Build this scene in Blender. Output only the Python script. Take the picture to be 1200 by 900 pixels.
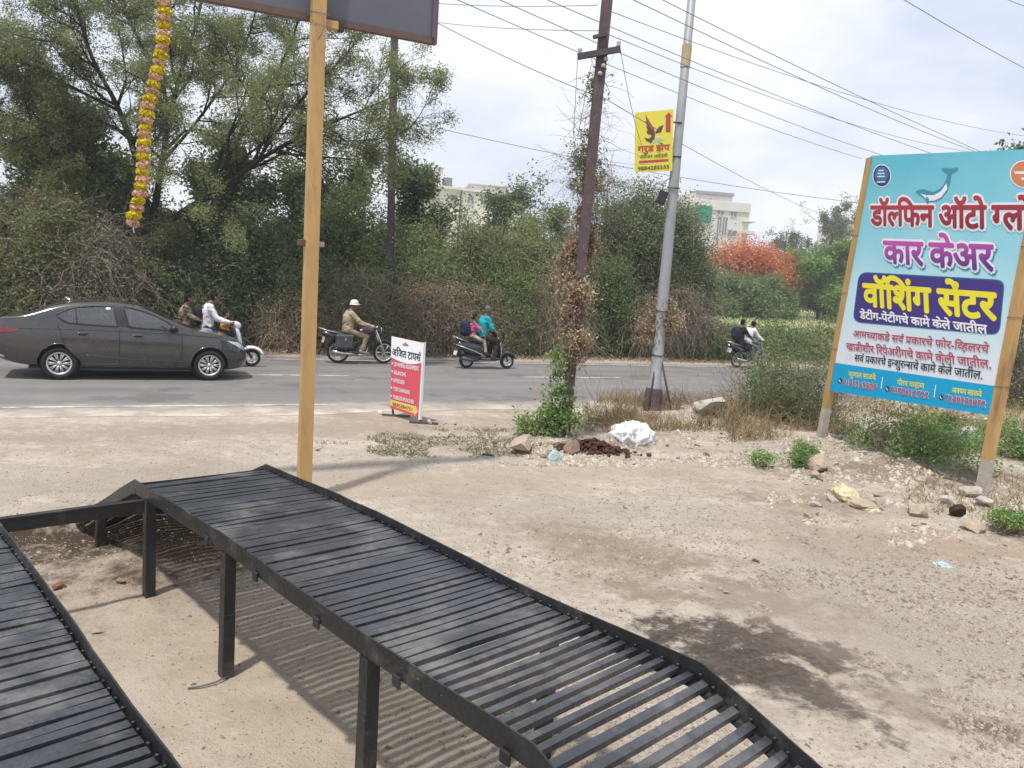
import bpy, bmesh, math, random
import numpy as np
from mathutils import Vector, Matrix
from mathutils.bvhtree import BVHTree

for _o in list(bpy.data.objects):
    bpy.data.objects.remove(_o)
SC = bpy.context.scene
COL = SC.collection
R = math.radians
rng = np.random.default_rng(11)
random.seed(5)

# ------------------------------------------------------------------ camera
CAM_H = 2.2
FPX, PW, PH = 901.0, 1200.0, 900.0
PITCH, ROLL = R(6.95), R(3.78)
CAM = np.array([0.0, 0.0, CAM_H])
FWD = np.array([0, math.cos(PITCH), -math.sin(PITCH)])
_r0 = np.array([1.0, 0, 0])
_u0 = np.array([0, math.sin(PITCH), math.cos(PITCH)])
RIGHT = _r0 * math.cos(ROLL) + _u0 * math.sin(ROLL)
UP = -_r0 * math.sin(ROLL) + _u0 * math.cos(ROLL)
cam_d = bpy.data.cameras.new("camera")
cam_d.sensor_width = 36.0
cam_d.lens = 36.0 * FPX / PW
cam_d.clip_start = 0.05
cam_d.clip_end = 3000
cam_o = bpy.data.objects.new("camera", cam_d)
COL.objects.link(cam_o)
cam_o.matrix_world = Matrix(((RIGHT[0], UP[0], -FWD[0], 0), (RIGHT[1], UP[1], -FWD[1], 0),
                             (RIGHT[2], UP[2], -FWD[2], CAM_H), (0, 0, 0, 1)))
SC.camera = cam_o

# ------------------------------------------------------------------ sky, sun, exposure
SUN_EL = R(69)
SUN_DIR = np.array([-0.45, -0.90])       # horizontal direction towards the sun
SUN_DIR = SUN_DIR / np.linalg.norm(SUN_DIR)
world = bpy.data.worlds.new("World")
SC.world = world
world.use_nodes = True
wn, wl = world.node_tree.nodes, world.node_tree.links
bg = wn["Background"]
bg.inputs[1].default_value = 0.12
sky = wn.new("ShaderNodeTexSky")
sky.sky_type = 'NISHITA'
sky.sun_disc = False
sky.sun_elevation = SUN_EL
sky.sun_rotation = math.atan2(SUN_DIR[0], SUN_DIR[1])
sky.air_density = 1.6
sky.dust_density = 3.0
sky.ozone_density = 1.0
tc = wn.new("ShaderNodeTexCoord")
mp = wn.new("ShaderNodeMapping")
mp.inputs['Scale'].default_value = (1.0, 1.0, 2.3)
nz = wn.new("ShaderNodeTexNoise")
nz.inputs['Scale'].default_value = 2.3
nz.inputs['Detail'].default_value = 5
nz.inputs['Roughness'].default_value = 0.55
rmp = wn.new("ShaderNodeValToRGB")
rmp.color_ramp.elements[0].position = 0.41
rmp.color_ramp.elements[0].color = (0.0, 0.0, 0.0, 1)
rmp.color_ramp.elements[1].position = 0.62
rmp.color_ramp.elements[1].color = (1, 1, 1, 1)
mixc = wn.new("ShaderNodeMixRGB")
mixc.inputs[1].default_value = (5.15, 5.55, 6.75, 1)     # thin veil of cloud
mixc.inputs[2].default_value = (7.7, 7.75, 7.95, 1)    # brighter cloud
mixs = wn.new("ShaderNodeMixRGB")
mixs.inputs[0].default_value = 0.86
wl.new(tc.outputs['Generated'], mp.inputs[0])
wl.new(mp.outputs[0], nz.inputs['Vector'])
wl.new(nz.outputs['Fac'], rmp.inputs[0])
wl.new(rmp.outputs[0], mixc.inputs[0])
wl.new(sky.outputs[0], mixs.inputs[1])
wl.new(mixc.outputs[0], mixs.inputs[2])
wl.new(mixs.outputs[0], bg.inputs[0])

sun_d = bpy.data.lights.new("sun", 'SUN')
sun_d.energy = 3.0
sun_d.angle = R(2.4)
sun_d.color = (1.0, 0.95, 0.87)
sun_o = bpy.data.objects.new("sun", sun_d)
COL.objects.link(sun_o)
_sd = Vector((SUN_DIR[0] * math.cos(SUN_EL), SUN_DIR[1] * math.cos(SUN_EL), math.sin(SUN_EL)))
sun_o.rotation_euler = _sd.to_track_quat('Z', 'Y').to_euler()
sun_o.location = (0, 0, 30)

SC.view_settings.view_transform = 'Standard'
SC.view_settings.look = 'None'
SC.view_settings.exposure = 0.36
SC.view_settings.gamma = 1.0
SC.view_settings.use_curve_mapping = False
SC.render.engine = 'CYCLES'
SC.cycles.max_bounces = 6
SC.cycles.diffuse_bounces = 3
SC.cycles.glossy_bounces = 3
SC.cycles.transmission_bounces = 4
SC.cycles.transparent_max_bounces = 8
SC.cycles.volume_bounces = 0
SC.cycles.use_denoising = True
SC.cycles.caustics_reflective = False
SC.cycles.caustics_refractive = False

# ------------------------------------------------------------------ measuring helpers
def ray(px, py):
    d = FWD + RIGHT * ((px - PW / 2) / FPX) - UP * ((py - PH / 2) / FPX)
    return d / np.linalg.norm(d)

def G(px, py, z=0.0):
    d = ray(px, py)
    return CAM + d * ((z - CAM_H) / d[2])

def D(px, py, depth):
    d = ray(px, py)
    return CAM + d * (depth / d.dot(FWD))

def onplane(px, py, p0, n):
    d = ray(px, py)
    return CAM + d * (np.dot(np.asarray(p0) - CAM, n) / d.dot(n))

def proj(p):
    v = np.asarray(p, float) - CAM
    w = v.dot(FWD)
    return PW / 2 + FPX * v.dot(RIGHT) / w, PH / 2 - FPX * v.dot(UP) / w

RA = R(27.5)
RE = np.array([math.cos(RA), math.sin(RA), 0.0])
RNV = np.array([-math.sin(RA), math.cos(RA), 0.0])

def RN(px, n, z=0.0):
    """ground point at distance n across the road frame that shows at picture column px"""
    lo, hi = -60.0, 160.0
    for _ in range(60):
        m = (lo + hi) / 2
        if proj(RE * m + RNV * n + np.array([0, 0, z]))[0] < px:
            lo = m
        else:
            hi = m
    return RE * lo + RNV * n + np.array([0, 0, z])

def topz(p, py):
    lo, hi = -1.0, 80.0
    for _ in range(50):
        m = (lo + hi) / 2
        if proj((p[0], p[1], m))[1] > py:
            lo = m
        else:
            hi = m
    return lo

# ------------------------------------------------------------------ object helpers
def tag(o, label=None, cat=None, group=None, kind=None):
    if label: o['label'] = label
    if cat: o['category'] = cat
    if group: o['group'] = group
    if kind: o['kind'] = kind
    return o

def link(name, me, parent=None, mats=None):
    o = bpy.data.objects.new(name, me)
    COL.objects.link(o)
    if mats is not None:
        for m in (mats if isinstance(mats, (list, tuple)) else [mats]):
            me.materials.append(m)
    if parent is not None:
        o.parent = parent
    return o

def empty(name, loc=(0, 0, 0), label=None, cat=None, group=None, rot=(0, 0, 0), scale=1.0):
    o = bpy.data.objects.new(name, None)
    COL.objects.link(o)
    o.location = loc
    o.rotation_euler = rot
    o.scale = (scale,) * 3
    o.empty_display_size = 0.2
    return tag(o, label, cat, group)

class MB:
    """collects shapes for ONE mesh"""
    def __init__(self):
        self.v, self.f, self.m, self.s = [], [], [], []
    def add(self, vs, fs, mi=0, smooth=False):
        b = len(self.v)
        self.v.extend([tuple(map(float, p)) for p in vs])
        for f in fs:
            self.f.append(tuple(i + b for i in f))
            self.m.append(mi)
            self.s.append(smooth)
        return self
    def box(self, c, s, rot=None, mi=0, bev=0.0):
        sx, sy, sz = s[0] / 2, s[1] / 2, s[2] / 2
        if bev > 0:
            b = min(bev, sx * .9, sy * .9, sz * .9)
            vs, idx = [], {}
            for ax in range(3):
                for q in range(8):
                    sg = [1 if q & (1 << k) else -1 for k in range(3)]
                    e = [sx, sy, sz]
                    p = [sg[k] * (e[k] if k == ax else e[k] - b) for k in range(3)]
                    idx[(ax, q)] = len(vs)
                    vs.append(p)
            bm = bmesh.new()
            for p in vs: bm.verts.new(p)
            r = bmesh.ops.convex_hull(bm, input=bm.verts)
            bm.verts.index_update()
            vs = [tuple(v.co) for v in bm.verts]
            fs = [tuple(v.index for v in f.verts) for f in bm.faces]
            bm.free()
        else:
            vs = [(x, y, z) for x in (-sx, sx) for y in (-sy, sy) for z in (-sz, sz)]
            fs = [(0, 1, 3, 2), (4, 6, 7, 5), (0, 4, 5, 1), (2, 3, 7, 6), (0, 2, 6, 4), (1, 5, 7, 3)]
        if rot is not None:
            M = rot if isinstance(rot, Matrix) else Matrix.Rotation(rot, 3, 'Z')
            vs = [M @ Vector(p) for p in vs]
        vs = [(p[0] + c[0], p[1] + c[1], p[2] + c[2]) for p in vs]
        return self.add(vs, fs, mi)
    def tube(self, pts, rad, n=8, mi=0, cap=True, smooth=True, closed=False):
        pts = [Vector(p) for p in pts]
        if not isinstance(rad, (list, tuple, np.ndarray)): rad = [rad] * len(pts)
        K = len(pts)
        vs, prev = [], None
        for i in range(K):
            if closed: t = pts[(i + 1) % K] - pts[i - 1]
            else: t = pts[min(i + 1, K - 1)] - pts[max(i - 1, 0)]
            t.normalize()
            if prev is None:
                a = Vector((0, 0, 1)) if abs(t.z) < .9 else Vector((1, 0, 0))
                x = t.cross(a).normalized()
            else:
                x = (prev - t * prev.dot(t))
                if x.length < 1e-6: x = t.orthogonal()
                x.normalize()
            prev = x
            y = t.cross(x)
            for k in range(n):
                a = 2 * math.pi * k / n
                vs.append(pts[i] + (x * math.cos(a) + y * math.sin(a)) * rad[i])
        fs = []
        for i in range(K if closed else K - 1):
            j = (i + 1) % K
            for k in range(n):
                fs.append((i * n + k, i * n + (k + 1) % n, j * n + (k + 1) % n, j * n + k))
        self.add(vs, fs, mi, smooth)
        if cap and not closed:
            b = len(self.v) - len(vs)
            self.f.append(tuple(b + k for k in reversed(range(n)))); self.m.append(mi); self.s.append(False)
            self.f.append(tuple(b + (K - 1) * n + k for k in range(n))); self.m.append(mi); self.s.append(False)
        return self
    def sph(self, c, r, nu=12, nv=8, mi=0, rot=None):
        if not isinstance(r, (list, tuple)): r = (r, r, r)
        vs = []
        for j in range(1, nv):
            th = math.pi * j / nv
            for i in range(nu):
                ph = 2 * math.pi * i / nu
                vs.append(Vector((math.sin(th) * math.cos(ph) * r[0], math.sin(th) * math.sin(ph) * r[1], math.cos(th) * r[2])))
        vs += [Vector((0, 0, r[2])), Vector((0, 0, -r[2]))]
        T, B = len(vs) - 2, len(vs) - 1
        fs = []
        for j in range(nv - 2):
            for i in range(nu):
                a, b = j * nu + i, j * nu + (i + 1) % nu
                fs.append((a, a + nu, b + nu, b))
        for i in range(nu):
            fs.append((T, i, (i + 1) % nu))
            k = (nv - 2) * nu
            fs.append((B, k + (i + 1) % nu, k + i))
        if rot is not None: vs = [rot @ p for p in vs]
        vs = [p + Vector(c) for p in vs]
        return self.add(vs, fs, mi, True)
    def capsule(self, a, b, ra, rb, n=10, mi=0):
        self.tube([a, b], [ra, rb], n, mi)
        self.sph(a, ra, n, 7, mi); self.sph(b, rb, n, 7, mi)
        return self
    def lathe(self, prof, c=(0, 0, 0), axis='Z', n=24, mi=0, smooth=True, close=False):
        """prof: list of (r, h)"""
        vs, fs = [], []
        P = len(prof)
        for i in range(n):
            a = 2 * math.pi * i / n
            ca, sa = math.cos(a), math.sin(a)
            for r, h in prof:
                if axis == 'Z': p = (r * ca, r * sa, h)
                elif axis == 'Y': p = (r * ca, h, r * sa)
                else: p = (h, r * ca, r * sa)
                vs.append((p[0] + c[0], p[1] + c[1], p[2] + c[2]))
        for i in range(n):
            j = (i + 1) % n
            for k in range(P if close else P - 1):
                l = (k + 1) % P
                fs.append((i * P + k, i * P + l, j * P + l, j * P + k))
        return self.add(vs, fs, mi, smooth)
    def prism(self, poly, h0, h1, fn, mi=0, mi_side=None):
        """poly 2D outline; fn(u, v, h) -> 3D"""
        n = len(poly)
        vs = [fn(u, v, h0) for u, v in poly] + [fn(u, v, h1) for u, v in poly]
        self.add(vs, [tuple(range(n - 1, -1, -1)), tuple(range(n, 2 * n))], mi)
        b = len(self.v) - 2 * n
        for i in range(n):
            j = (i + 1) % n
            self.f.append((b + i, b + j, b + n + j, b + n + i)); self.m.append(mi if mi_side is None else mi_side); self.s.append(False)
        return self
    def loft(self, rings, mi=0, cap=True, smooth=True):
        n = len(rings[0])
        vs = [p for r in rings for p in r]
        fs = []
        for i in range(len(rings) - 1):
            for k in range(n):
                fs.append((i * n + k, i * n + (k + 1) % n, (i + 1) * n + (k + 1) % n, (i + 1) * n + k))
        self.add(vs, fs, mi, smooth)
        if cap:
            b = len(self.v) - len(vs)
            self.f.append(tuple(b + k for k in reversed(range(n)))); self.m.append(mi); self.s.append(smooth)
            self.f.append(tuple(b + (len(rings) - 1) * n + k for k in range(n))); self.m.append(mi); self.s.append(smooth)
        return self
    def xf(self, fn):
        self.v = [tuple(fn(p)) for p in self.v]
        return self
    def mesh(self, name):
        me = bpy.data.meshes.new(name)
        me.from_pydata(self.v, [], self.f)
        me.polygons.foreach_set('material_index', self.m)
        me.polygons.foreach_set('use_smooth', self.s)
        me.update()
        return me
    def build(self, name, mats, parent=None, fixn=True):
        me = self.mesh(name)
        if fixn:
            bm = bmesh.new(); bm.from_mesh(me)
            bmesh.ops.recalc_face_normals(bm, faces=bm.faces)
            bm.to_mesh(me); bm.free()
        return link(name, me, parent, mats)

def np_mesh(name, verts, quads, mat, parent=None, var=None, smooth=False, per=4):
    """fast mesh from numpy arrays; var = one value per face, stored as the attribute 'v'"""
    me = bpy.data.meshes.new(name)
    nf = len(quads)
    me.vertices.add(len(verts))
    me.vertices.foreach_set('co', np.ascontiguousarray(verts, dtype=np.float32).ravel())
    me.loops.add(nf * per)
    me.loops.foreach_set('vertex_index', np.ascontiguousarray(quads, dtype=np.int32).ravel())
    me.polygons.add(nf)
    me.polygons.foreach_set('loop_start', np.arange(0, nf * per, per, dtype=np.int32))
    if smooth:
        me.polygons.foreach_set('use_smooth', np.ones(nf, dtype=bool))
    if var is not None:
        at = me.attributes.new('v', 'FLOAT', 'FACE')
        at.data.foreach_set('value', np.ascontiguousarray(var, dtype=np.float32))
    me.update(calc_edges=True)
    me.validate()
    return link(name, me, parent, mat)

def leaf_arrays(P, ln, wd, up=0.3, droop=0.0, nrm=None):
    """a folded leaf (two triangles joined on the midrib -> rhombus) at every point"""
    N = len(P)
    a = rng.normal(size=(N, 3)); a[:, 2] = a[:, 2] * .7 - droop
    a /= np.linalg.norm(a, axis=1, keepdims=True)
    b = rng.normal(size=(N, 3)); b[:, 2] *= (1 - up)
    if nrm is not None: b = b * .8 + np.cross(a, nrm)
    b -= a * (a * b).sum(1, keepdims=True)
    b /= np.linalg.norm(b, axis=1, keepdims=True) + 1e-9
    L = ln * rng.uniform(.65, 1.3, (N, 1)); W = wd * rng.uniform(.65, 1.3, (N, 1))
    c = np.cross(a, b)
    V = np.empty((N, 4, 3))
    V[:, 0] = P - a * L * .5
    V[:, 1] = P + b * W * .5 + c * W * .15
    V[:, 2] = P + a * L * .5
    V[:, 3] = P - b * W * .5 + c * W * .15
    Q = np.arange(N * 4).reshape(N, 4)
    return V.reshape(-1, 3), Q

def tube_arrays(PTS, r0, r1, sides=3):
    """PTS (K,P,3) polylines -> thin tapered tubes"""
    K, Pn, _ = PTS.shape
    T = np.empty_like(PTS)
    T[:, 1:-1] = PTS[:, 2:] - PTS[:, :-2]; T[:, 0] = PTS[:, 1] - PTS[:, 0]; T[:, -1] = PTS[:, -1] - PTS[:, -2]
    T /= np.linalg.norm(T, axis=2, keepdims=True) + 1e-9
    h = rng.normal(size=(K, 1, 3)) * np.ones((1, Pn, 1))
    X = np.cross(T, h); X /= np.linalg.norm(X, axis=2, keepdims=True) + 1e-9
    Y = np.cross(T, X)
    r0 = np.broadcast_to(np.asarray(r0, float), (K,)); r1 = np.broadcast_to(np.asarray(r1, float), (K,))
    rad = (r0[:, None] + (r1 - r0)[:, None] * np.linspace(0, 1, Pn)[None])[..., None]
    V = np.empty((K, Pn, sides, 3))
    for s in range(sides):
        an = 2 * math.pi * s / sides
        V[:, :, s] = PTS + (X * math.cos(an) + Y * math.sin(an)) * rad
    base = np.arange(K * Pn * sides).reshape(K, Pn, sides)
    nx = np.roll(base, -1, axis=2)
    Q = np.stack([base[:, :-1], nx[:, :-1], nx[:, 1:], base[:, 1:]], axis=-1).reshape(-1, 4)
    return V.reshape(-1, 3), Q

# ------------------------------------------------------------------ materials
def _nodes(name):
    m = bpy.data.materials.new(name)
    m.use_nodes = True
    return m, m.node_tree.nodes, m.node_tree.links, m.node_tree.nodes['Principled BSDF']

def mat(name, col, rough=.6, metal=0.0, var=.12, scale=6.0, bump=0.0, bscale=None, spec=.5, coat=0.0, dirt=None, dirt_amt=.0, stretch=(1, 1, 1)):
    """plain surface: base colour broken up by noise, optional dirt colour and bump"""
    m, N, L, P = _nodes(name)
    t = N.new('ShaderNodeTexCoord')
    mpn = N.new('ShaderNodeMapping'); mpn.inputs['Scale'].default_value = stretch
    L.new(t.outputs['Object'], mpn.inputs[0])
    n = N.new('ShaderNodeTexNoise'); n.inputs['Scale'].default_value = scale; n.inputs['Detail'].default_value = 6; n.inputs['Roughness'].default_value = .65
    L.new(mpn.outputs[0], n.inputs['Vector'])
    r = N.new('ShaderNodeValToRGB')
    r.color_ramp.elements[0].position = .3; r.color_ramp.elements[1].position = .7
    r.color_ramp.elements[0].color = tuple(max(0, c * (1 - var)) for c in col) + (1,)
    r.color_ramp.elements[1].color = tuple(min(1, c * (1 + var)) for c in col) + (1,)
    L.new(n.outputs['Fac'], r.inputs[0])
    out = r.outputs[0]
    if dirt is not None:
        n2 = N.new('ShaderNodeTexNoise'); n2.inputs['Scale'].default_value = scale * .45; n2.inputs['Detail'].default_value = 8; n2.inputs['Roughness'].default_value = .7
        L.new(mpn.outputs[0], n2.inputs['Vector'])
        r2 = N.new('ShaderNodeValToRGB')
        r2.color_ramp.elements[0].position = .62 - dirt_amt * .3; r2.color_ramp.elements[1].position = .78 - dirt_amt * .2
        L.new(n2.outputs['Fac'], r2.inputs[0])
        mx = N.new('ShaderNodeMixRGB'); mx.inputs[2].default_value = tuple(dirt) + (1,)
        L.new(r2.outputs[0], mx.inputs[0]); L.new(out, mx.inputs[1])
        out = mx.outputs[0]
    L.new(out, P.inputs['Base Color'])
    P.inputs['Roughness'].default_value = rough
    P.inputs['Metallic'].default_value = metal
    P.inputs['Specular IOR Level'].default_value = spec
    if coat: P.inputs['Coat Weight'].default_value = coat; P.inputs['Coat Roughness'].default_value = .06
    if bump:
        nb = N.new('ShaderNodeTexNoise'); nb.inputs['Scale'].default_value = bscale or scale * 4; nb.inputs['Detail'].default_value = 6
        L.new(mpn.outputs[0], nb.inputs['Vector'])
        b = N.new('ShaderNodeBump'); b.inputs['Strength'].default_value = bump; b.inputs['Distance'].default_value = .02
        L.new(nb.outputs['Fac'], b.inputs['Height']); L.new(b.outputs[0], P.inputs['Normal'])
    return m

def leafmat(name, cols, trans=.3, rough=.55):
    """leaf colour picked per leaf through the face attribute v"""
    m, N, L, P = _nodes(name)
    a = N.new('ShaderNodeAttribute'); a.attribute_name = 'v'
    r = N.new('ShaderNodeValToRGB')
    el = r.color_ramp.elements
    while len(el) < len(cols): el.new(.5)
    for i, c in enumerate(cols):
        el[i].position = i / (len(cols) - 1); el[i].color = tuple(c) + (1,)
    L.new(a.outputs['Fac'], r.inputs[0])
    L.new(r.outputs[0], P.inputs['Base Color'])
    P.inputs['Roughness'].default_value = rough
    P.inputs['Specular IOR Level'].default_value = .35
    if trans > 0:
        tr = N.new('ShaderNodeBsdfTranslucent')
        L.new(r.outputs[0], tr.inputs[0])
        mx = N.new('ShaderNodeMixShader'); mx.inputs[0].default_value = trans
        L.new(P.outputs[0], mx.inputs[1]); L.new(tr.outputs[0], mx.inputs[2])
        L.new(mx.outputs[0], N['Material Output'].inputs[0])
    return m

def glassmat(name, col=(.03, .035, .04), rough=.03):
    m, N, L, P = _nodes(name)
    P.inputs['Base Color'].default_value = tuple(col) + (1,)
    P.inputs['Roughness'].default_value = rough
    P.inputs['Specular IOR Level'].default_value = .9
    P.inputs['Coat Weight'].default_value = .6
    return m

def gradmat(name, c0, c1, axis=1, rough=.45):
    """print that runs from c0 to c1 over the object's own box"""
    m, N, L, P = _nodes(name)
    t = N.new('ShaderNodeTexCoord'); s = N.new('ShaderNodeSeparateXYZ')
    L.new(t.outputs['Generated'], s.inputs[0])
    r = N.new('ShaderNodeValToRGB')
    r.color_ramp.elements[0].position = .15; r.color_ramp.elements[1].position = .75
    r.color_ramp.elements[0].color = tuple(c0) + (1,); r.color_ramp.elements[1].color = tuple(c1) + (1,)
    L.new(s.outputs[axis], r.inputs[0]); L.new(r.outputs[0], P.inputs['Base Color'])
    P.inputs['Roughness'].default_value = rough
    return m

M = {}
M['black_steel'] = mat('black painted steel', (.017, .018, .020), .42, .0, .35, 9, .25, 40, .5, dirt=(.10, .092, .082), dirt_amt=.28)
M['deck_steel'] = mat('worn black deck steel', (.033, .036, .043), .33, .0, .4, 5, .25, 45, .7, dirt=(.15, .145, .14), dirt_amt=.42)
M['yellow_paint'] = mat('ochre painted steel', (.46, .29, .115), .55, 0, .16, 8, .10, 30, .4, dirt=(.20, .11, .055), dirt_amt=.24, stretch=(1, 1, .22))
M['rust_paint'] = mat('brown red oxide steel', (.092, .068, .072), .7, 0, .3, 7, .2, 30, .3, dirt=(.16, .08, .05), dirt_amt=.2)
M['grey_pole'] = mat('grey galvanised pole', (.30, .315, .33), .55, .2, .12, 3, .08, 30, .4, dirt=(.2, .17, .14), dirt_amt=-.05)
M['dark_pole'] = mat('dark weathered pole', (.06, .05, .06), .8, 0, .3, 5, .2)
M['sign_back'] = mat('slate grey sign sheet', (.105, .112, .14), .6, 0, .08, 2)
M['frame_brown'] = mat('brown sign frame', (.11, .065, .05), .6, 0, .2, 8)
M['frame_purple'] = mat('dull purple sign frame', (.115, .07, .105), .6, 0, .2, 8)
M['bark'] = mat('grey brown bark', (.075, .06, .048), .9, 0, .35, 12, .5, 30, .1, stretch=(1, 1, .3))
M['bark_dark'] = mat('dark bark', (.035, .03, .026), .9, 0, .35, 12, .5, 30, .1, stretch=(1, 1, .3))
M['rubber'] = mat('tyre rubber', (.022, .022, .023), .8, 0, .2, 10, .1, spec=.3, dirt=(.08, .07, .06), dirt_amt=.1)
M['silver'] = mat('silver alloy', (.62, .62, .63), .35, .7, .05, 10)
M['chrome'] = mat('chrome', (.75, .75, .76), .15, 1.0, .03, 10)
M['black_plastic'] = mat('black plastic', (.018, .018, .02), .5, 0, .15, 10)
M['dark_grey'] = mat('dark grey panel', (.06, .065, .072), .5, 0, .15, 10)
M['car_paint'] = mat('dark bronze grey car paint', (.058, .055, .056), .2, .45, .04, 3, coat=1.0, dirt=(.13, .12, .105), dirt_amt=.1)
M['white_paint'] = mat('white panel paint', (.78, .78, .78), .3, 0, .03, 5, coat=.5)
M['scooter_black'] = mat('black scooter paint', (.02, .02, .026), .22, .1, .1, 5, coat=.9)
M['bike_black'] = mat('black motorcycle paint', (.016, .016, .02), .25, .1, .1, 5, coat=.8)
M['glass'] = glassmat('tinted glass', (.17, .20, .225))
def windowmat():
    m, N, L, P = _nodes('car window glass')
    t = N.new('ShaderNodeBsdfTransparent'); t.inputs[0].default_value = (.72, .76, .76, 1)
    g = N.new('ShaderNodeBsdfGlossy'); g.inputs['Roughness'].default_value = .02
    f = N.new('ShaderNodeFresnel'); f.inputs[0].default_value = 2.5
    mx = N.new('ShaderNodeMixShader')
    L.new(f.outputs[0], mx.inputs[0]); L.new(t.outputs[0], mx.inputs[1]); L.new(g.outputs[0], mx.inputs[2])
    L.new(mx.outputs[0], N['Material Output'].inputs[0])
    return m
M['window'] = windowmat()
M['glass_dark'] = glassmat('dark glass', (.03, .035, .04))
M['red_lens'] = mat('red lamp lens', (.16, .008, .012), .15, 0, .1, 20, coat=1)
M['clear_lens'] = mat('clear lamp lens', (.55, .58, .62), .1, .3, .1, 20, coat=1)
M['white_print'] = mat('white print', (.78, .79, .82), .45, 0, .03, 3)
M['concrete'] = mat('pale rubble', (.42, .385, .34), .95, 0, .2, 6, .5, 18, .2, dirt=(.26, .2, .15), dirt_amt=.2)
M['rock_tan'] = mat('tan rock', (.38, .31, .24), .95, 0, .22, 5, .6, 14, .2, dirt=(.24, .17, .12), dirt_amt=.2)
M['rock_brown'] = mat('brown rock', (.25, .185, .14), .95, 0, .22, 5, .6, 14, .2)
M['dung'] = mat('dark brown clod', (.05, .03, .022), .95, 0, .4, 14, .8, 30, .1)
M['brick'] = mat('broken brick', (.26, .115, .08), .95, 0, .25, 10, .5, 30, .1)
M['bag_white'] = mat('white plastic sack', (.66, .67, .68), .4, 0, .06, 6, .15, 25)
M['bag_cream'] = mat('cream plastic sack', (.55, .47, .30), .45, 0, .1, 6, .15, 25)
M['bag_grey'] = mat('grey torn plastic', (.45, .46, .47), .4, 0, .15, 6, .15, 25)
M['plastic_blue'] = mat('pale blue plastic scrap', (.36, .45, .47), .4, 0, .1, 6)
M['wire'] = mat('overhead cable', (.15, .15, .16), .6, 0, .1, 3)
M['skin'] = mat('brown skin', (.165, .085, .055), .55, 0, .06, 20)
M['skin_light'] = mat('light brown skin', (.30, .17, .115), .55, 0, .06, 20)
M['hair'] = mat('black hair', (.010, .008, .008), .75, 0, .2, 40, .3, 120, .15)
M['hair_grey'] = mat('greying hair', (.11, .10, .095), .6, 0, .3, 60, .3, 120)
def cloth(name, c): return mat(name, c, .85, 0, .1, 8, .35, 14, .2)
M['khaki'] = cloth('khaki cloth', (.40, .31, .215))
M['khaki_dark'] = cloth('dark khaki cloth', (.31, .23, .15))
M['white_cloth'] = cloth('white cloth', (.72, .72, .76))
M['teal'] = cloth('turquoise cloth', (.015, .32, .38))
M['brown_cloth'] = cloth('brown trousers cloth', (.055, .036, .03))
M['navy'] = cloth('navy cloth', (.02, .028, .06))
M['jeans'] = cloth('blue grey denim', (.10, .15, .19))
M['orange_cloth'] = cloth('orange yellow cloth', (.60, .30, .03))
M['dark_cloth'] = cloth('dark cloth', (.022, .02, .024))
M['cream_cloth'] = cloth('cream cloth', (.55, .45, .38))
M['print_cloth'] = mat('floral print cloth', (.50, .36, .27), .85, 0, .1, 26, dirt=(.03, .015, .015), dirt_amt=1.0)
M['pink'] = cloth('pink cloth', (.45, .12, .22))
M['shoe'] = mat('grey shoe', (.28, .28, .29), .6, 0, .2, 20)
M['shoe_dark'] = mat('dark shoe', (.05, .035, .03), .6, 0, .2, 20)
L_ = {}
L_['acacia'] = leafmat('acacia leaf', [(.145, .175, .065), (.225, .265, .11), (.33, .36, .175)], .42)
L_['dark'] = leafmat('dark green leaf', [(.08, .115, .052), (.14, .19, .085), (.215, .265, .13)], .38)
L_['green'] = leafmat('green leaf', [(.10, .152, .052), (.17, .235, .088), (.26, .32, .145)], .4)
L_['fresh'] = leafmat('fresh green leaf', [(.115, .20, .05), (.18, .30, .08), (.29, .41, .14)], .35)
L_['olive'] = leafmat('olive leaf', [(.135, .165, .062), (.205, .24, .095), (.31, .34, .165)], .38)
L_['ivy'] = leafmat('creeper leaf', [(.10, .135, .06), (.165, .21, .10), (.27, .30, .18)], .35)
L_['greygreen'] = leafmat('grey green leaf', [(.13, .135, .09), (.20, .205, .14), (.31, .31, .225)], .3)
L_['dry'] = leafmat('dry brown leaf', [(.20, .145, .09), (.35, .26, .165), (.54, .43, .30)], .2, .8)
L_['twig'] = leafmat('dry twig', [(.15, .12, .09), (.26, .21, .155), (.42, .35, .27)], 0, .9)
L_['redflower'] = leafmat('orange red blossom', [(.11, .17, .05), (.40, .19, .07), (.68, .17, .06), (.74, .21, .08), (.74, .36, .19)], .3)
L_['grass_dry'] = leafmat('dry grass', [(.24, .165, .08), (.38, .28, .15), (.52, .41, .25)], .25, .8)
L_['grass'] = leafmat('green grass', [(.07, .11, .03), (.12, .17, .05), (.24, .24, .10)], .3)
L_['stone'] = leafmat('gravel', [(.15, .125, .10), (.28, .235, .19), (.38, .33, .28)], 0, .95)
L_['field'] = leafmat('field crop', [(.30, .33, .15), (.42, .44, .23), (.56, .56, .36)], .3)
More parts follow.
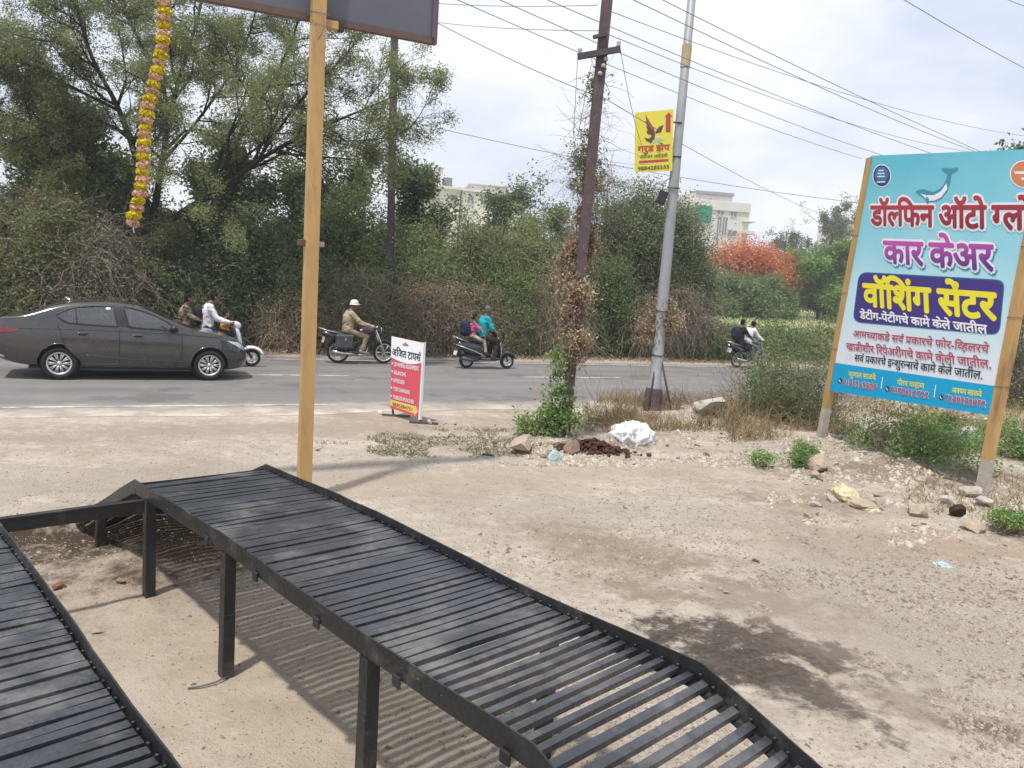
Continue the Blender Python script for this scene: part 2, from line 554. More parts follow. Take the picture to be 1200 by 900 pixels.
# ------------------------------------------------------------------ ground, road, field
def _hash(ix, iy, seed):
    h = np.sin(ix * 127.1 + iy * 311.7 + seed * 74.7) * 43758.5453
    return h - np.floor(h)
def vnoise(x, y, seed=0):
    ix, iy = np.floor(x), np.floor(y)
    fx, fy = x - ix, y - iy
    fx = fx * fx * (3 - 2 * fx); fy = fy * fy * (3 - 2 * fy)
    a, b = _hash(ix, iy, seed), _hash(ix + 1, iy, seed)
    c, d = _hash(ix, iy + 1, seed), _hash(ix + 1, iy + 1, seed)
    return a + (b - a) * fx + (c - a) * fy + (a - b - c + d) * fx * fy
def fbm(x, y, f, oct=4, seed=0):
    s, a, t = 0, 1.0, 0
    for k in range(oct):
        s = s + a * (vnoise(x * f, y * f, seed + k) - .5); t += a
        a *= .5; f *= 2.03
    return s / t
def sstep(a, b, x):
    t = np.clip((x - a) / (b - a), 0, 1)
    return t * t * (3 - 2 * t)

MOUNDS = []
def mound(px, py, r, h, ry=None):
    p = G(px, py); MOUNDS.append((p[0], p[1], r, ry or r, h))
mound(1010, 545, 1.3, .10); mound(960, 520, 1.0, .08); mound(1110, 545, 1.2, .12); mound(838, 497, .95, .30, .6)
mound(735, 520, .9, .06); mound(640, 525, .8, .06); mound(1170, 600, .6, .06); mound(765, 480, .8, .08)
mound(205, 640, .55, .10); mound(215, 610, .5, .06)
PIT_A, PIT_B = G(20, 628), G(175, 618)

def ground_h(x, y):
    x = np.asarray(x, float); y = np.asarray(y, float)
    n = x * RNV[0] + y * RNV[1]
    near = 1 - sstep(9.5, 12.0, n)
    z = near * (fbm(x, y, .55, 3, 3) * .07 + fbm(x, y, 3.1, 4, 8) * .030 + np.abs(fbm(x, y, 6.5, 2, 12)) * .022)
    rough = sstep(-.2, 1.2, x * .55 + (y - 6.5) * .5 - .2)      # churned gravel on the right
    z = z + near * rough * np.abs(fbm(x, y, 7.0, 3, 21)) * .045
    # wheel ruts that run out to the road
    for off, amp in ((3.2, .03), (4.9, .03)):
        d = (x - .25 * y * .6) * .93 - (off - 3.0)
        z = z - near * amp * np.exp(-(d / .22) ** 2) * sstep(3.5, 6, y)
    for mx, my, rx, ry, h in MOUNDS:
        g = np.exp(-((x - mx) / rx) ** 2 - ((y - my) / ry) ** 2)
        z = z + h * g * (.75 + 1.2 * (fbm(x, y, 2.6, 4, 31) + .12))
    # low earth step behind the far end of the ramps
    dx, dy = PIT_B[0] - PIT_A[0], PIT_B[1] - PIT_A[1]
    ll = math.hypot(dx, dy)
    u = ((x - PIT_A[0]) * dx + (y - PIT_A[1]) * dy) / ll ** 2
    v = (-(x - PIT_A[0]) * dy + (y - PIT_A[1]) * dx) / ll
    lip = sstep(-.25, .0, u) * (1 - sstep(1.0, 1.25, u)) * sstep(-.02, .10, v + .05 * fbm(x, y, 4., 2, 5)) * (1 - sstep(.5, 1.6, v))
    z = z + .13 * lip
    return z - .004

def axis_pts(lo, a, b, hi, fine, grow):
    p = list(np.arange(a, b, fine)); s = fine
    q = a
    while q > lo:
        s *= grow; q -= s; p.insert(0, q)
    s, q = fine, p[-1]
    while q < hi:
        s *= grow; q += s; p.append(q)
    return np.array(p)
gx = axis_pts(-105, -5.5, 9.5, 200, .05, 1.13)
gy = axis_pts(-50, 1.2, 13.5, 205, .05, 1.13)
X, Y = np.meshgrid(gx, gy, indexing='ij')
Z = ground_h(X, Y)
gv = np.stack([X, Y, Z], -1).reshape(-1, 3)
ii = np.arange(len(gx) * len(gy)).reshape(len(gx), len(gy))
gq = np.stack([ii[:-1, :-1], ii[1:, :-1], ii[1:, 1:], ii[:-1, 1:]], -1).reshape(-1, 4)

def N_noise(N, L, vec, scale, detail=6, rough=.6):
    n = N.new('ShaderNodeTexNoise'); n.inputs['Scale'].default_value = scale; n.inputs['Detail'].default_value = detail; n.inputs['Roughness'].default_value = rough
    L.new(vec, n.inputs['Vector']); return n.outputs['Fac']
def N_ramp(N, L, fac, p0, p1, c0=(0, 0, 0), c1=(1, 1, 1)):
    r = N.new('ShaderNodeValToRGB')
    r.color_ramp.elements[0].position = p0; r.color_ramp.elements[1].position = p1
    r.color_ramp.elements[0].color = tuple(c0) + (1,); r.color_ramp.elements[1].color = tuple(c1) + (1,)
    L.new(fac, r.inputs[0]); return r.outputs[0]
def N_mix(N, L, fac, a, b):
    m = N.new('ShaderNodeMixRGB')
    if isinstance(fac, (int, float)): m.inputs[0].default_value = fac
    else: L.new(fac, m.inputs[0])
    for k, c in ((1, a), (2, b)):
        if isinstance(c, tuple): m.inputs[k].default_value = c + (1,)
        else: L.new(c, m.inputs[k])
    return m.outputs[0]
def N_math(N, L, op, a, b=None):
    m = N.new('ShaderNodeMath'); m.operation = op
    for k, c in enumerate((a, b)):
        if c is None: continue
        if isinstance(c, (int, float)): m.inputs[k].default_value = c
        else: L.new(c, m.inputs[k])
    return m.outputs[0]
def N_patch(N, L, pos, c, r, ang, warp, soft=.35):
    """1 inside a ragged ellipse of radii r round the ground point c"""
    mp_ = N.new('ShaderNodeMapping'); mp_.vector_type = 'TEXTURE'
    mp_.inputs['Location'].default_value = (c[0], c[1], 0)
    mp_.inputs['Rotation'].default_value = (0, 0, ang)
    mp_.inputs['Scale'].default_value = (r[0], r[1], 1000)
    L.new(pos, mp_.inputs[0])
    ln = N.new('ShaderNodeVectorMath'); ln.operation = 'LENGTH'
    L.new(mp_.outputs[0], ln.inputs[0])
    s = N_math(N, L, 'ADD', ln.outputs['Value'], N_math(N, L, 'MULTIPLY', N_math(N, L, 'SUBTRACT', warp, .45), 2.6))
    return N_ramp(N, L, s, 1 - soft, 1 + soft * .4, (1, 1, 1), (0, 0, 0))

SAND0, SAND1 = (.44, .38, .31), (.60, .535, .455)
def ground_material():
    m, N, L, P = _nodes('sandy lot')
    t = N.new('ShaderNodeTexCoord'); pos = t.outputs['Object']
    n_big = N_noise(N, L, pos, .45, 5, .6)
    n_mid = N_noise(N, L, pos, 2.2, 8, .65)
    n_fine = N_noise(N, L, pos, 26, 6, .7)
    n_grit = N_noise(N, L, pos, 95, 3, .7)
    base = N_mix(N, L, N_ramp(N, L, n_mid, .32, .68), SAND0, SAND1)
    base = N_mix(N, L, N_ramp(N, L, n_big, .46, .66), base, (.33, .26, .20))
    base = N_mix(N, L, N_math(N, L, 'MULTIPLY', N_ramp(N, L, n_fine, .48, .70), .5), base, (.29, .23, .175))
    warp = N_math(N, L, 'ADD', N_math(N, L, 'MULTIPLY', N_noise(N, L, pos, 1.5, 8, .68), .9), N_math(N, L, 'MULTIPLY', N_math(N, L, 'SUBTRACT', N_noise(N, L, pos, 5.5, 8, .7), .5), 1.0))
    # crumbled crust and drag marks of tyres running across the lot
    base = N_mix(N, L, N_math(N, L, 'MULTIPLY', N_ramp(N, L, N_noise(N, L, pos, 7.5, 8, .75), .50, .62), .55), base, (.30, .245, .19))
    base = N_mix(N, L, N_math(N, L, 'MULTIPLY', N_ramp(N, L, N_noise(N, L, pos, 5.0, 8, .75), .52, .66), .5), base, (.60, .54, .46))
    trk = N.new('ShaderNodeMapping'); trk.inputs['Rotation'].default_value = (0, 0, R(38)); trk.inputs['Scale'].default_value = (.22, 3.2, 1)
    L.new(pos, trk.inputs[0])
    base = N_mix(N, L, N_math(N, L, 'MULTIPLY', N_ramp(N, L, N_noise(N, L, trk.outputs[0], 1.0, 7, .65), .54, .68), .5), base, (.31, .255, .20))
    # pale grey gravel apron towards the road and on the right
    for (px, py), r, a in (((250, 565), (7.5, 1.5), RA), ((1010, 680), (2.6, 1.3), .6), ((1130, 760), (1.9, 1.2), .5), ((700, 600), (3.0, .8), .4)):
        k = N_patch(N, L, pos, G(px, py), r, a, warp, .7)
        gcol = N_mix(N, L, N_ramp(N, L, n_grit, .35, .65), (.26, .225, .19), (.52, .465, .40))
        base = N_mix(N, L, N_math(N, L, 'MULTIPLY', k, .7), base, gcol)
    # pale cement floor of the washing bay
    k = N_patch(N, L, pos, G(330, 800), (1.15, 2.2), R(45), warp, .5)
    base = N_mix(N, L, N_math(N, L, 'MULTIPLY', k, .8), base, N_mix(N, L, N_ramp(N, L, n_mid, .3, .7), (.46, .375, .285), (.58, .49, .39)))
    # damp earth, oil, spilt soil, and the billboard's shade painted in
    def stain_or_shade(px, py, r, a, col, amt, soft=.5):
        nonlocal base
        k = N_patch(N, L, pos, G(px, py), r, a, warp, soft)
        base = N_mix(N, L, N_math(N, L, 'MULTIPLY', k, amt), base, col)
    brk = N_mix(N, L, N_ramp(N, L, n_fine, .35, .65), (.055, .046, .040), (.13, .105, .085))
    stain_or_shade(890, 755, (.75, .40), R(-20), brk, .95, .4)
    stain_or_shade(865, 778, (.5, .3), R(-20), brk, .95, .4)
    stain_or_shade(990, 770, (.6, .25), R(-30), (.26, .21, .17), .6, .9)
    stain_or_shade(925, 805, (.6, .3), R(-32), brk, .9, .5)
    stain_or_shade(1080, 835, (.7, .3), R(-30), (.24, .18, .135), .6, .9)
    stain_or_shade(1180, 862, (.4, .16), R(-30), (.12, .09, .07), .7)
    stain_or_shade(870, 700, (1.2, .5), R(-25), (.27, .21, .16), .65, .8)
    stain_or_shade(720, 640, (1.5, .5), R(-25), (.26, .19, .14), .75, .8)
    stain_or_shade(760, 690, (.6, .22), R(-25), (.25, .185, .135), .6)
    stain_or_shade(212, 640, (1.2, .9), R(20), (.10, .070, .048), .95)
    stain_or_shade(110, 634, (1.15, .36), R(8), (.075, .052, .036), 1.0)
    stain_or_shade(1050, 560, (2.1, .7), R(5), (.20, .145, .105), .75)  # shade below the billboard, laid into the ground colour
    stain_or_shade(960, 590, (1.2, .5), R(5), (.27, .20, .15), .6)
    stain_or_shade(1130, 640, (1.5, .5), R(5), (.35, .25, .17), .6)
    stain_or_shade(690, 528, (.9, .45), R(10), (.12, .07, .05), .75)
    stain_or_shade(330, 503, (11.0, 1.0), RA, (.34, .275, .22), .75, .8)
    stain_or_shade(620, 560, (4.0, .7), R(25), (.43, .33, .245), .5)
    L.new(base, P.inputs['Base Color'])
    P.inputs['Roughness'].default_value = .95
    P.inputs['Specular IOR Level'].default_value = .15
    hgt = N_math(N, L, 'ADD', N_math(N, L, 'MULTIPLY', n_fine, .6), N_math(N, L, 'MULTIPLY', n_grit, .35))
    hgt = N_math(N, L, 'ADD', hgt, N_math(N, L, 'MULTIPLY', n_mid, .5))
    b = N.new('ShaderNodeBump'); b.inputs['Strength'].default_value = .9; b.inputs['Distance'].default_value = .045
    L.new(hgt, b.inputs['Height']); L.new(b.outputs[0], P.inputs['Normal'])
    return m
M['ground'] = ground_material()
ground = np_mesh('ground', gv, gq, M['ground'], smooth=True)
tag(ground, 'sandy dirt lot with gravel and dark stains', kind='structure')

# the road: one asphalt sheet, its edges lost under blown dirt
N_NEAR, N_MID, N_FAR = 13.28, 17.32, 20.65
def road_material():
    m, N, L, P = _nodes('worn asphalt with dusty edges')
    t = N.new('ShaderNodeTexCoord'); pos = t.outputs['Object']
    s = N.new('ShaderNodeSeparateXYZ'); L.new(pos, s.inputs[0])
    st = N.new('ShaderNodeMapping'); st.inputs['Scale'].default_value = (.06, 1.3, 1); L.new(pos, st.inputs[0])
    lane = N_noise(N, L, st.outputs[0], 1.0, 5, .5)
    fine = N_noise(N, L, pos, 30, 4, .7)
    mid = N_noise(N, L, pos, 1.3, 7, .7)
    c = N_mix(N, L, N_ramp(N, L, lane, .35, .65), (.135, .13, .128), (.20, .19, .185))
    c = N_mix(N, L, N_math(N, L, 'MULTIPLY', N_ramp(N, L, fine, .4, .7), .3), c, (.26, .25, .24))
    c = N_mix(N, L, N_math(N, L, 'MULTIPLY', N_ramp(N, L, mid, .48, .7), .5), c, (.26, .235, .21))
    c = N_mix(N, L, N_math(N, L, 'MULTIPLY', N_ramp(N, L, N_noise(N, L, pos, .55, 5, .6), .56, .60), .55), c, (.105, .10, .10))
    sand = N_mix(N, L, N_ramp(N, L, N_noise(N, L, pos, 2.2, 8, .65), .32, .68), SAND0, SAND1)
    sand = N_mix(N, L, N_ramp(N, L, mid, .45, .65), sand, (.35, .28, .215))
    ed = N_math(N, L, 'ADD', s.outputs[1], N_math(N, L, 'MULTIPLY', N_math(N, L, 'SUBTRACT', mid, .5), 1.6))
    near = N_ramp(N, L, N_math(N, L, 'MULTIPLY', N_math(N, L, 'SUBTRACT', ed, 12.2), .5), .05, .75, (1, 1, 1), (0, 0, 0))
    far = N_ramp(N, L, N_math(N, L, 'MULTIPLY', N_math(N, L, 'SUBTRACT', ed, 20.6), .5), .1, .6)
    dust = N_math(N, L, 'MAXIMUM', near, far)
    c = N_mix(N, L, dust, c, sand)
    L.new(c, P.inputs['Base Color'])
    P.inputs['Roughness'].default_value = .85; P.inputs['Specular IOR Level'].default_value = .3
    b = N.new('ShaderNodeBump'); b.inputs['Strength'].default_value = .3; b.inputs['Distance'].default_value = .01
    L.new(fine, b.inputs['Height']); L.new(b.outputs[0], P.inputs['Normal'])
    return m
def strip(name, e0, e1, n0, n1, z, m, ragged=0.0, step=1.0):
    es = np.arange(e0, e1 + .01, step)
    q = MB()
    vs = []
    for e in es:
        a = n0 + (float(fbm(np.array(e), np.array(0.), .5, 4, 9)) * ragged if ragged else 0)
        b = n1 + (float(fbm(np.array(e), np.array(7.), .5, 4, 13)) * ragged if ragged else 0)
        vs += [(e, a, 0), (e, b, 0)]
    q.add(vs, [(2 * i, 2 * i + 2, 2 * i + 3, 2 * i + 1) for i in range(len(es) - 1)])
    o = q.build(name, m, fixn=False)
    o.rotation_euler = (0, 0, RA); o.location = (0, 0, z)
    return o
tag(strip('road', -90, 200, 12.3, 22.0, .0, road_material(), .8), 'grey asphalt road with dusty edges', kind='structure')
def paint_material():
    m, N, L, P = _nodes('worn white road paint')
    t = N.new('ShaderNodeTexCoord')
    n = N_noise(N, L, t.outputs['Object'], 3.5, 8, .75)
    L.new(N_mix(N, L, N_ramp(N, L, n, .42, .62), (.62, .61, .59), (.22, .21, .2)), P.inputs['Base Color'])
    P.inputs['Roughness'].default_value = .8
    return m
M['road_paint'] = paint_material()
lm = MB()
def dash(e0, e1, n, w=.12):
    k = max(1, int((e1 - e0) / 1.5)); st_ = (e1 - e0) / k
    for i in range(k):
        a, b = e0 + i * st_, e0 + (i + 1) * st_
        lm.add([(a, n - w / 2, 0), (b, n - w / 2, 0), (b, n + w / 2, 0), (a, n + w / 2, 0)], [(0, 1, 2, 3)])
def e_of(px, n): return float(np.dot(RN(px, n), RE))
dash(-90, e_of(395, N_NEAR), N_NEAR, .10)
dash(e_of(690, N_NEAR), e_of(716, N_NEAR), N_NEAR, .10)
dash(-90, 200, N_FAR, .13)
c0 = e_of(611, N_MID); c1 = e_of(727, N_MID)
for k in range(-12, 14):
    dash(c0 + k * 7.6, c0 + k * 7.6 + (c1 - c0), N_MID, .12)
rl = lm.build('road_markings', M['road_paint'], fixn=False)
rl.rotation_euler = (0, 0, RA); rl.location = (0, 0, .005)
tag(rl, 'worn white lane lines painted on the asphalt', kind='structure')

# far field on rising ground beyond the hedge
f0, f1 = 30.0, 62.0
def field_z(n): return .05 + (np.clip(n, f0, 90) - f0) * .050
es = np.arange(-40, 140, 4.0); ns = np.arange(f0, 91, 2.0)
E2, N2 = np.meshgrid(es, ns, indexing='ij')
fz = field_z(N2) + .15 * fbm(E2, N2, .15, 3, 4)
fv = (E2[..., None] * RE + N2[..., None] * RNV); fv[..., 2] = fz
fi = np.arange(E2.size).reshape(E2.shape)
fq = np.stack([fi[:-1, :-1], fi[1:, :-1], fi[1:, 1:], fi[:-1, 1:]], -1).reshape(-1, 4)
M['field'] = mat('dry grassy field', (.44, .45, .25), .95, 0, .25, .8)
tag(np_mesh('field', fv.reshape(-1, 3), fq, M['field'], smooth=True), 'pale green field beyond the hedge', kind='structure')
# ------------------------------------------------------------------ the steel washing ramps
RA_A = np.array([-2.46, 5.10]); RD = np.array([.687, -.727]); RD /= np.linalg.norm(RD)
# ramp frame from the picture: the near legs stand on these two ground points
_b1, _b2 = G(169, 700)[:2], G(258, 789)[:2]
RD = (_b2 - _b1) / np.linalg.norm(_b2 - _b1)
RW = np.array([-RD[1], RD[0]])            # across the track, towards the road
if RW[1] < 0: RW = -RW
T1 = .74                                   # deck height
LEG_STEP = float(np.linalg.norm(_b2 - _b1))
O_ = _b1 - RD * .02
def track_z(t):
    if t < -.15: return T1 + (t + .15) * .44
    if t < 3.68: return T1 + .012 * math.sin(t * 1.7)
    return T1 - (t - 3.68) * .33
RP = lambda t, w, z: (O_[0] + RD[0] * t + RW[0] * w, O_[1] + RD[1] * t + RW[1] * w, z)
WT = .92
GAP = .89
root = empty('car_ramp', (O_[0], O_[1], 0), 'black steel drive-on car washing ramp with two slatted tracks on legs', 'car ramp')
def lc(p): return (p[0] - O_[0], p[1] - O_[1], p[2])
def frame_bar(mb, c, ax, l, wd, h, tilt=0.0, mi=0, bev=.003):
    pass
rr = random.Random(3)
def bar(mb, t, w0, w1, z, wd, th, slope, jit=0.0):
    """flat slat across the track at t"""
    n = 7
    dt = math.cos(math.atan(slope)) * wd / 2; dz = math.sin(math.atan(slope)) * wd / 2
    vs = []
    sag = rr.uniform(-.006, .010)
    tw = rr.uniform(-.004, .004)
    for i in range(n):
        f = i / (n - 1)
        w = w0 + (w1 - w0) * f
        zz = z - sag * math.sin(math.pi * f) + tw * (f - .5) * 2
        for a, b in ((-dt, -dz), (dt, dz)):
            vs.append(lc(RP(t + a, w, zz + b)))
        for a, b in ((dt, dz), (-dt, -dz)):
            vs.append(lc(RP(t + a, w, zz + b - th)))
    fs = []
    for i in range(n - 1):
        for k in range(4):
            fs.append((i * 4 + k, i * 4 + (k + 1) % 4, (i + 1) * 4 + (k + 1) % 4, (i + 1) * 4 + k))
    fs += [(3, 2, 1, 0), ((n - 1) * 4, (n - 1) * 4 + 1, (n - 1) * 4 + 2, (n - 1) * 4 + 3)]
    mb.add(vs, fs)
def rail(side_w, t0, t1, outer):
    """bent angle-iron kerb along one edge of a track"""
    mb = MB()
    ts = sorted(set([t0, -.15, 3.68, t1] + list(np.arange(t0, t1, .15))))
    ring = []
    seed = int(side_w * 97) % 50
    for t in ts:
        wob = float(fbm(np.array(t), np.array(side_w * 3), 1.3, 3, seed)) * .05
        wz = float(fbm(np.array(t), np.array(side_w * 3 + 9), 1.1, 3, seed)) * .032
        z = track_z(t) + wz
        w = side_w + wob * .6
        s = outer
        prof = [(0, .043), (s * .007, .043), (s * .007, -.048), (-s * .05, -.048), (-s * .05, -.041), (0, -.041)]
        ring.append([lc(RP(t, w + a, z + b)) for a, b in prof])
    mb.loft(ring, smooth=False)
    for t in np.arange(t0 + .4, t1, .62):          # welded lugs and weld beads
        z = track_z(t)
        mb.box(lc(RP(t, side_w + outer * .010, z - .045)), (.05, .012, .05), Matrix.Rotation(math.atan2(RD[1], RD[0]), 3, 'Z'), bev=.003)
    for t in np.arange(t0 + .2, t1,   .080):
        mb.sph(lc(RP(t + rr.uniform(-.02, .02), side_w - outer * .006, track_z(t) + .006)), (.010, .007, .006), 5, 4)
    return mb.build('side_rail', M['black_steel'], root)
YAW = Matrix.Rotation(math.atan2(RD[1], RD[0]), 3, 'Z')
def track(w0, t0, t1):
    d = MB()
    t = t0
    while t < t1:
        sl = (track_z(t + .01) - track_z(t - .01)) / .02
        flat = t < 3.0
        bar(d, t, w0 + .012, w0 + WT - .012, track_z(t) + rr.uniform(-.002, .002), .0515 - .007 * max(0.0, min(1.0, (t - 1.6) / 1.2)) if flat else .032, .024 if t < 3.2 else .022, sl)
        t += (.0605 if flat else .068) + rr.uniform(-.004, .0045)
    d.build('slatted_deck', M['deck_steel'], root)
    rail(w0, t0 - .05, t1, -1); rail(w0 + WT, t0 - .05, t1, 1)
    k = 0
    for t, w in [(q, w0 + .03) for q in (-1.1, .02, LEG_STEP + .02, 2 * LEG_STEP + .19, 4.1)] + [(q, w0 + WT - .03) for q in (-1.1, .02, LEG_STEP + .1, 2.9, 4.3)]:
        if True:
            mb = MB()
            zt = track_z(t) - .05
            if zt < .12: continue
            p = RP(t, w, 0); gz = float(ground_h(p[0], p[1]))
            lean = rr.uniform(-.012, .012)
            b = .031
            vs = []
            for zz, tt in ((gz - .04, 0), (zt * .5, lean * .5), (zt, lean)):
                for a, c in ((-b, -b), (b, -b), (b, b), (-b, b)):
                    vs.append(lc(RP(t + a + tt, w + c, zz)))
            mb.add(vs, [(i * 4 + q, i * 4 + (q + 1) % 4, i * 4 + 4 + (q + 1) % 4, i * 4 + 4 + q) for i in range(2) for q in range(4)] + [(3, 2, 1, 0), (8, 9, 10, 11)])
            if zt > .4:
                zc = zt - .22 - rr.uniform(0, .15)
                mb.box(lc(RP(t + lean * .7, w, zc)), (.068, .068, .012), YAW, bev=.003)     # sleeve joint
                mb.box(lc(RP(t + lean * .7, w, (zc + gz) / 2)), (.066, .066, zc - gz), YAW, bev=.003)
            mb.build('leg', M['black_steel'], root)
track(0.0, -1.75, 5.6)
track(-GAP - WT, -1.75, 5.6)
for t, w0, w1 in ((.05, -GAP + .012, -.012),):
    mb = MB()
    z = track_z(t) - .10
    for a, b, sa, sb in ((0, 0, .006, .10), (.022, .047, .05, .006)):
        mb.box(lc(RP(t + a, (w0 + w1) / 2, z + b)), (sa, w1 - w0, sb), YAW)
    mb.build('cross_beam', M['black_steel'], root)
# ------------------------------------------------------------------ lettering
# A word is a list of written units in the order they stand on the line; a unit may
# carry a mark: "~" after a consonant = its half form (right stem cut away),
# "^" = the small hook of a leading r on top, "/" = the slanted stroke of a following r.
_glyph = {}
def _units(s):
    out, i = [], 0
    comb = set("ॉाीोौे"); marks = set("ंॅेैुूँॉिृ")
    while i < len(s):
        u = s[i]; i += 1
        while i < len(s) and s[i] in "ंेैॅुूँ~^/":
            u += s[i]; i += 1
        out.append(u)
    return out
def load_glyphs(strings):
    need = {'|', 'क'}
    for s in strings:
        for u in _units(s):
            need.add(''.join(c for c in u if c not in "~^/"))
    objs = {}
    for u in sorted(need):
        for key, body in ((u, u), (u + '|', u + '    |')) + ((('||b', '||'),) if u == '|' else ()):
            c = bpy.data.curves.new('glyph', 'FONT'); c.body = body; c.resolution_u = 3
            o = bpy.data.objects.new('glyph', c); COL.objects.link(o); objs[key] = o
    dg = bpy.context.evaluated_depsgraph_get(); dg.update()
    raw = {}
    for k, o in objs.items():
        me = bpy.data.meshes.new_from_object(o.evaluated_get(dg))
        v = np.array([x.co[:2] for x in me.vertices]).reshape(-1, 2)
        f = [tuple(p.vertices) for p in me.polygons]
        raw[k] = (v, f)
        bpy.data.meshes.remove(me)
    for o in objs.values():
        c = o.data; bpy.data.objects.remove(o); bpy.data.curves.remove(c)
    bar_r = raw['||'][0][:, 0].max() - (raw['||b'][0][:, 0].max() - raw['|'][0][:, 0].max())
    for u in need:
        _glyph[u] = (raw[u][0], raw[u][1], raw[u + '|'][0][:, 0].max() - bar_r if u != '|' else .2)
    kv = _glyph['क'][0]
    _glyph['_h'] = (kv[:, 1].min(), kv[:, 1].max())
def clip_x(v, f, x):
    bm = bmesh.new()
    vs = [bm.verts.new((p[0], p[1], 0)) for p in v]
    for q in f:
        try: bm.faces.new([vs[i] for i in q])
        except ValueError: pass
    bmesh.ops.bisect_plane(bm, geom=bm.verts[:] + bm.edges[:] + bm.faces[:], plane_co=(x, 0, 0), plane_no=(1, 0, 0), clear_outer=True)
    bm.verts.index_update()
    r = np.array([p.co[:2] for p in bm.verts]).reshape(-1, 2), [tuple(q.index for q in p.verts) for p in bm.faces]
    bm.free()
    return r
def layout(s):
    V, F, x, nb = [], [], 0.0, 0
    def put(v, f):
        nonlocal nb
        V.append(v); F.extend([tuple(i + nb for i in q) for q in f]); nb += len(v)
    for u in _units(s):
        body = ''.join(c for c in u if c not in "~^/")
        if body == ' ': x += .24; continue
        v, f, adv = _glyph[body]
        if '~' in u and len(v):
            xm = v[:, 0].max()
            cut = adv - .20
            v, f = clip_x(v, f, cut); adv = cut
        v = v + np.array([x, 0]); put(v, f)
        h0, h1 = _glyph['_h']
        if '^' in u:
            a = np.linspace(R(200), R(-40), 9); c = np.array([x + adv - .12, h1 + .12])
            o_, i_ = .10, .045
            vv = np.array([[c[0] + math.cos(t) * q, c[1] + math.sin(t) * q] for t in a for q in (o_, i_)])
            put(vv, [(2 * k, 2 * k + 1, 2 * k + 3, 2 * k + 2) for k in range(8)])
        if '/' in u:
            put(np.array([[x + .06, h0 + .10], [x + .10, h0 + .04], [x + adv - .12, h0 + .26], [x + adv - .12, h0 + .33]]), [(0, 1, 2, 3)])
        x += adv
    v = np.concatenate(V)
    h0, h1 = _glyph['_h']
    return v, F, x, h0, h1
LAT_H = .70
def lettering(name, s, tl, tr, bl, plane, mat_, parent, bold=0.0, off=0.0, latin=False, shift=(0, 0), oz=0.0):
    """write s so that its head line runs tl -> tr and its foot starts at bl (picture points on the sign plane)"""
    p0, nrm = plane
    a, b, c = (onplane(*q, p0, nrm) for q in (tl, tr, bl))
    v, F, w, h0, h1 = layout(s)
    if latin: h0, h1 = 0.0, v[:, 1].max()
    w = v[:, 0].max(); x0 = v[:, 0].min()
    ux = (b - a); uy = (a - c)
    mm = MB()
    ring = [(0, 0)]
    if bold > 0:
        ring += [(math.cos(k * math.pi / 4) * bold, math.sin(k * math.pi / 4) * bold) for k in range(8)]
        if bold > .05: ring += [(math.cos(k * math.pi / 4 + .39) * bold * .5, math.sin(k * math.pi / 4 + .39) * bold * .5) for k in range(8)]
    asp = (np.linalg.norm(ux) / (w - x0)) / (np.linalg.norm(uy) / (h1 - h0))
    for k, (dx, dy) in enumerate(ring):
        fx = (v[:, 0] - x0 + dx / asp + shift[0]) / (w - x0)
        fy = (v[:, 1] - h0 + dy + shift[1]) / (h1 - h0)
        pts = c + fx[:, None] * ux + fy[:, None] * uy + nrm * (off + k * .00012 + oz)
        mm.add(pts - np.array(parent.matrix_world.translation if False else PORG[parent.name]), F)
    return mm.build(name, mat_, parent, fixn=False)
PORG = {}

# ------------------------------------------------------------------ what the signs say
B1, B2 = "डॉल~फिन".replace("फि", "िफ"), None
TXT = {
 'a': "डॉल~िफन ऑटो ग~लो", 'b': "कार केअर", 'c': "वॉिशंग सेंटर", 'd': "डेंटींग-पेंटींगचे कामे केले जातील",
 'e': "आमच~याकडे सर्व".replace("र्व", "व^") + " प/कारचे फोर-िव~हलरचे", 'f': "खात/ीशीर िरपेअरींगचे कामे केली जातील.",
 'g': "सव^ प/कारचे इन~शुरन~सचे कामे केले जातील.",
 'h': "कुणाल साळवे", 'i': "गौरव चव~हाण", 'j': "अक~षय साळवे",
 'k': "9146163509", 'l': "9370612722", 'm': "7249292972",
 'n': "गरुड झेप", 'o': "किरयर अकॅडमी".replace("किरयर", "किरयर"), 'p': "9884285555",
 'q': "अिजत टायस^", 'r': "3D WHEEL ALIGNMENT", 's': "BALANCING", 't': "NITROGEN", 'u': "TYER CHANGING", 'v': "TUBELESS PUNCHER", 'w': "9890384751",
}
TXT['o'] = "करीअर अकॅडमी"
load_glyphs(TXT.values())
def nvec(a, b, c):
    n = np.cross(b - a, c - a); n /= np.linalg.norm(n)
    return n if n.dot(CAM - a) > 0 else -n
def pt_fn(plane, org, off=0.0):
    p0, n = plane
    return lambda px, py, h=0.0: onplane(px, py, p0, n) + n * (off + h) - org
def pix_poly(mb, pts, plane, org, off, mi=0, smooth_n=0):
    pts = list(pts)
    if smooth_n:
        P = np.array(pts, float); out = []
        n = len(P)
        for i in range(n):
            p0_, p1_, p2_, p3_ = P[i - 1], P[i], P[(i + 1) % n], P[(i + 2) % n]
            for k in range(smooth_n):
                t = k / smooth_n
                out.append(.5 * ((2 * p1_) + (-p0_ + p2_) * t + (2 * p0_ - 5 * p1_ + 4 * p2_ - p3_) * t * t + (-p0_ + 3 * p1_ - 3 * p2_ + p3_) * t ** 3))
        pts = [tuple(q) for q in out]
    f = pt_fn(plane, org, off)
    mb.add([f(*q) for q in pts], [tuple(range(len(pts)))], mi)
def ellipse(cx, cy, rx, ry, n=28, skew=0):
    return [(cx + math.cos(2 * math.pi * k / n) * rx, cy + math.sin(2 * math.pi * k / n) * ry + skew * math.cos(2 * math.pi * k / n)) for k in range(n)]
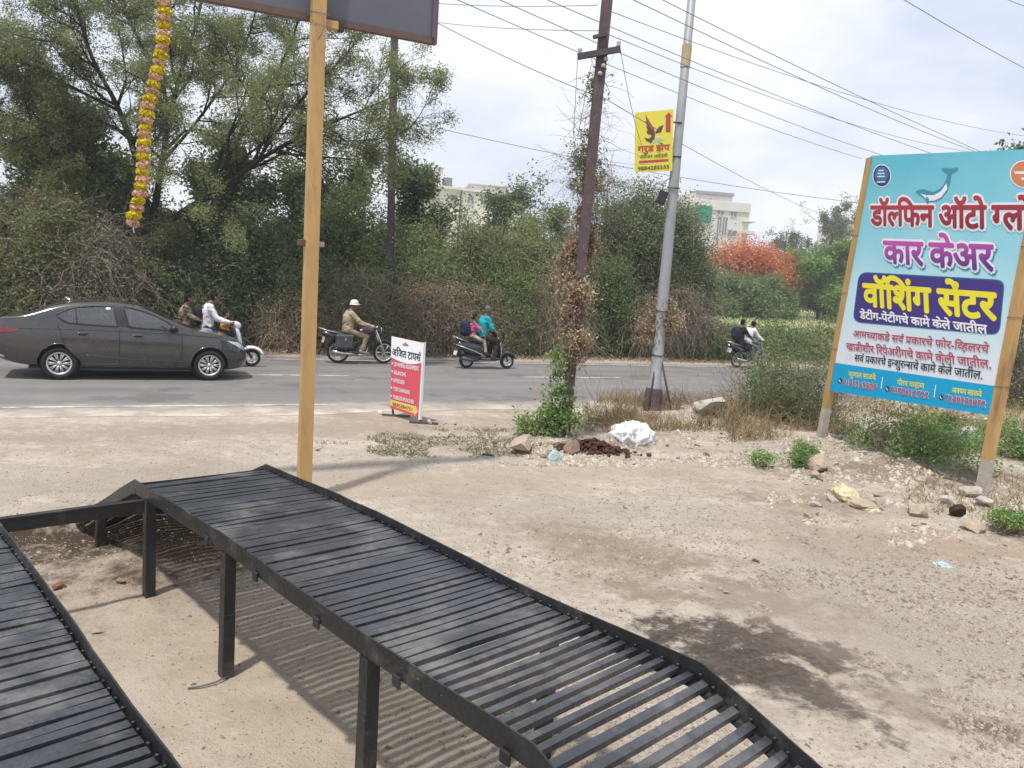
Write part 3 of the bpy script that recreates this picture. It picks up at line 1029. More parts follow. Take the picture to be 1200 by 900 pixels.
def flat(name, c, rough=.45, var=.03): 
    return mat('print ' + name, c, rough, 0, var, 3)
PR = {k: flat(k, c) for k, c in {
 'maroon': (.36, .035, .05), 'white': (.80, .82, .86), 'violet': (.055, .035, .22), 'yellow': (.82, .74, .04), 'cyan': (.0, .36, .66), 'black': (.02, .02, .03),
 'shade': (.03, .28, .42), 'dolphin': (.05, .27, .40), 'navy': (.02, .06, .16), 'blue': (.05, .16, .36), 'orange': (.62, .22, .10), 'crimson': (.42, .07, .13), 'name': (.75, .75, .12),
 'sign_yellow': (.66, .60, .06), 'red': (.42, .05, .05), 'sign_red': (.62, .08, .115), 'arrow': (.78, .52, .14), 'grey': (.2, .2, .23), 'green': (.30, .52, .36), 'rim': (.03, .16, .36)}.items()}

# ------------------------------------------------------------------ big billboard on two ochre posts
P1, P2 = G(961, 522), G(1149, 584)
hn = np.array([-(P2 - P1)[1], (P2 - P1)[0], 0]); hn /= np.linalg.norm(hn)
if hn.dot(CAM - P1) < 0: hn = -hn
BP = (P1 + hn * .04, hn)
cTL, cTR, cBR, cBL = (onplane(*q, *BP) for q in ((1020, 182.5), (1222, 174), (1163.5, 487), (973, 458)))
org = np.array([P1[0], P1[1], 0])
bb = empty('billboard', org, 'large sky blue car washing billboard with Marathi lettering on two ochre posts', 'billboard')
PORG['billboard'] = org
def quad_slab(name, cs, n, th, m_front, parent, org, mside=None):
    mb = MB()
    fr = [c - org for c in cs]; bk = [c - n * th - org for c in cs]
    mb.add(fr + bk, [(0, 1, 2, 3), (7, 6, 5, 4)] + [(i, (i + 1) % 4, 4 + (i + 1) % 4, 4 + i) for i in range(4)])
    return mb.build(name, m_front, parent)
def board_print():
    m, N, L, P = _nodes('sky blue flex print')
    t = N.new('ShaderNodeTexCoord'); s = N.new('ShaderNodeSeparateXYZ'); L.new(t.outputs['Generated'], s.inputs[0])
    n = N_noise(N, L, t.outputs['Object'], 1.1, 4, .5)
    v = N_math(N, L, 'ADD', s.outputs[2], N_math(N, L, 'MULTIPLY', N_math(N, L, 'SUBTRACT', n, .5), .3))
    r = N.new('ShaderNodeValToRGB'); e = r.color_ramp.elements
    e.new(.45); e.new(.72)
    for i, (p, c) in enumerate(((.18, (.70, .78, .86)), (.42, (.50, .76, .84)), (.68, (.27, .62, .74)), (.95, (.12, .50, .64)))):
        e[i].position = p; e[i].color = c + (1,)
    L.new(v, r.inputs[0]); L.new(r.outputs[0], P.inputs['Base Color'])
    P.inputs['Roughness'].default_value = .42
    return m
quad_slab('panel', (cTL, cTR, cBR, cBL), hn, .03, board_print(), bb, org)
O = .003
mb = MB(); pix_poly(mb, [(977.6, 425), (1170.2, 453), (1163.5, 487), (973, 458)], BP, org, O); mb.build('contact_band', PR['cyan'], bb, fixn=False)
def rrect(c, r=.13, n=6):
    """rounded quad in picture points"""
    c = [np.array(q, float) for q in c]; out = []
    for i in range(4):
        p, a, b = c[i], c[i - 1], c[(i + 1) % 4]
        ra = (a - p) / np.linalg.norm(a - p) * r; rb = (b - p) / np.linalg.norm(b - p) * r
        for k in range(n + 1):
            t = k / n
            out.append(tuple(p + ra * (1 - t) ** 2 + rb * t ** 2))
    return out
mb = MB(); pix_poly(mb, rrect([(1006.7, 318.4), (1178, 328), (1171.5, 393), (999, 377.5)], 11), BP, org, O); mb.build('name_plate', PR['rim'], bb, fixn=False)
mb = MB(); pix_poly(mb, rrect([(1007.3, 319.6), (1176.6, 329.3), (1170.6, 391.6), (1000.2, 376.3)], 10.5), BP, org, O + .002); mb.build('name_plate', PR['violet'], bb, fixn=False)
def L1(n_, s, tl, tr, bl, m_, bold, off, **k): return lettering('lettering', TXT[s], tl, tr, bl, BP, m_, bb, bold, off, **k)
LA = dict(tl=(1021, 242), tr=(1210, 241.5), bl=(1021, 263.5))
G_A = gradmat('print red to maroon', (.22, .02, .04), (.42, .04, .06), 2)
L1('', 'a', LA['tl'], LA['tr'], LA['bl'], PR['white'], .105, .004)
L1('', 'a', LA['tl'], LA['tr'], LA['bl'], G_A, .034, .008)
LB = ((1036, 283), (1164, 288), (1037, 307.5))
L1('', 'b', *LB, PR['shade'], .09, .0035, shift=(.03, -.05))
L1('', 'b', *LB, PR['white'], .095, .006)
L1('', 'b', *LB, gradmat('print violet to magenta', (.10, .035, .26), (.48, .08, .42), 2), .03, .010)
L1('', 'c', (1012, 333), (1167, 344.5), (1013, 357.5), PR['yellow'], .04, .008)
L1('', 'd', (1008, 365), (1157, 381.5), (1008.6, 373), PR['white'], .03, .008)
for s, q in (('e', ((1000.7, 387.5), (1160, 405), (1000.2, 394.5))), ('f', ((992, 402), (1161, 422.5), (992.6, 409.5)))):
    L1('', s, *q, PR['white'], .06, .004)
    L1('', s, *q, PR['crimson'], .022, .007)
L1('', 'g', (1002, 415.5), (1152, 435.5), (1001.5, 423), PR['black'], .012, .006)
mb = MB()
for k in range(8):
    a = k * math.pi / 4
    pix_poly(mb, [(996 + math.cos(a) * 3 + math.sin(a) * .4, 418 + math.sin(a) * 3), (996 + math.cos(a) * 1.2, 418 + math.sin(a) * 1.2), (996 + math.cos(a) * 3 - math.sin(a) * .4, 418.4 + math.sin(a) * 3)], BP, org, .005)
mb.build('bullet', PR['grey'], bb, fixn=False)
for s, q in (('h', ((995, 435.5), (1026.7, 439.8), (995, 441))), ('i', ((1052, 445.3), (1083.6, 449.6), (1052, 451))), ('j', ((1116, 454.2), (1151, 459), (1116, 460.2)))):
    L1('', s, *q, PR['name'], .02, .006)
for s, q in (('k', ((989, 444.2), (1028, 450), (988.5, 451.2))), ('l', ((1045, 453), (1089, 459.4), (1044.5, 460.2))), ('m', ((1108.5, 462.3), (1156, 469.6), (1108, 470)))):
    L1('', s, *q, PR['white'], .05, .006, latin=True)
    L1('', s, *q, PR['crimson'], .012, .010, latin=True)
for x0, y0, x1, y1 in ((1034.8, 441.5, 1033, 455.5), (1097, 451, 1095, 466)):
    mb = MB(); pix_poly(mb, [(x0 - .5, y0), (x0 + .5, y0), (x1 + .5, y1), (x1 - .5, y1)], BP, org, .006)
    mb.build('divider', PR['white'], bb, fixn=False)
for cx, cy in ((984.6, 446), (1040, 455.5), (1103.2, 465.6)):
    mb = MB(); pix_poly(mb, ellipse(cx, cy, 2.7, 3.5, 16), BP, org, .006, 0)
    pix_poly(mb, [(cx - 1.1, cy - 1.9), (cx - .3, cy - 1.7), (cx - .5, cy - .3), (cx + .9, cy + 1.1), (cx + 1.4, cy + 1.6), (cx + .7, cy + 2.2), (cx - .8, cy + 1.1), (cx - 1.4, cy - .7)], BP, org, .008, 1)
    mb.build('phone_symbol', [PR['navy'], PR['white']], bb, fixn=False)
# the two round badges and the dolphin
mb = MB()
pix_poly(mb, ellipse(1033.6, 206, 11, 13.6), BP, org, .0035, 0)
pix_poly(mb, ellipse(1033.6, 206, 10, 12.4), BP, org, .005, 1)
pix_poly(mb, ellipse(1033.6, 204.5, 8, 9), BP, org, .0065, 2)
for yy, hw in ((200, 3), (203.5, 4), (207, 4.5), (213.5, 5)):
    pix_poly(mb, [(1033 - hw, yy - .7), (1033 + hw, yy - 1), (1033 + hw, yy + .4), (1033 - hw, yy + .6)], BP, org, .008, 0)
mb.build('round_badge', [PR['white'], PR['navy'], PR['blue']], bb, fixn=False)
mb = MB()
pix_poly(mb, ellipse(1201, 204, 17.5, 16.5), BP, org, .0035, 0)
pix_poly(mb, ellipse(1201, 204, 16, 15), BP, org, .005, 1)
for yy, x0, x1 in ((203, 1189, 1214), (210, 1197, 1211)):
    pix_poly(mb, [(x0, yy - 2), (x1, yy - 2.3), (x1 - 1, yy + .8), (x0 + 1, yy + 1)], BP, org, .0065, 0)
mb.build('round_badge', [PR['white'], PR['orange']], bb, fixn=False)
def z3(*pts): return [(940 + x / 3.75, 160 + y / 3.75) for x, y in pts]
mb = MB()
pix_poly(mb, z3((498, 242), (512, 236), (535, 232), (556, 238), (575, 244), (600, 234), (622, 214), (634, 190), (640, 163), (620, 150), (614, 138), (634, 139), (651, 141), (668, 139), (688, 135), (682, 150), (656, 163), (652, 200), (640, 236), (612, 272), (585, 284), (556, 288), (534, 268), (512, 252)), BP, org, .005, 0)
pix_poly(mb, z3((520, 250), (548, 258), (580, 258), (612, 240), (636, 205), (640, 230), (612, 268), (585, 281), (558, 284), (538, 266)), BP, org, .0065, 1)
pix_poly(mb, z3((548, 262), (560, 274), (556, 300), (546, 288)), BP, org, .008, 0)
mb.build('dolphin_emblem', [PR['dolphin'], PR['white']], bb, fixn=False)
# posts, ties, back battens
ax_u = (cBR - cBL) / np.linalg.norm(cBR - cBL)
for base, edge_b, edge_t, side in ((P1, cBL, cTL, -1), (P2, cBR, cTR, 1)):
    gz = float(ground_h(base[0], base[1])) - .05
    b0 = np.array([base[0], base[1], gz])
    d = edge_t - edge_b; d /= np.linalg.norm(d)
    top = edge_t - d * .03 + ax_u * side * (.0 if side < 0 else .035) - hn * .03
    bot = b0 if side < 0 else b0
    mb = MB()
    ring = []
    lo, hi = bot, top
    for q in (0, .12, 1):
        c = lo + (hi - lo) * q
        ring.append([tuple(c + ax_u * a + hn * b - org) for a, b in ((-.055, -.055), (.055, -.055), (.055, .055), (-.055, .055))])
    mb.add([p for r in ring for p in r], [(i * 4 + k, i * 4 + (k + 1) % 4, i * 4 + 4 + (k + 1) % 4, i * 4 + 4 + k) for i in range(2) for k in range(4)] + [(3, 2, 1, 0), (8, 9, 10, 11)])
    po = mb.build('post', [M['yellow_paint'], M['concrete']], bb)
    me = po.data
    for p in me.polygons:
        if max(me.vertices[i].co.z for i in p.vertices) < .12 * (hi[2] - lo[2]) + .1: p.material_index = 1
    for q in (.22, .42, .62):                     # binding wire
        c = lo + (hi - lo) * (q + .12) - org
        t = MB()
        lp = [tuple(c + ax_u * a + hn * b) for a, b in ((-.06, -.06), (.06, -.06), (.06, .06), (-.06, .06))]
        t.tube(lp, .004, 5, closed=True); t.build('tie_wire', M['wire'], bb)
for q in (.04, .5, .96):
    a = cBL + (cTL - cBL) * q - hn * .05; b = cBR + (cTR - cBR) * q - hn * .05
    mb = MB(); mb.tube([tuple(a - org), tuple(b - org)], .02, 4); mb.build('batten', M['frame_brown'], bb)

# ------------------------------------------------------------------ tall ochre post with the grey-backed board overhead
Pp = G(356, 583)
org = np.array([Pp[0], Pp[1], 0])
hoard = empty('overhead_signboard', org, 'grey-backed signboard high on an ochre post behind the black ramp', 'signboard')
PORG[hoard.name] = org
vtop = onplane(373.5, 0, Pp, np.array([0, -1.0, 0]))
dirp = vtop - Pp; dirp = dirp / dirp[2]
bx = RE; by = np.cross(np.array([0, 0, 1.0]), bx)
mb = MB()
hw = .062
ring = [[tuple(dirp * z + np.array([0, 0, 0]) + bx * a + by * b) for a, b in ((-hw, -hw), (hw, -hw), (hw, hw), (-hw, hw))] for z in (-.05, 2.0, 4.0, 6.6)]
mb.add([p for r in ring for p in r], [(i * 4 + k, i * 4 + (k + 1) % 4, i * 4 + 4 + (k + 1) % 4, i * 4 + 4 + k) for i in range(3) for k in range(4)] + [(3, 2, 1, 0), (12, 13, 14, 15)])
mb.build('post', M['yellow_paint'], hoard)
bp0 = Pp + by * .13
nb = -by
BPl = (bp0, nb)
q_bl, q_br = onplane(245, -2, *BPl), onplane(508, 48.5, *BPl)
u = q_br - q_bl; u /= np.linalg.norm(u)
q_bl = q_bl - u * .6
upv = np.array([0, 0, 1.0]) + dirp * 0
Hb = .85
cs = [q_bl + upv * Hb, q_br + upv * Hb, q_br, q_bl]
quad_slab('panel', cs, nb, .035, M['sign_back'], hoard, org)
def edge_bar(name, a, b, m_, w=.06, d=.07):
    a, b = np.asarray(a), np.asarray(b)
    t = (b - a) / np.linalg.norm(b - a); s = np.cross(t, nb)
    mb = MB(); r = [[tuple(p + s * x + nb * y - org) for x, y in ((-w / 2, -.045), (w / 2, -.045), (w / 2, d - .045), (-w / 2, d - .045))] for p in (a, b)]
    mb.add(r[0] + r[1], [(0, 1, 5, 4), (1, 2, 6, 5), (2, 3, 7, 6), (3, 0, 4, 7), (3, 2, 1, 0), (4, 5, 6, 7)])
    return mb.build(name, m_, hoard)
edge_bar('frame_bar', q_bl, q_br, M['frame_brown'])
edge_bar('frame_bar', q_br - upv * .028, q_br + upv * (Hb + .03), M['frame_purple'])
edge_bar('frame_bar', q_bl + upv * Hb, q_br + upv * Hb, M['frame_brown'])
edge_bar('frame_bar', q_bl - upv * .028, q_bl + upv * (Hb + .03), M['frame_purple'])
c = onplane(381, 27, Pp, nb) - org
mb = MB(); mb.box(c + bx * .05 + by * .03, (.16, .07, .075), RA, 0, .006); mb.build('bracket', M['yellow_paint'], hoard)
mb = MB(); mb.box(c + bx * .155 + by * .03, (.05, .075, .08), RA, 0, .004); mb.build('bracket', M['black_plastic'], hoard)
cz = (onplane(373, 18, Pp, nb) - org)[2]
mb = MB(); mb.tube([tuple(dirp * cz + bx * a + by * b) for a, b in ((-.085, -.085), (.085, -.085), (.085, .17), (-.085, .17))], .006, 5, closed=True)
mb.tube([tuple(dirp * (cz - k * .06) + bx * (.01 + .03 * math.sin(k)) - by * .09) for k in range(5)], .004, 4)
mb.build('tie_wire', M['wire'], hoard)
cz = (onplane(361, 285, Pp, nb) - org)[2]
mb = MB(); mb.box(dirp * cz - bx * .095, (.07, .05, .06), RA, 0, .005); mb.build('lug', M['frame_brown'], hoard)
mb = MB(); mb.box(dirp * cz + bx * .09 + by * .02, (.07, .05, .05), RA, 0, .005); mb.build('lug', M['concrete'], hoard)

# ------------------------------------------------------------------ red standing sign at the road edge
S1, S2 = G(459, 488), G(491, 496.5)
hn = np.array([-(S2 - S1)[1], (S2 - S1)[0], 0]); hn /= np.linalg.norm(hn)
if hn.dot(CAM - S1) < 0: hn = -hn
SP = (S1, hn)
org = np.array([S1[0], S1[1], 0])
rs = empty('standing_sign', org, 'red and white standing sign for tyre services at the road edge', 'sign')
PORG['standing_sign'] = org
cs = [onplane(*q, *SP) for q in ((459, 394), (496, 402), (490.8, 488.5), (457.3, 478.5))]
quad_slab('panel', cs, hn, .02, PR['sign_red'], rs, org)
mb = MB(); pix_poly(mb, [(459, 394), (496, 402), (494.6, 424.5), (490, 426.2), (484, 426.8), (477, 426.2), (470, 424), (464, 421.4), (458.5, 418.5)], SP, org, .003); mb.build('header', PR['white'], rs, fixn=False)
mb = MB(); pix_poly(mb, [(457.8, 468), (486.5, 476), (486.8, 474.3), (490.2, 482), (485.6, 488), (486, 485), (457.5, 474.5)], SP, org, .003); mb.build('arrow', PR['arrow'], rs, fixn=False)
def L2(s, tl, tr, bl, m_, bold=.014, off=.006, latin=True): lettering('lettering', TXT[s], tl, tr, bl, SP, m_, rs, bold, off, latin)
L2('q', (459.8, 408.6), (493.3, 415.6), (459.8, 416.3), PR['black'], .02, .006, False)
L2('r', (462.6, 424.2), (491.3, 429.6), (462.4, 429), PR['white'])
L2('s', (462.2, 433.8), (476, 436.8), (462, 438.3), PR['white'])
L2('t', (461.8, 443.2), (474.2, 446), (461.6, 447.7), PR['white'])
L2('u', (461.4, 453), (480.8, 457.6), (461.2, 457.4), PR['white'])
L2('v', (461, 462.6), (485.5, 468.8), (460.8, 467), PR['white'])
L2('w', (460.3, 471.2), (483.6, 477.8), (460, 475.2), PR['black'], .0)
mb = MB()
for x, y in ((460.4, 425.4), (460, 434.5), (459.7, 444), (459.3, 453.8), (459, 463.5)):
    pix_poly(mb, [(x - .8, y - 1.3), (x + .9, y + .6), (x - .8, y + 2)], SP, org, .005)
mb.build('bullet', PR['white'], rs, fixn=False)
mb = MB(); pix_poly(mb, [(472, 403), (475, 402), (475.4, 400), (476.2, 402.5), (479, 404), (478.6, 406), (472.4, 405)], SP, org, .005); mb.build('emblem', PR['grey'], rs, fixn=False)
mb = MB()
ed = [onplane(*q, *SP) - org for q in ((496.2, 401.4), (497.2, 401.6), (492.2, 492), (490.9, 492))]
mb.add([p + hn * .012 for p in ed] + [p - hn * .035 for p in ed], [(0, 1, 2, 3), (7, 6, 5, 4)] + [(i, (i + 1) % 4, 4 + (i + 1) % 4, 4 + i) for i in range(4)])
mb.build('frame_edge', PR['white'], rs)
for base, (px, py) in ((S1, (457.8, 470)), (S2, (491, 484))):
    t = onplane(px, py, *SP) - org - hn * .03
    b = base - org - hn * .03
    mb = MB(); mb.tube([(b[0], b[1], .02), tuple(t)], .018, 4); mb.build('leg', M['rust_paint'], rs)
    mb = MB()
    sx = np.array([1, -.05, 0])
    mb.box((b[0] + .05, b[1], .02), (.46, .045, .025), R(2), 0, .003); mb.build('foot', M['rust_paint'], rs)

# ------------------------------------------------------------------ grey pole and its yellow sign
GPB = G(764, 484)
gn = np.array([0, -1.0, 0])
gtop = onplane(811, -6, GPB, gn)
gd = (gtop - GPB) / (gtop[2] - GPB[2])
org = np.array([GPB[0], GPB[1], 0])
gp = empty('street_pole', org, 'tapering grey steel pole bound with dry creeper beside the road', 'pole')
mb = MB()
prof = [(0, .16), (.05, .16), (.52, .15), (.56, .118), (2.6, .108), (2.65, .104), (5.0, .092), (5.05, .088), (9.2, .07)]
mb.loft([[tuple(gd * z + np.array([math.cos(a), math.sin(a), 0]) * r) for a in np.linspace(0, 2 * math.pi, 14, endpoint=False)] for z, r in prof])
mb.build('pole_shaft', M['grey_pole'], gp)
mb = MB(); mb.lathe([(.175, 0), (.175, .42), (.15, .5)], n=14); mb.build('base_sleeve', M['rust_paint'], gp)
za = topz(GPB, 66)
mb = MB(); mb.loft([[tuple(gd * z + np.array([math.cos(a), math.sin(a), 0]) * .091) for a in np.linspace(0, 2 * math.pi, 14, endpoint=False)] for z in (za - .2, za + .2)], cap=False); mb.build('painted_band', mat('faded ochre band', (.40, .32, .19), .7, 0, .15, 6), gp)
for dx in (.35, -.12):
    mb = MB(); mb.tube([tuple(gd * 1.35), (dx, -.22, 0)], .02, 5); mb.build('stay', M['rust_paint'], gp)
for z in (1.15, 2.0, topz(GPB, 220)):
    mb = MB(); c = gd * z; mb.tube([(c[0] + math.cos(a) * .118, c[1] + math.sin(a) * .118, c[2] + .02 * math.sin(a)) for a in np.linspace(0, 2 * math.pi, 12, endpoint=False)], .010, 4, closed=True); mb.build('clamp_band', M['black_plastic'], gp)
c = gd * topz(GPB, 233) + np.array([-.22, -.10, 0])
mb = MB(); mb.box(c, (.17, .14, .24), Matrix.Rotation(.3, 3, 'Y'), 0, .015); mb.build('junction_box', M['black_plastic'], gp)
mb = MB(); mb.tube([tuple(c + np.array([0, 0, .12])), tuple(c + np.array([.02, 0, .3])), tuple(gd * (c[2] + .42))], .008, 5); mb.build('cable', M['wire'], gp)
YP = (GPB + np.array([0, -.11, 0]), gn)
cs = [onplane(*q, *YP) for q in ((744.3, 132), (789.3, 128), (787.8, 200.3), (743.7, 201.8))]
org = np.array([cs[3][0], cs[3][1], cs[3][2]])
ys = empty('pole_sign', org, 'small yellow metal sign with an eagle and a red arrow clamped to the grey pole', 'sign')
PORG['pole_sign'] = org
quad_slab('panel', cs, gn, .012, PR['sign_yellow'], ys, org)
def z2(*pts): return [(735 + x / 10, 120 + y / 10) for x, y in pts]
mb = MB(); pix_poly(mb, z2((487, 115), (532, 168), (508, 166), (508, 350), (450, 350), (452, 170), (436, 170)), YP, org, .003); mb.build('arrow', PR['red'], ys, fixn=False)
mb = MB()
pix_poly(mb, z2((210, 140), (248, 200), (285, 262), (318, 320), (328, 370), (318, 440), (300, 440), (290, 470), (270, 485), (262, 465), (225, 455), (210, 425), (195, 410), (250, 425), (275, 412), (285, 385), (238, 370), (222, 330), (245, 335), (215, 270), (240, 285), (210, 215), (228, 225)), YP, org, .003, 0)
pix_poly(mb, z2((332, 345), (352, 315), (370, 288), (400, 275), (428, 262), (412, 310), (398, 350), (366, 358), (330, 368)), YP, org, .003, 0)
pix_poly(mb, z2((300, 470), (345, 425), (400, 430), (445, 440), (390, 450), (345, 478), (310, 490)), YP, org, .003, 2)
pix_poly(mb, z2((215, 150), (250, 215), (300, 300), (296, 330), (262, 290), (232, 215)), YP, org, .0045, 1)
pix_poly(mb, z2((345, 400), (380, 392), (400, 405), (365, 412)), YP, org, .003, 3)
mb.build('eagle_emblem', [flat('dark brown', (.10, .045, .05)), PR['red'], PR['green'], PR['white']], ys, fixn=False)
def L3(s, tl, tr, bl, m_, bold, latin=False): lettering('lettering', TXT[s], tl, tr, bl, YP, m_, ys, bold, .006, latin)
L3('n', (747.5, 171.8), (785, 169.4), (747.5, 178.2), PR['red'], .03)
L3('o', (750, 182.3), (782.5, 180.6), (750, 186), PR['black'], .005)
mb = MB(); pix_poly(mb, z2((138, 685), (484, 662), (484, 692), (138, 716)), YP, org, .003); mb.build('strip', PR['red'], ys, fixn=False)
L3('p', (747.5, 195.6), (784, 193), (747.5, 200), PR['black'], .015, True)
for q in ((788, 143), (787.5, 183)):
    c = onplane(*q, *YP) - org
    mb = MB(); mb.box((c[0] + .07, c[1] + .02, c[2]), (.22, .012, .03), None, 0, .002); mb.build('clamp', M['black_plastic'], ys)
# ------------------------------------------------------------------ trees, thicket, creepers
def blob_points(n, blobs, clump=.34, nclump=None, shell=.55, hollow=.35):
    """leaf points gathered in ragged clumps over a set of ellipsoids (cx,cy,cz,rx,ry,rz); returns points and a tone per point"""
    vol = np.array([b[3] * b[4] + b[3] * b[5] + b[4] * b[5] for b in blobs]); vol = vol / vol.sum()
    nclump = nclump or max(12, n // 90)
    which = rng.choice(len(blobs), nclump, p=vol)
    B = np.array(blobs)[which]
    d = rng.normal(size=(nclump, 3)); d /= np.linalg.norm(d, axis=1, keepdims=True)
    rad = np.where(rng.random(nclump) < shell, rng.uniform(.82, 1.12, nclump), rng.uniform(hollow, .9, nclump))
    C = B[:, :3] + d * B[:, 3:] * rad[:, None]
    C[:, 2] = np.maximum(C[:, 2], .15)
    sz = clump * rng.lognormal(0, .45, nclump)
    w = sz ** 1.6; w /= w.sum()
    k = rng.choice(nclump, n, p=w)
    P = C[k] + rng.normal(size=(n, 3)) * (sz[k] * .5)[:, None] * np.array([1, 1, .75])
    P[:, 2] = np.abs(P[:, 2] - .03) + .03
    tone = rng.random(nclump)[k] * .55 + rng.random(n) * .45
    return P, tone

def twig_lines(K, blobs, L=.9, droop=.5, P=6, start=None, bend=.35, updir=.2):
    which = rng.choice(len(blobs), K)
    B = np.array(blobs)[which]
    d = rng.normal(size=(K, 3)); d /= np.linalg.norm(d, axis=1, keepdims=True)
    S = B[:, :3] + d * B[:, 3:] * rng.uniform(.5, 1.05, (K, 1))
    S[:, 2] = np.maximum(S[:, 2], .05)
    v = d * .6 + rng.normal(size=(K, 3)) * .7; v[:, 2] += updir
    v /= np.linalg.norm(v, axis=1, keepdims=True)
    ln = L * rng.lognormal(0, .4, K)[:, None]
    out = np.empty((K, P, 3)); out[:, 0] = S
    for i in range(1, P):
        v = v + rng.normal(size=(K, 3)) * bend; v[:, 2] -= droop * .5
        v /= np.linalg.norm(v, axis=1, keepdims=True)
        out[:, i] = out[:, i - 1] + v * ln / (P - 1)
    out[..., 2] = np.maximum(out[..., 2], .02)
    return out

def foliage(name, parent, org, P, tone, ln, wd, key, **k):
    V, Q = leaf_arrays(P - org, ln, wd, **k)
    return np_mesh(name, V, Q, L_[key], parent, tone)
def twigs(name, parent, org, PTS, r0, r1, key='twig', sides=3):
    V, Q = tube_arrays(PTS - org, r0, r1, sides)
    per = (PTS.shape[1] - 1) * sides
    return np_mesh(name, V, Q, L_[key], parent, np.repeat(rng.random(len(PTS)), per))

def dome(px, hw, top, n, depth=1.3, parts=5, base=0.0, z0=None):
    """ellipsoids that fill the picture box px+-hw from the ground up to row top, standing at road distance n"""
    c = RN(px, n); w = abs(np.dot(RN(px + hw, n) - c, RE)); h = topz(c, top)
    out = []
    for i in range(parts):
        f = (i + .5) / parts * 2 - 1
        u = f * w * .78 + random.uniform(-.1, .1) * w
        hh = h * (1 - .38 * f * f) * random.uniform(.82, 1.04)
        q = c + RE * u + RNV * random.uniform(-.3, .35) * depth
        r = w * random.uniform(.38, .55)
        out.append((q[0], q[1], hh * .45, r, depth * random.uniform(.6, .9), hh * .50))
        if hh > 2.2:
            q2 = q + RE * random.uniform(-.2, .2) * w
            out.append((q2[0], q2[1], hh * .74, r * .8, depth * .6, hh * .24))
    return c, w, h, out

BUSHN = [0]
def bush(name, px, hw, top, n, label, leaf, nleaf, lsz=.075, depth=1.4, twig=600, twl=.9, droop=.4, stems=14, cat='bush', group=None, dry=0, dryl=.06, clump=.34, parts=5, tone=0.0, tr=.006):
    c, w, h, bl = dome(px, hw, top, n, depth, parts)
    org = np.array([c[0], c[1], 0])
    e = empty(name, org, label, cat, group)
    nleaf = int(nleaf * 1.5); lsz = lsz * 1.3
    twig = int(twig * (.25 if name in ('hedge_bush', 'creeper_mound', 'roadside_hedge') else .7))
    if nleaf:
        P, t = blob_points(nleaf, bl, clump)
        foliage('foliage', e, org, P, np.clip(t + tone, 0, 1), lsz, lsz * .55, leaf, droop=.25)
    if dry:
        P, t = blob_points(dry, bl, clump * .8)
        foliage('dry_leaves', e, org, P, t, dryl, dryl * .5, 'dry', droop=.4)
    if twig:
        twigs('twigs', e, org, twig_lines(twig, bl, twl, droop), tr * rng.lognormal(0, .3, twig), .0025)
    if stems:
        K = stems; S = np.empty((K, 6, 3))
        u = rng.uniform(-.8, .8, K) * w
        b0 = c + u[:, None] * RE + rng.uniform(-.5, .5, (K, 1)) * RNV * depth
        for i in range(6):
            f = i / 5
            S[:, i] = b0 + RE * (u[:, None] * .25 * f) + rng.normal(size=(K, 3)) * .10 * f
            S[:, i, 2] = f * h * rng.uniform(.55, .9, K)
        V, Q = tube_arrays(S - org, .035 * rng.lognormal(0, .4, K), .010, 5)
        np_mesh('stems', V, Q, M['bark_dark'], e)
    return e

# ---- branching trees
def grow_tree(limbs, n_child=(6, 6), child_len=(.45, .5), twist=.35, up=.25, minlen=.25, levels=2, tipdroop=.0):
    """limbs: list of (points, r0, r1). Returns polylines per level"""
    lev = [[(np.array(p, float), a, b) for p, a, b in limbs]]
    for k in range(levels):
        nxt = []
        for pts, ra, rb in lev[-1]:
            seg = np.linalg.norm(np.diff(pts, axis=0), axis=1); tot = seg.sum()
            m = max(2, int(n_child[k] * random.uniform(.8, 1.2)))
            for j in range(m):
                f = (.22 if k == 0 else .12) + (1 - (.22 if k == 0 else .12)) * (j + random.random()) / m
                s = f * tot; i = 0
                while i < len(seg) - 1 and s > seg[i]: s -= seg[i]; i += 1
                t = (pts[i + 1] - pts[i]) / (seg[i] + 1e-9)
                p = pts[i] + t * min(s, seg[i])
                d = np.array([random.gauss(0, 1) for _ in range(3)]); d -= t * d.dot(t); d /= np.linalg.norm(d)
                v = t * .65 + d * .8 + np.array([0, 0, up]); v /= np.linalg.norm(v)
                L = max(minlen, tot * child_len[k] * (1.1 - .55 * f) * random.uniform(.7, 1.25))
                q = [p]
                for _ in range(5):
                    v = v + np.array([random.gauss(0, twist * .5) for _ in range(3)]) + np.array([0, 0, -tipdroop * .3])
                    v /= np.linalg.norm(v); q.append(q[-1] + v * L / 5)
                r = max(.004, (ra + (rb - ra) * f) * .5)
                nxt.append((np.array(q), r, max(.002, r * .3)))
        lev.append(nxt)
    return lev
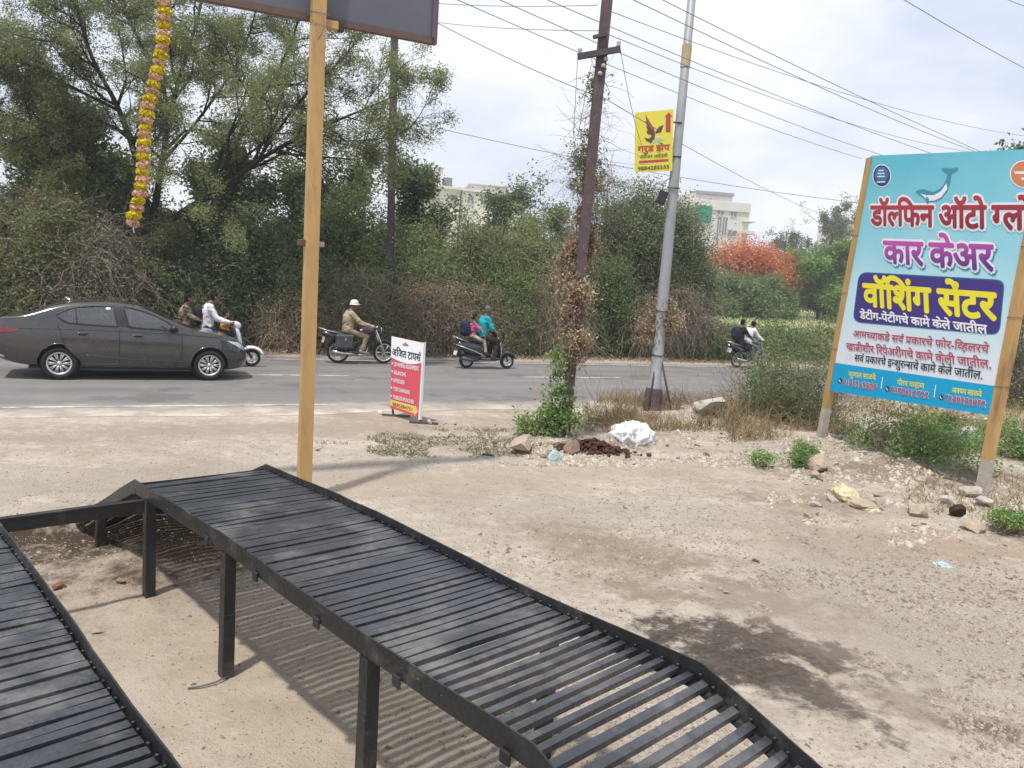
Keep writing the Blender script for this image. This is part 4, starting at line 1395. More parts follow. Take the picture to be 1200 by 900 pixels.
def tree(name, label, base, limbs, leaf, nleaf, lsz, cat='tree', group=None, n_child=(7, 6), child_len=(.45, .45), twist=.4, up=.2, spread=.12, bark='bark', lw=.45, levels=2, tipdroop=.1, leaf_from=0.25, thin=None):
    org = np.array([base[0], base[1], 0])
    e = empty(name, org, label, cat, group)
    lev = grow_tree(limbs, n_child, child_len, twist, up, levels=levels, tipdroop=tipdroop)
    mb = MB()
    if thin is not None: lev[0] = [(p, a * .72, b * .72) for p, a, b in lev[0]]
    for p, a, b in lev[0]: mb.tube([tuple(q - org) for q in p], list(np.linspace(a, b, len(p))), 9)
    mb.build('trunk', M[bark], e, fixn=False)
    for k, nm in enumerate(('branches', 'twigs', 'twigs')[:levels]):
        PTS = np.array([q[0] for q in lev[k + 1]])
        V, Q = tube_arrays(PTS - org, np.array([q[1] for q in lev[k + 1]]), np.array([q[2] for q in lev[k + 1]]), 5 if k == 0 else 3)
        np_mesh(nm, V, Q, M[bark], e)
    T = np.array([q[0] for q in lev[-1]])
    if thin is not None: T = T[np.array([rng.random() < thin(*proj(q[-1])) for q in T])]
    k = rng.integers(0, len(T), nleaf); f = rng.uniform(leaf_from, 1, nleaf) * (T.shape[1] - 1.001)
    i = f.astype(int); fr = (f - i)[:, None]
    P = T[k, i] * (1 - fr) + T[k, i + 1] * fr + rng.normal(size=(nleaf, 3)) * spread
    tone = rng.random(len(T))[k] * .5 + rng.random(nleaf) * .5
    foliage('crown', e, org, P, tone, lsz, lsz * lw, leaf, droop=.15)
    return e

def pl(pts, depth):
    """polyline in the picture at a list of depths"""
    if not isinstance(depth, (list, tuple)): depth = [depth] * len(pts)
    return [D(x, y, d) for (x, y), d in zip(pts, depth)]
def sm(pts, k=4):
    P = np.array(pts); out = []
    for i in range(len(P) - 1):
        a = P[max(i - 1, 0)]; b, c = P[i], P[i + 1]; d = P[min(i + 2, len(P) - 1)]
        for j in range(k):
            t = j / k
            out.append(.5 * ((2 * b) + (c - a) * t + (2 * a - 5 * b + 4 * c - d) * t * t + (3 * b - a - 3 * c + d) * t ** 3))
    out.append(P[-1]); return np.array(out)

# big feathery acacia on the left
ab = RN(182, 24.0)
d0 = float((ab - CAM).dot(FWD))
gb = proj(ab)
limbs = [
 (sm(pl([gb, (183, 320), (176, 268)], [d0, d0 - .1, d0 - .2])), .24, .18),
 (sm(pl([(178, 275), (215, 248), (258, 222), (300, 190), (352, 160), (410, 135), (470, 110)], [d0 - .2, d0 - .4, d0 - .8, d0 - 1.2, d0 - 1.6, d0 - 2, d0 - 2.2])), .15, .02),
 (sm(pl([(176, 272), (165, 205), (140, 130), (105, 60), (80, -40)], [d0 - .2, d0 - .5, d0 - 1.2, d0 - 2, d0 - 2.4])), .16, .03),
 (sm(pl([(178, 268), (190, 190), (205, 110), (232, 20), (250, -70)], [d0 - .2, d0 + .2, d0 + .3, d0 + .2, d0])), .14, .03),
 (sm(pl([(250, 226), (285, 150), (325, 85), (352, 15), (362, -60)], [d0 - .8, d0 - .6, d0 - .6, d0 - .8, d0 - 1])), .09, .02),
 (sm(pl([(300, 190), (350, 120), (400, 70), (440, 20)], [d0 - 1.2, d0 - 1.5, d0 - 1.8, d0 - 2])), .06, .015),
 (sm(pl([(170, 240), (110, 190), (50, 150), (-20, 130), (-80, 120)], [d0 - .3, d0 - .9, d0 - 1.6, d0 - 2.2, d0 - 2.4])), .12, .02),
 (sm(pl([(140, 130), (80, 100), (20, 70), (-60, 40)], [d0 - 1.2, d0 - 1.5, d0 - 2, d0 - 2])), .07, .02),
 (sm(pl([(205, 110), (170, 60), (140, 0), (120, -60)], [d0 + .3, d0 + .8, d0 + 1, d0 + 1])), .07, .02),
 (sm(pl([(190, 190), (240, 130), (285, 60), (310, -30)], [d0 + .2, d0 + .8, d0 + 1.2, d0 + 1.5])), .07, .02),
 (sm(pl([(352, 160), (420, 165), (480, 150), (512, 92)], [d0 - 1.6, d0 - 1.9, d0 - 2.1, d0 - 2.3])), .035, .008),
]
tree('acacia_tree', 'large feathery acacia with dark crooked limbs behind the brown sedan', ab, limbs, 'acacia', 340000, .078, n_child=(19, 13), child_len=(.36, .48), twist=.4, up=.10, spread=.11, bark='bark_dark', lw=.36, thin=lambda x, y: float(np.interp(x, [-50, 120, 300, 400, 520], [.95, 1, .8, .28, .18])) * float(np.interp(y, [-60, 0, 120, 200], [.75, .8, .9, 1])))

# darker trees standing in the hedge line behind the acacia
def stock_tree(name, label, px, top, n, hw, leaf, nleaf, lsz, group=None, bark='bark', trunk=.16, spread=.16, nl=7, crown0=.35, **k):
    b = RN(px, n); h = topz(b, top); w = abs(np.dot(RN(px + hw, n) - b, RE))
    L = []
    tr = [b + np.array([random.gauss(0, .06) * i, random.gauss(0, .06) * i, h * .8 * i / 5]) for i in range(6)]
    L.append((sm(tr, 2), trunk, trunk * .25))
    for j in range(nl):
        f = crown0 + (1 - crown0) * j / nl
        i = min(4, int(f * 5 * .9)); s = tr[i] + (tr[i + 1] - tr[i]) * (f * 4.5 - i if f * 4.5 - i < 1 else .5)
        a = j * 2.4 + random.uniform(-.4, .4)
        ww = w * (1.05 - .55 * max(0, f - .45) / .55) * random.uniform(.75, 1.05)
        dz = h * random.uniform(.05, .20)
        q = [s, s + np.array([math.cos(a) * ww * .45, math.sin(a) * ww * .45, dz * .55]), s + np.array([math.cos(a) * ww, math.sin(a) * ww, dz])]
        q[2][2] = min(q[2][2], h)
        L.append((sm(q, 3), trunk * .4, .015))
    return tree(name, label, b, L, leaf, int(nleaf * 1.7), lsz * 1.3, 'tree', group, bark=bark, spread=spread, **k)
stock_tree('thicket_tree', 'dense dark green tree filling the gap left of the acacia trunk', 92, 95, 26.5, 85, 'green', 36000, .12, bark='bark_dark', spread=.26, nl=11, crown0=.15)
stock_tree('thicket_tree', 'dark green tree right behind the crooked acacia limb', 262, 150, 27.0, 70, 'dark', 26000, .12, bark='bark_dark', spread=.24, nl=11, crown0=.12)
stock_tree('thicket_tree', 'deep green tree directly behind the tall ochre post', 372, 150, 27.0, 62, 'green', 24000, .12, bark='bark_dark', spread=.24, nl=10, crown0=.12)
stock_tree('thicket_tree', 'narrow dark tree beside the thin dark utility pole', 474, 152, 26.8, 30, 'dark', 15000, .12, bark='bark_dark', spread=.22, nl=9, crown0=.2)
stock_tree('thicket_tree', 'grey green bare-topped tree over the pale rooftops', 596, 188, 36, 34, 'dark', 9000, .15, spread=.26, nl=9, crown0=.2)
stock_tree('thicket_tree', 'thin leafy tree right of the pale rooftops', 640, 205, 37, 26, 'green', 7000, .14, spread=.26, nl=8, crown0=.2)

# hedge bushes along the far side of the road, left to right
bush('creeper_thicket', -40, 75, 200, 24.0, 'brown tangled dry creeper thicket at the left edge behind the sedan boot', 'olive', 30000, .062, 1.5, 1700, 1.1, .35, 14, dry=9000, tr=.006)
bush('creeper_thicket', 62, 62, 195, 23.6, 'grey brown tangle of dry creepers above the sedan roof', 'olive', 30000, .062, 1.4, 2000, 1.1, .35, 14, dry=8000, tr=.006)
bush('creeper_thicket', 128, 42, 262, 23.4, 'drooping brown twigs left of the acacia trunk', 'greygreen', 12000, .06, 1.2, 2000, 1.1, .5, 10, dry=4500, tr=.006)
bush('hedge_bush', 222, 52, 268, 24.6, 'dark shaded bush behind the white scooter', 'dark', 22000, .075, 1.5, 900, 1.0, .6, 12)
bush('hedge_bush', 150, 60, 175, 26, 'shaded green mass under the acacia crown', 'dark', 20000, .08, 1.3, 600, 1.0, .6, 12)
bush('hedge_bush', 292, 48, 235, 24.2, 'dark green hanging bush ahead of the white scooter', 'dark', 24000, .075, 1.5, 900, 1.1, .7, 12)
bush('hedge_bush', 345, 44, 248, 23.9, 'mid green bush left of the ochre post', 'green', 22000, .07, 1.4, 600, 1.0, .5, 12)
bush('hedge_bush', 408, 46, 205, 24.6, 'tall leafy bush right of the ochre post above the motorcyclist', 'green', 26000, .075, 1.5, 600, 1.0, .5, 12)
bush('dry_shrub', 345, 45, 330, 23.0, 'low brown dry shrub between ochre post and motorcycle rear', 'dry', 5000, .055, .9, 2200, .9, .5, 8, tr=.005)
bush('dry_shrub', 425, 50, 316, 22.9, 'low dry shrub directly behind the motorcyclist in khaki', 'olive', 12000, .055, .9, 2000, .9, .5, 8, tr=.005)
bush('hedge_bush', 500, 34, 268, 23.3, 'bright green leafy bush between the motorcyclist and the black scooter', 'green', 16000, .07, 1.0, 300, .8, .4, 8, tone=.25)
bush('hedge_bush', 492, 50, 240, 24.2, 'olive bush behind the standing red sign, under the pale rooftops', 'olive', 32000, .07, 1.5, 500, 1.0, .6, 12)
bush('creeper_thicket', 562, 48, 232, 24.0, 'rounded bush topped with rust brown dry creeper', 'olive', 26000, .065, 1.5, 1500, 1.1, .8, 12, dry=5000)
bush('dry_shrub', 500, 58, 318, 22.8, 'low straw brown tangle behind the red standing sign', 'dry', 9500, .055, .9, 2600, .9, .5, 8, tr=.005)
bush('hedge_bush', 578, 30, 282, 23.2, 'bright green bush just above the rider in turquoise', 'fresh', 9000, .065, .9, 250, .8, .4, 8, tone=-.1)
bush('hedge_bush', 618, 42, 240, 24.3, 'yellowish green bush above the black scooter', 'olive', 19000, .07, 1.5, 900, 1.1, .7, 12, tone=.15)
bush('dry_shrub', 640, 36, 318, 23.0, 'hanging brown creeper mass right of the black scooter', 'olive', 8000, .055, 1.0, 3000, 1.2, 1.0, 8, tr=.005)
bush('dry_shrub', 580, 38, 330, 22.9, 'low dry shrub behind the rider in turquoise', 'olive', 6500, .055, .9, 1800, .9, .5, 8, dry=4000, tr=.005)
bush('twiggy_bush', 690, 40, 190, 24.4, 'sparse pale twiggy bush around the leaning brown pole', 'ivy', 9000, .06, 1.2, 1500, 1.0, .1, 14, tr=.007, clump=.3)
bush('creeper_mound', 742, 50, 207, 24.6, 'tall dense mound of ivy-like creeper between the two poles', 'ivy', 60000, .075, 1.6, 700, .9, .9, 12, clump=.42)
bush('creeper_mound', 786, 34, 252, 24.2, 'grey green creeper mound right of the grey pole', 'ivy', 36000, .065, 1.4, 1800, 1.1, 1.0, 10, clump=.4)
bush('dry_shrub', 775, 48, 318, 23.2, 'dark brushy undergrowth behind the base of the grey pole', 'greygreen', 9000, .055, 1.0, 2600, 1.1, .9, 10, dry=3500, tr=.005)
bush('hedge_bush', 705, 40, 292, 23.3, 'deep green undergrowth behind the leaning brown pole', 'green', 15000, .07, 1.0, 500, .8, .6, 10)
bush('roadside_hedge', 842, 40, 374, 23.4, 'low leafy hedge left of the motorcycle with two riders', 'green', 11000, .08, 1.3, 500, .7, .3, 8)
bush('roadside_hedge', 902, 44, 377, 24.0, 'low leafy hedge behind the motorcycle with two riders', 'green', 13000, .085, 1.3, 500, .7, .3, 8)
bush('roadside_hedge', 962, 44, 378, 24.4, 'low leafy hedge left of the blue billboard', 'olive', 12000, .09, 1.3, 500, .7, .3, 8)
bush('roadside_hedge', 1040, 60, 352, 24.4, 'leafy hedge hidden behind the lower left of the billboard', 'green', 9000, .1, 1.4, 300, .7, .3, 8)
bush('roadside_hedge', 1140, 70, 340, 24.4, 'tall hedge seen right of the billboard', 'greygreen', 12000, .1, 1.6, 700, .9, .3, 8)
bush('roadside_hedge', 1225, 60, 322, 23.4, 'dark bush at the right edge beyond the billboard post', 'dark', 12000, .1, 1.6, 500, .9, .3, 8)

# beyond the field
stock_tree('flame_tree', 'flame tree covered in orange red blossom beyond the field', 856, 272, 55, 38, 'redflower', 5200, .17, spread=.5, nl=12, crown0=.62, trunk=.28)
stock_tree('flame_tree', 'smaller orange flowering tree right of the large flame tree', 897, 280, 54, 28, 'redflower', 3600, .17, spread=.5, nl=10, crown0=.6, trunk=.24)
def under(px, top, n, hw, key, nl_, label, name='field_tree', ls=.22, trunk=.25, **k):
    stock_tree(name, label, px, top, n, hw, key, nl_, ls, spread=.34, nl=11, crown0=.25, trunk=trunk, **k)
under(846, 316, 51, 34, 'green', 8000, 'green tree in front of the white house under the flame tree')
under(893, 320, 51, 26, 'green', 6500, 'dark green tree under the orange blossoms')
under(872, 322, 51, 36, 'green', 5000, 'olive green tree mixed with the orange blossoms')
under(957, 277, 53, 40, 'fresh', 22000, 'rounded bright green tree left of the billboard')
under(992, 288, 53, 28, 'fresh', 12000, 'green tree half hidden by the billboard edge')
under(912, 244, 95, 17, 'dark', 4200, 'grey green distant tree against the sky above the flame tree', ls=.28)
under(963, 205, 90, 17, 'dark', 6500, 'tall conical distant tree above the bright green tree', ls=.28, trunk=.3)
under(1000, 222, 92, 14, 'dark', 4500, 'tall distant tree beside the billboard edge', ls=.28, trunk=.3)
under(932, 262, 97, 14, 'dark', 3000, 'low distant tree between two taller distant trees', ls=.28)
stock_tree('mango_tree', 'dark leafy tree rising behind the top right of the billboard', 1236, 70, 11.0, 58, 'dark', 22000, .16, spread=.22, nl=12, crown0=.4, trunk=.22)
for i in range(16):
    px = 640 + i * 42
    bush('far_bush', px, 30, 330 - (8 if px < 800 else 0) + random.uniform(-6, 8), 72 + random.uniform(-2, 4), 'distant dark bush in the row along the far edge of the field', 'dark', 2600, .25, 2.5, 0, cat='bush', group='bushes along the far edge of the field', stems=0, clump=.7)

# crop in the field
K = 26000
e_ = rng.uniform(-20, 70, K); n_ = rng.uniform(f0 + .5, f1 + 4, K)
P = e_[:, None] * RE + n_[:, None] * RNV
P[:, 2] = field_z(n_) + rng.uniform(0, .3, K)
V, Q = leaf_arrays(P, .36, .09, up=.0, droop=-1.2)
tag(np_mesh('field_crop', V, Q, L_['field'], None, rng.random(K)), 'pale green crop in the field', kind='stuff')
# wire fence at the back of the crop
fe = empty('field_fence', RE * 30 + RNV * 61, 'thin post and wire fence along the back of the pale field', 'fence')
fo = np.array(fe.location)
fz_ = float(field_z(np.array(61.0)))
for k in range(26):
    q = RE * (8 + k * 2.1) + RNV * 61
    mb = MB(); mb.tube([(q[0] - fo[0], q[1] - fo[1], fz_), (q[0] - fo[0], q[1] - fo[1], fz_ + 1.25)], .05, 5); mb.build('fence_post', M['concrete'], fe)
mb = MB()
for z in (.4, .8, 1.2):
    a = RE * 8 + RNV * 61.05 - fo; b = RE * 60.5 + RNV * 61.05 - fo
    mb.tube([(a[0], a[1], fz_ + z), (b[0], b[1], fz_ + z)], .02, 4)
mb.build('fence_wire', M['wire'], fe)
# ------------------------------------------------------------------ vehicles
def interp(tab, x):
    xs = [t[0] for t in tab]; return float(np.interp(x, xs, [t[1] for t in tab]))
def apply_mods(o):
    dg = bpy.context.evaluated_depsgraph_get(); dg.update()
    me = bpy.data.meshes.new_from_object(o.evaluated_get(dg))
    old = o.data; o.modifiers.clear(); o.data = me
    bpy.data.meshes.remove(old)
    return o
def wheel(name, parent, c, r, rim_r, wd, spokes=10, solid=False, side=-1, sp_w=.016):
    """tyre with rim and spokes; axis along y"""
    e = bpy.data.objects.new(name, None); COL.objects.link(e); e.parent = parent; e.location = c
    h = wd / 2
    mb = MB()
    mb.lathe([(rim_r, -h * .75), (rim_r + (r - rim_r) * .5, -h), (r - .025, -h * .92), (r - .004, -h * .6), (r, 0), (r - .004, h * .6), (r - .025, h * .92), (rim_r + (r - rim_r) * .5, h), (rim_r, h * .75), (rim_r - .01, 0)], axis='Y', n=36, close=True)
    mb.build('tyre', M['rubber'], e)
    mb = MB()
    mb.lathe([(rim_r + .004, -h * .78), (rim_r - .022, -h * .80), (rim_r - .026, 0), (rim_r - .022, h * .80), (rim_r + .004, h * .78)], axis='Y', n=36)
    mb.lathe([(.0, side * h * .72), (.035, side * h * .70), (.042, side * h * .5), (.03, -side * h * .4), (0, -side * h * .4)], axis='Y', n=16)
    for k in range(spokes):
        a = 2 * math.pi * k / spokes
        for d in ((-.11, .11) if solid else (0,)):
            p0 = (math.cos(a) * .03, side * h * .55, math.sin(a) * .03)
            p1 = (math.cos(a + d) * (rim_r - .018), side * h * .68, math.sin(a + d) * (rim_r - .018))
            mb.tube([p0, p1], [sp_w * .8, sp_w], 5)
    mb.build('rim', M['silver'], e)
    if solid:
        mb = MB(); mb.lathe([(0, side * h * .15), (rim_r - .02, side * h * .15), (rim_r - .02, side * h * .05), (0, side * h * .05)], axis='Y', n=24); mb.build('brake_disc', M['black_plastic'], e)
    return e

# ---- the sedan
rw = G(72.5, 444.6); fw = G(243, 446.2)
mid = (rw + fw) / 2
oc = mid - RE * 1.30 + RNV * .80
car = empty('sedan_car', (oc[0], oc[1], .006), 'dark bronze grey sedan passing on the near lane of the road', 'car', rot=(0, 0, RA))
TOP = [(-1.06, .88), (-1.03, 1.06), (-.97, 1.125), (-.80, 1.135), (-.58, 1.165), (-.40, 1.235), (-.18, 1.345), (.05, 1.425), (.35, 1.47), (.7, 1.489), (1.05, 1.478), (1.35, 1.425), (1.7, 1.285), (2.05, 1.115), (2.27, 1.01), (2.5, .968), (2.8, .925), (3.0, .875), (3.18, .80), (3.3, .69), (3.37, .56), (3.39, .46)]
BOT = [(-1.06, .50), (-1.0, .38), (-.8, .29), (-.45, .235), (0, .20), (2.6, .19), (3.0, .19), (3.25, .215), (3.35, .28), (3.39, .36)]
WID = [(-1.06, .60), (-1.02, .70), (-.9, .78), (-.6, .835), (-.2, .865), (.5, .874), (1.8, .874), (2.5, .865), (2.85, .835), (3.1, .75), (3.28, .60), (3.37, .42), (3.39, .34)]
BELT = [(-1.06, .80), (-.97, 1.0), (-.6, 1.065), (0, 1.045), (1.0, 1.0), (2.0, .965), (2.3, .945), (2.8, .87), (3.2, .70), (3.39, .44)]
rings = []
for x in [-1.06, -1.03, -.97, -.86, -.7, -.56, -.42, -.28, -.1, .1, .35, .7, 1.05, 1.35, 1.6, 1.85, 2.1, 2.28, 2.42, 2.6, 2.8, 2.98, 3.12, 3.24, 3.33, 3.39]:
    t, b, W, bl = interp(TOP, x), interp(BOT, x), interp(WID, x), interp(BELT, x)
    bl = min(bl, t - .03)
    h = max(0, t - bl)
    mid_z = b + (bl - b) * .55
    tum = .36 * h if h > .12 else .25 * h
    R_ = [(0, b), (W * .6, b), (W * .90, b + .012), (W * .975, b + .07), (W * .99, b + (mid_z - b) * .55), (W, mid_z), (W * .995, mid_z + (bl - mid_z) * .5), (W * .972, bl - .02), (W * .955, bl)]
    wr = max(.2, W * .955 - tum)
    for f, g in ((.3, .25), (.6, .55), (.84, .86)):
        R_.append((W * .955 + (wr - W * .955) * g, bl + h * f))
    R_ += [(wr * .93, bl + h * .965), (wr * .62, bl + h * .99), (wr * .3, t), (0, t)]
    ring = [(x, -y, z) for y, z in R_] + [(x, y, z) for y, z in reversed(R_[1:-1])]
    rings.append(ring)
mb = MB(); mb.loft(rings)
body = mb.build('body', M['car_paint'], car)
cut = MB()
for ax in (0, 2.6):
    for s in (-1, 1):
        cut.tube([(ax, s * .55, .315), (ax, s * 1.1, .315)], .352, 40, smooth=False)
cuto = cut.build('cutter', M['black_plastic'])
ms = body.modifiers.new('s', 'SUBSURF'); ms.levels = 2; ms.render_levels = 2
apply_mods(body)
bm = bmesh.new(); bm.from_mesh(body.data); bvh = BVHTree.FromBMesh(bm); bm.free()
mbn = body.modifiers.new('b', 'BOOLEAN'); mbn.object = cuto; mbn.operation = 'DIFFERENCE'; mbn.solver = 'EXACT'
apply_mods(body)
bpy.data.objects.remove(cuto)
bm = bmesh.new(); bm.from_mesh(body.data)
kill = []
for f in bm.faces:
    c = f.calc_center_median()
    if abs(c.y) > .70 and c.z > .12 and min(math.hypot(c.x, c.z - .315), math.hypot(c.x - 2.6, c.z - .315)) < .352: kill.append(f)
bmesh.ops.delete(bm, geom=kill, context='FACES'); bm.to_mesh(body.data); bm.free()
def on_side(x, z, s, off):
    h = bvh.ray_cast(Vector((x, s * 3, z)), Vector((0, -s, 0)))
    if h[0] is None: return Vector((x, s * .3, z))
    n = h[1] if h[1].y * s > 0 else -h[1]
    return h[0] + n * off
def side_panel(name, poly, s, off, m_, parent, nz=7, nx=9, thick=0.0):
    """skin panel over an x-wide outline (x,z), draped on the body side"""
    P = np.array(poly); z0, z1 = P[:, 1].min(), P[:, 1].max()
    def span(z):
        xs = []
        for i in range(len(P)):
            a, b = P[i], P[(i + 1) % len(P)]
            if (a[1] - z) * (b[1] - z) <= 0 and abs(a[1] - b[1]) > 1e-9:
                xs.append(a[0] + (b[0] - a[0]) * (z - a[1]) / (b[1] - a[1]))
        return (min(xs), max(xs)) if xs else (P[:, 0].mean(),) * 2
    mb = MB(); vs = []
    for j in range(nz + 1):
        z = z0 + (z1 - z0) * (j / nz * .998 + .001)
        a, b = span(z)
        for i in range(nx + 1):
            vs.append(on_side(a + (b - a) * i / nx, z, s, off))
    fs = [(j * (nx + 1) + i, j * (nx + 1) + i + 1, (j + 1) * (nx + 1) + i + 1, (j + 1) * (nx + 1) + i) for j in range(nz) for i in range(nx)]
    mb.add(vs, fs, 0, True)
    return mb.build(name, m_, parent)
def side_line(name, pts, s, r, off, m_, parent):
    mb = MB(); q = []
    for a, b in zip(pts[:-1], pts[1:]):
        k = max(2, int(math.dist(a, b) / .06))
        q += [(a[0] + (b[0] - a[0]) * i / k, a[1] + (b[1] - a[1]) * i / k) for i in range(k)]
    q.append(pts[-1])
    mb.tube([on_side(x, z, s, off) for x, z in q], r, 5); return mb.build(name, m_, parent)
W_REAR = [(-.04, 1.185), (.03, 1.245), (.14, 1.30), (.32, 1.352), (.55, 1.378), (.90, 1.385), (.965, 1.02), (.5, 1.035), (.16, 1.055), (.05, 1.10)]
W_FRONT = [(1.06, 1.385), (1.2, 1.37), (1.42, 1.315), (1.62, 1.235), (1.80, 1.14), (1.93, 1.055), (2.02, .975), (1.15, 1.01)]
def grow(poly, d):
    P = np.array(poly); c = P.mean(0); return [tuple(p + (p - c) / np.linalg.norm(p - c) * d) for p in P]
def inside(poly, x, z):
    c = False; n = len(poly); j = n - 1
    for i in range(n):
        if (poly[i][1] > z) != (poly[j][1] > z) and x < (poly[j][0] - poly[i][0]) * (z - poly[i][1]) / (poly[j][1] - poly[i][1]) + poly[i][0]: c = not c
        j = i
    return c
bm = bmesh.new(); bm.from_mesh(body.data)
for poly in (W_REAR, W_FRONT):
    P = np.array(poly); x0, x1, z0, z1 = P[:, 0].min() - .05, P[:, 0].max() + .05, P[:, 1].min() - .05, P[:, 1].max() + .05
    for cuts in (2, 1):
        es_ = set()
        for f in bm.faces:
            c = f.calc_center_median()
            if abs(c.y) > .4 and x0 < c.x < x1 and z0 < c.z < z1: es_.update(f.edges)
        bmesh.ops.subdivide_edges(bm, edges=list(es_), cuts=cuts, use_grid_fill=True)
    bmesh.ops.delete(bm, geom=[f for f in bm.faces if abs(f.calc_center_median().y) > .4 and inside(poly, f.calc_center_median().x, f.calc_center_median().z)], context='FACES')
bm.to_mesh(body.data); bm.free()
for p in body.data.polygons: p.use_smooth = True
for y in (-.37, .37):
    mb = MB(); mb.box((1.02, y, .82), (.13, .46, .55), Matrix.Rotation(-.22, 3, 'Y'), 0, .05); mb.box((.93, y, 1.17), (.09, .25, .17), Matrix.Rotation(-.15, 3, 'Y'), 0, .04); mb.box((1.28, y, .56), (.5, .48, .14), None, 0, .05); mb.build('seat', M['dark_grey'], car)
mb = MB(); mb.box((.12, 0, .84), (.16, 1.25, .52), Matrix.Rotation(-.3, 3, 'Y'), 0, .05)
for y in (-.38, 0, .38): mb.box((.03, y, 1.13), (.09, .24, .12), None, 0, .04)
mb.build('rear_seat', M['dark_grey'], car)
mb = MB(); mb.box((1.9, 0, .86), (.42, 1.45, .18), None, 0, .06); mb.build('dashboard', M['black_plastic'], car)
mb = MB(); A_ = np.linspace(0, 2 * math.pi, 20, endpoint=False); mb.tube([(1.62 + math.sin(a) * .07, -.37 + math.cos(a) * .18, .96 + math.sin(a) * .17) for a in A_], .016, 6, closed=True); mb.tube([(1.62, -.53, .96), (1.66, -.37, .94), (1.62, -.21, .96)], .014, 5); mb.build('steering_wheel', M['black_plastic'], car)
for s in (-1, 1):
    side_line('window_surround', W_REAR + W_REAR[:1], s, .017, .002, M['black_plastic'], car)
    side_line('window_surround', W_FRONT + W_FRONT[:1], s, .017, .002, M['black_plastic'], car)
    d1 = side_panel('door', [(-.02, 1.0), (.10, .62), (.36, .34), (.44, .30), (.985, .30), (.985, 1.0)], s, .004, M['car_paint'], car, 9, 9)
    d2 = side_panel('door', [(1.0, .965), (1.0, .30), (1.95, .30), (2.06, .45), (2.10, .70), (2.06, .945)], s, .004, M['car_paint'], car, 9, 9)
    side_panel('side_window', W_REAR, s, .003, M['window'], d1)
    side_panel('side_window', W_FRONT, s, .003, M['window'], d2)
    side_panel('pillar', [(.93, 1.39), (1.035, 1.39), (1.135, 1.02), (.985, 1.02)], s, .009, M['black_plastic'], car, 5, 3)
    side_line('window_divider', [(.26, 1.345), (.29, 1.05)], s, .011, .008, M['black_plastic'], d1)
    for d, x0 in ((d1, .27), (d2, 1.20)):
        mb = MB(); z0 = .875 if x0 < 1 else .862
        p = on_side(x0 + .11, z0, s, .018)
        mb.sph(p, (.105, .014, .019), 14, 8); mb.build('door_handle', M['car_paint'], d)
        mb = MB(); p = on_side(x0 + .11, z0 - .012, s, .004); mb.sph(p, (.08, .008, .030), 12, 6); mb.build('handle_recess', M['black_plastic'], d)
    side_line('character_line', [(-.78, .93), (0, .945), (1.0, .93), (2.1, .905), (2.75, .86)], s, .008, .001, M['black_plastic'], car)
    side_line('door_seam', [(-.02, 1.03), (.10, .62), (.36, .34)], s, .006, .003, M['black_plastic'], car)
    side_line('door_seam', [(.992, 1.0), (.992, .29)], s, .006, .003, M['black_plastic'], car)
    side_line('door_seam', [(2.07, .95), (2.10, .70), (2.06, .45), (1.95, .29)], s, .006, .003, M['black_plastic'], car)
    side_line('sill_trim', [(.40, .30), (1.2, .285), (2.2, .275)], s, .012, .004, M['black_plastic'], car)
    side_line('sill_trim', [(.42, .47), (1.2, .40), (2.15, .37)], s, .010, .0, M['car_paint'], car)
    side_panel('headlight', [(2.93, .80), (3.10, .79), (3.26, .70), (3.33, .60), (3.28, .585), (3.16, .67), (2.98, .765)], s, .006, M['clear_lens'], car, 6, 8)
    side_panel('tail_light', [(-1.02, .80), (-.80, .84), (-.60, .90), (-.62, .935), (-.85, .955), (-1.03, .95)], s, .006, M['red_lens'], car, 6, 8)
    side_panel('fog_lamp_recess', [(3.12, .36), (3.30, .38), (3.33, .48), (3.2, .45)], s, .005, M['black_plastic'], car, 4, 5)
    side_panel('bumper_reflector', [(-.98, .43), (-.86, .40), (-.85, .43), (-.97, .47)], s, .006, M['clear_lens'], car, 3, 4)
    for ax in (0, 2.6):
        side_line('arch_lip', [(ax + math.cos(a) * .357, .315 + math.sin(a) * .357) for a in np.linspace(R(-14), R(194), 30)], s, .013, -.002, M['car_paint'], car)
    mb = MB(); p = on_side(1.93, .99, s, .10)
    mb.sph(p, (.075, .10, .065), 14, 10); mb.box((p[0] - .0, p[1] - s * .07, p[2] - .05), (.05, .12, .03), None, 0, .008); mb.build('door_mirror', M['black_plastic'], car)
def on_top(x, y, off, down=True):
    h = bvh.ray_cast(Vector((x, y, 3)), Vector((0, 0, -1)))
    n = h[1] if h[1].z > 0 else -h[1]
    return h[0] + n * off
def top_panel(name, xs, hw0, hw1, m_, nx=8, ny=10):
    vs = []
    for i in range(nx + 1):
        f = i / nx; x = xs[0] + (xs[1] - xs[0]) * f; hw = hw0 + (hw1 - hw0) * f
        for j in range(ny + 1):
            y = (j / ny * 2 - 1) * hw
            bulge = (1 - (y / hw) ** 2) * .06 * (1 if xs[0] > 1 else -1)
            vs.append(on_top(x + bulge, y, .006))
    mb = MB(); mb.add(vs, [(i * (ny + 1) + j, i * (ny + 1) + j + 1, (i + 1) * (ny + 1) + j + 1, (i + 1) * (ny + 1) + j) for i in range(nx) for j in range(ny)], 0, True)
    return mb.build(name, m_, car)
top_panel('windscreen', (1.42, 2.2), .54, .70, M['glass_dark'])
top_panel('rear_window', (-.46, .02), .66, .55, M['glass'])
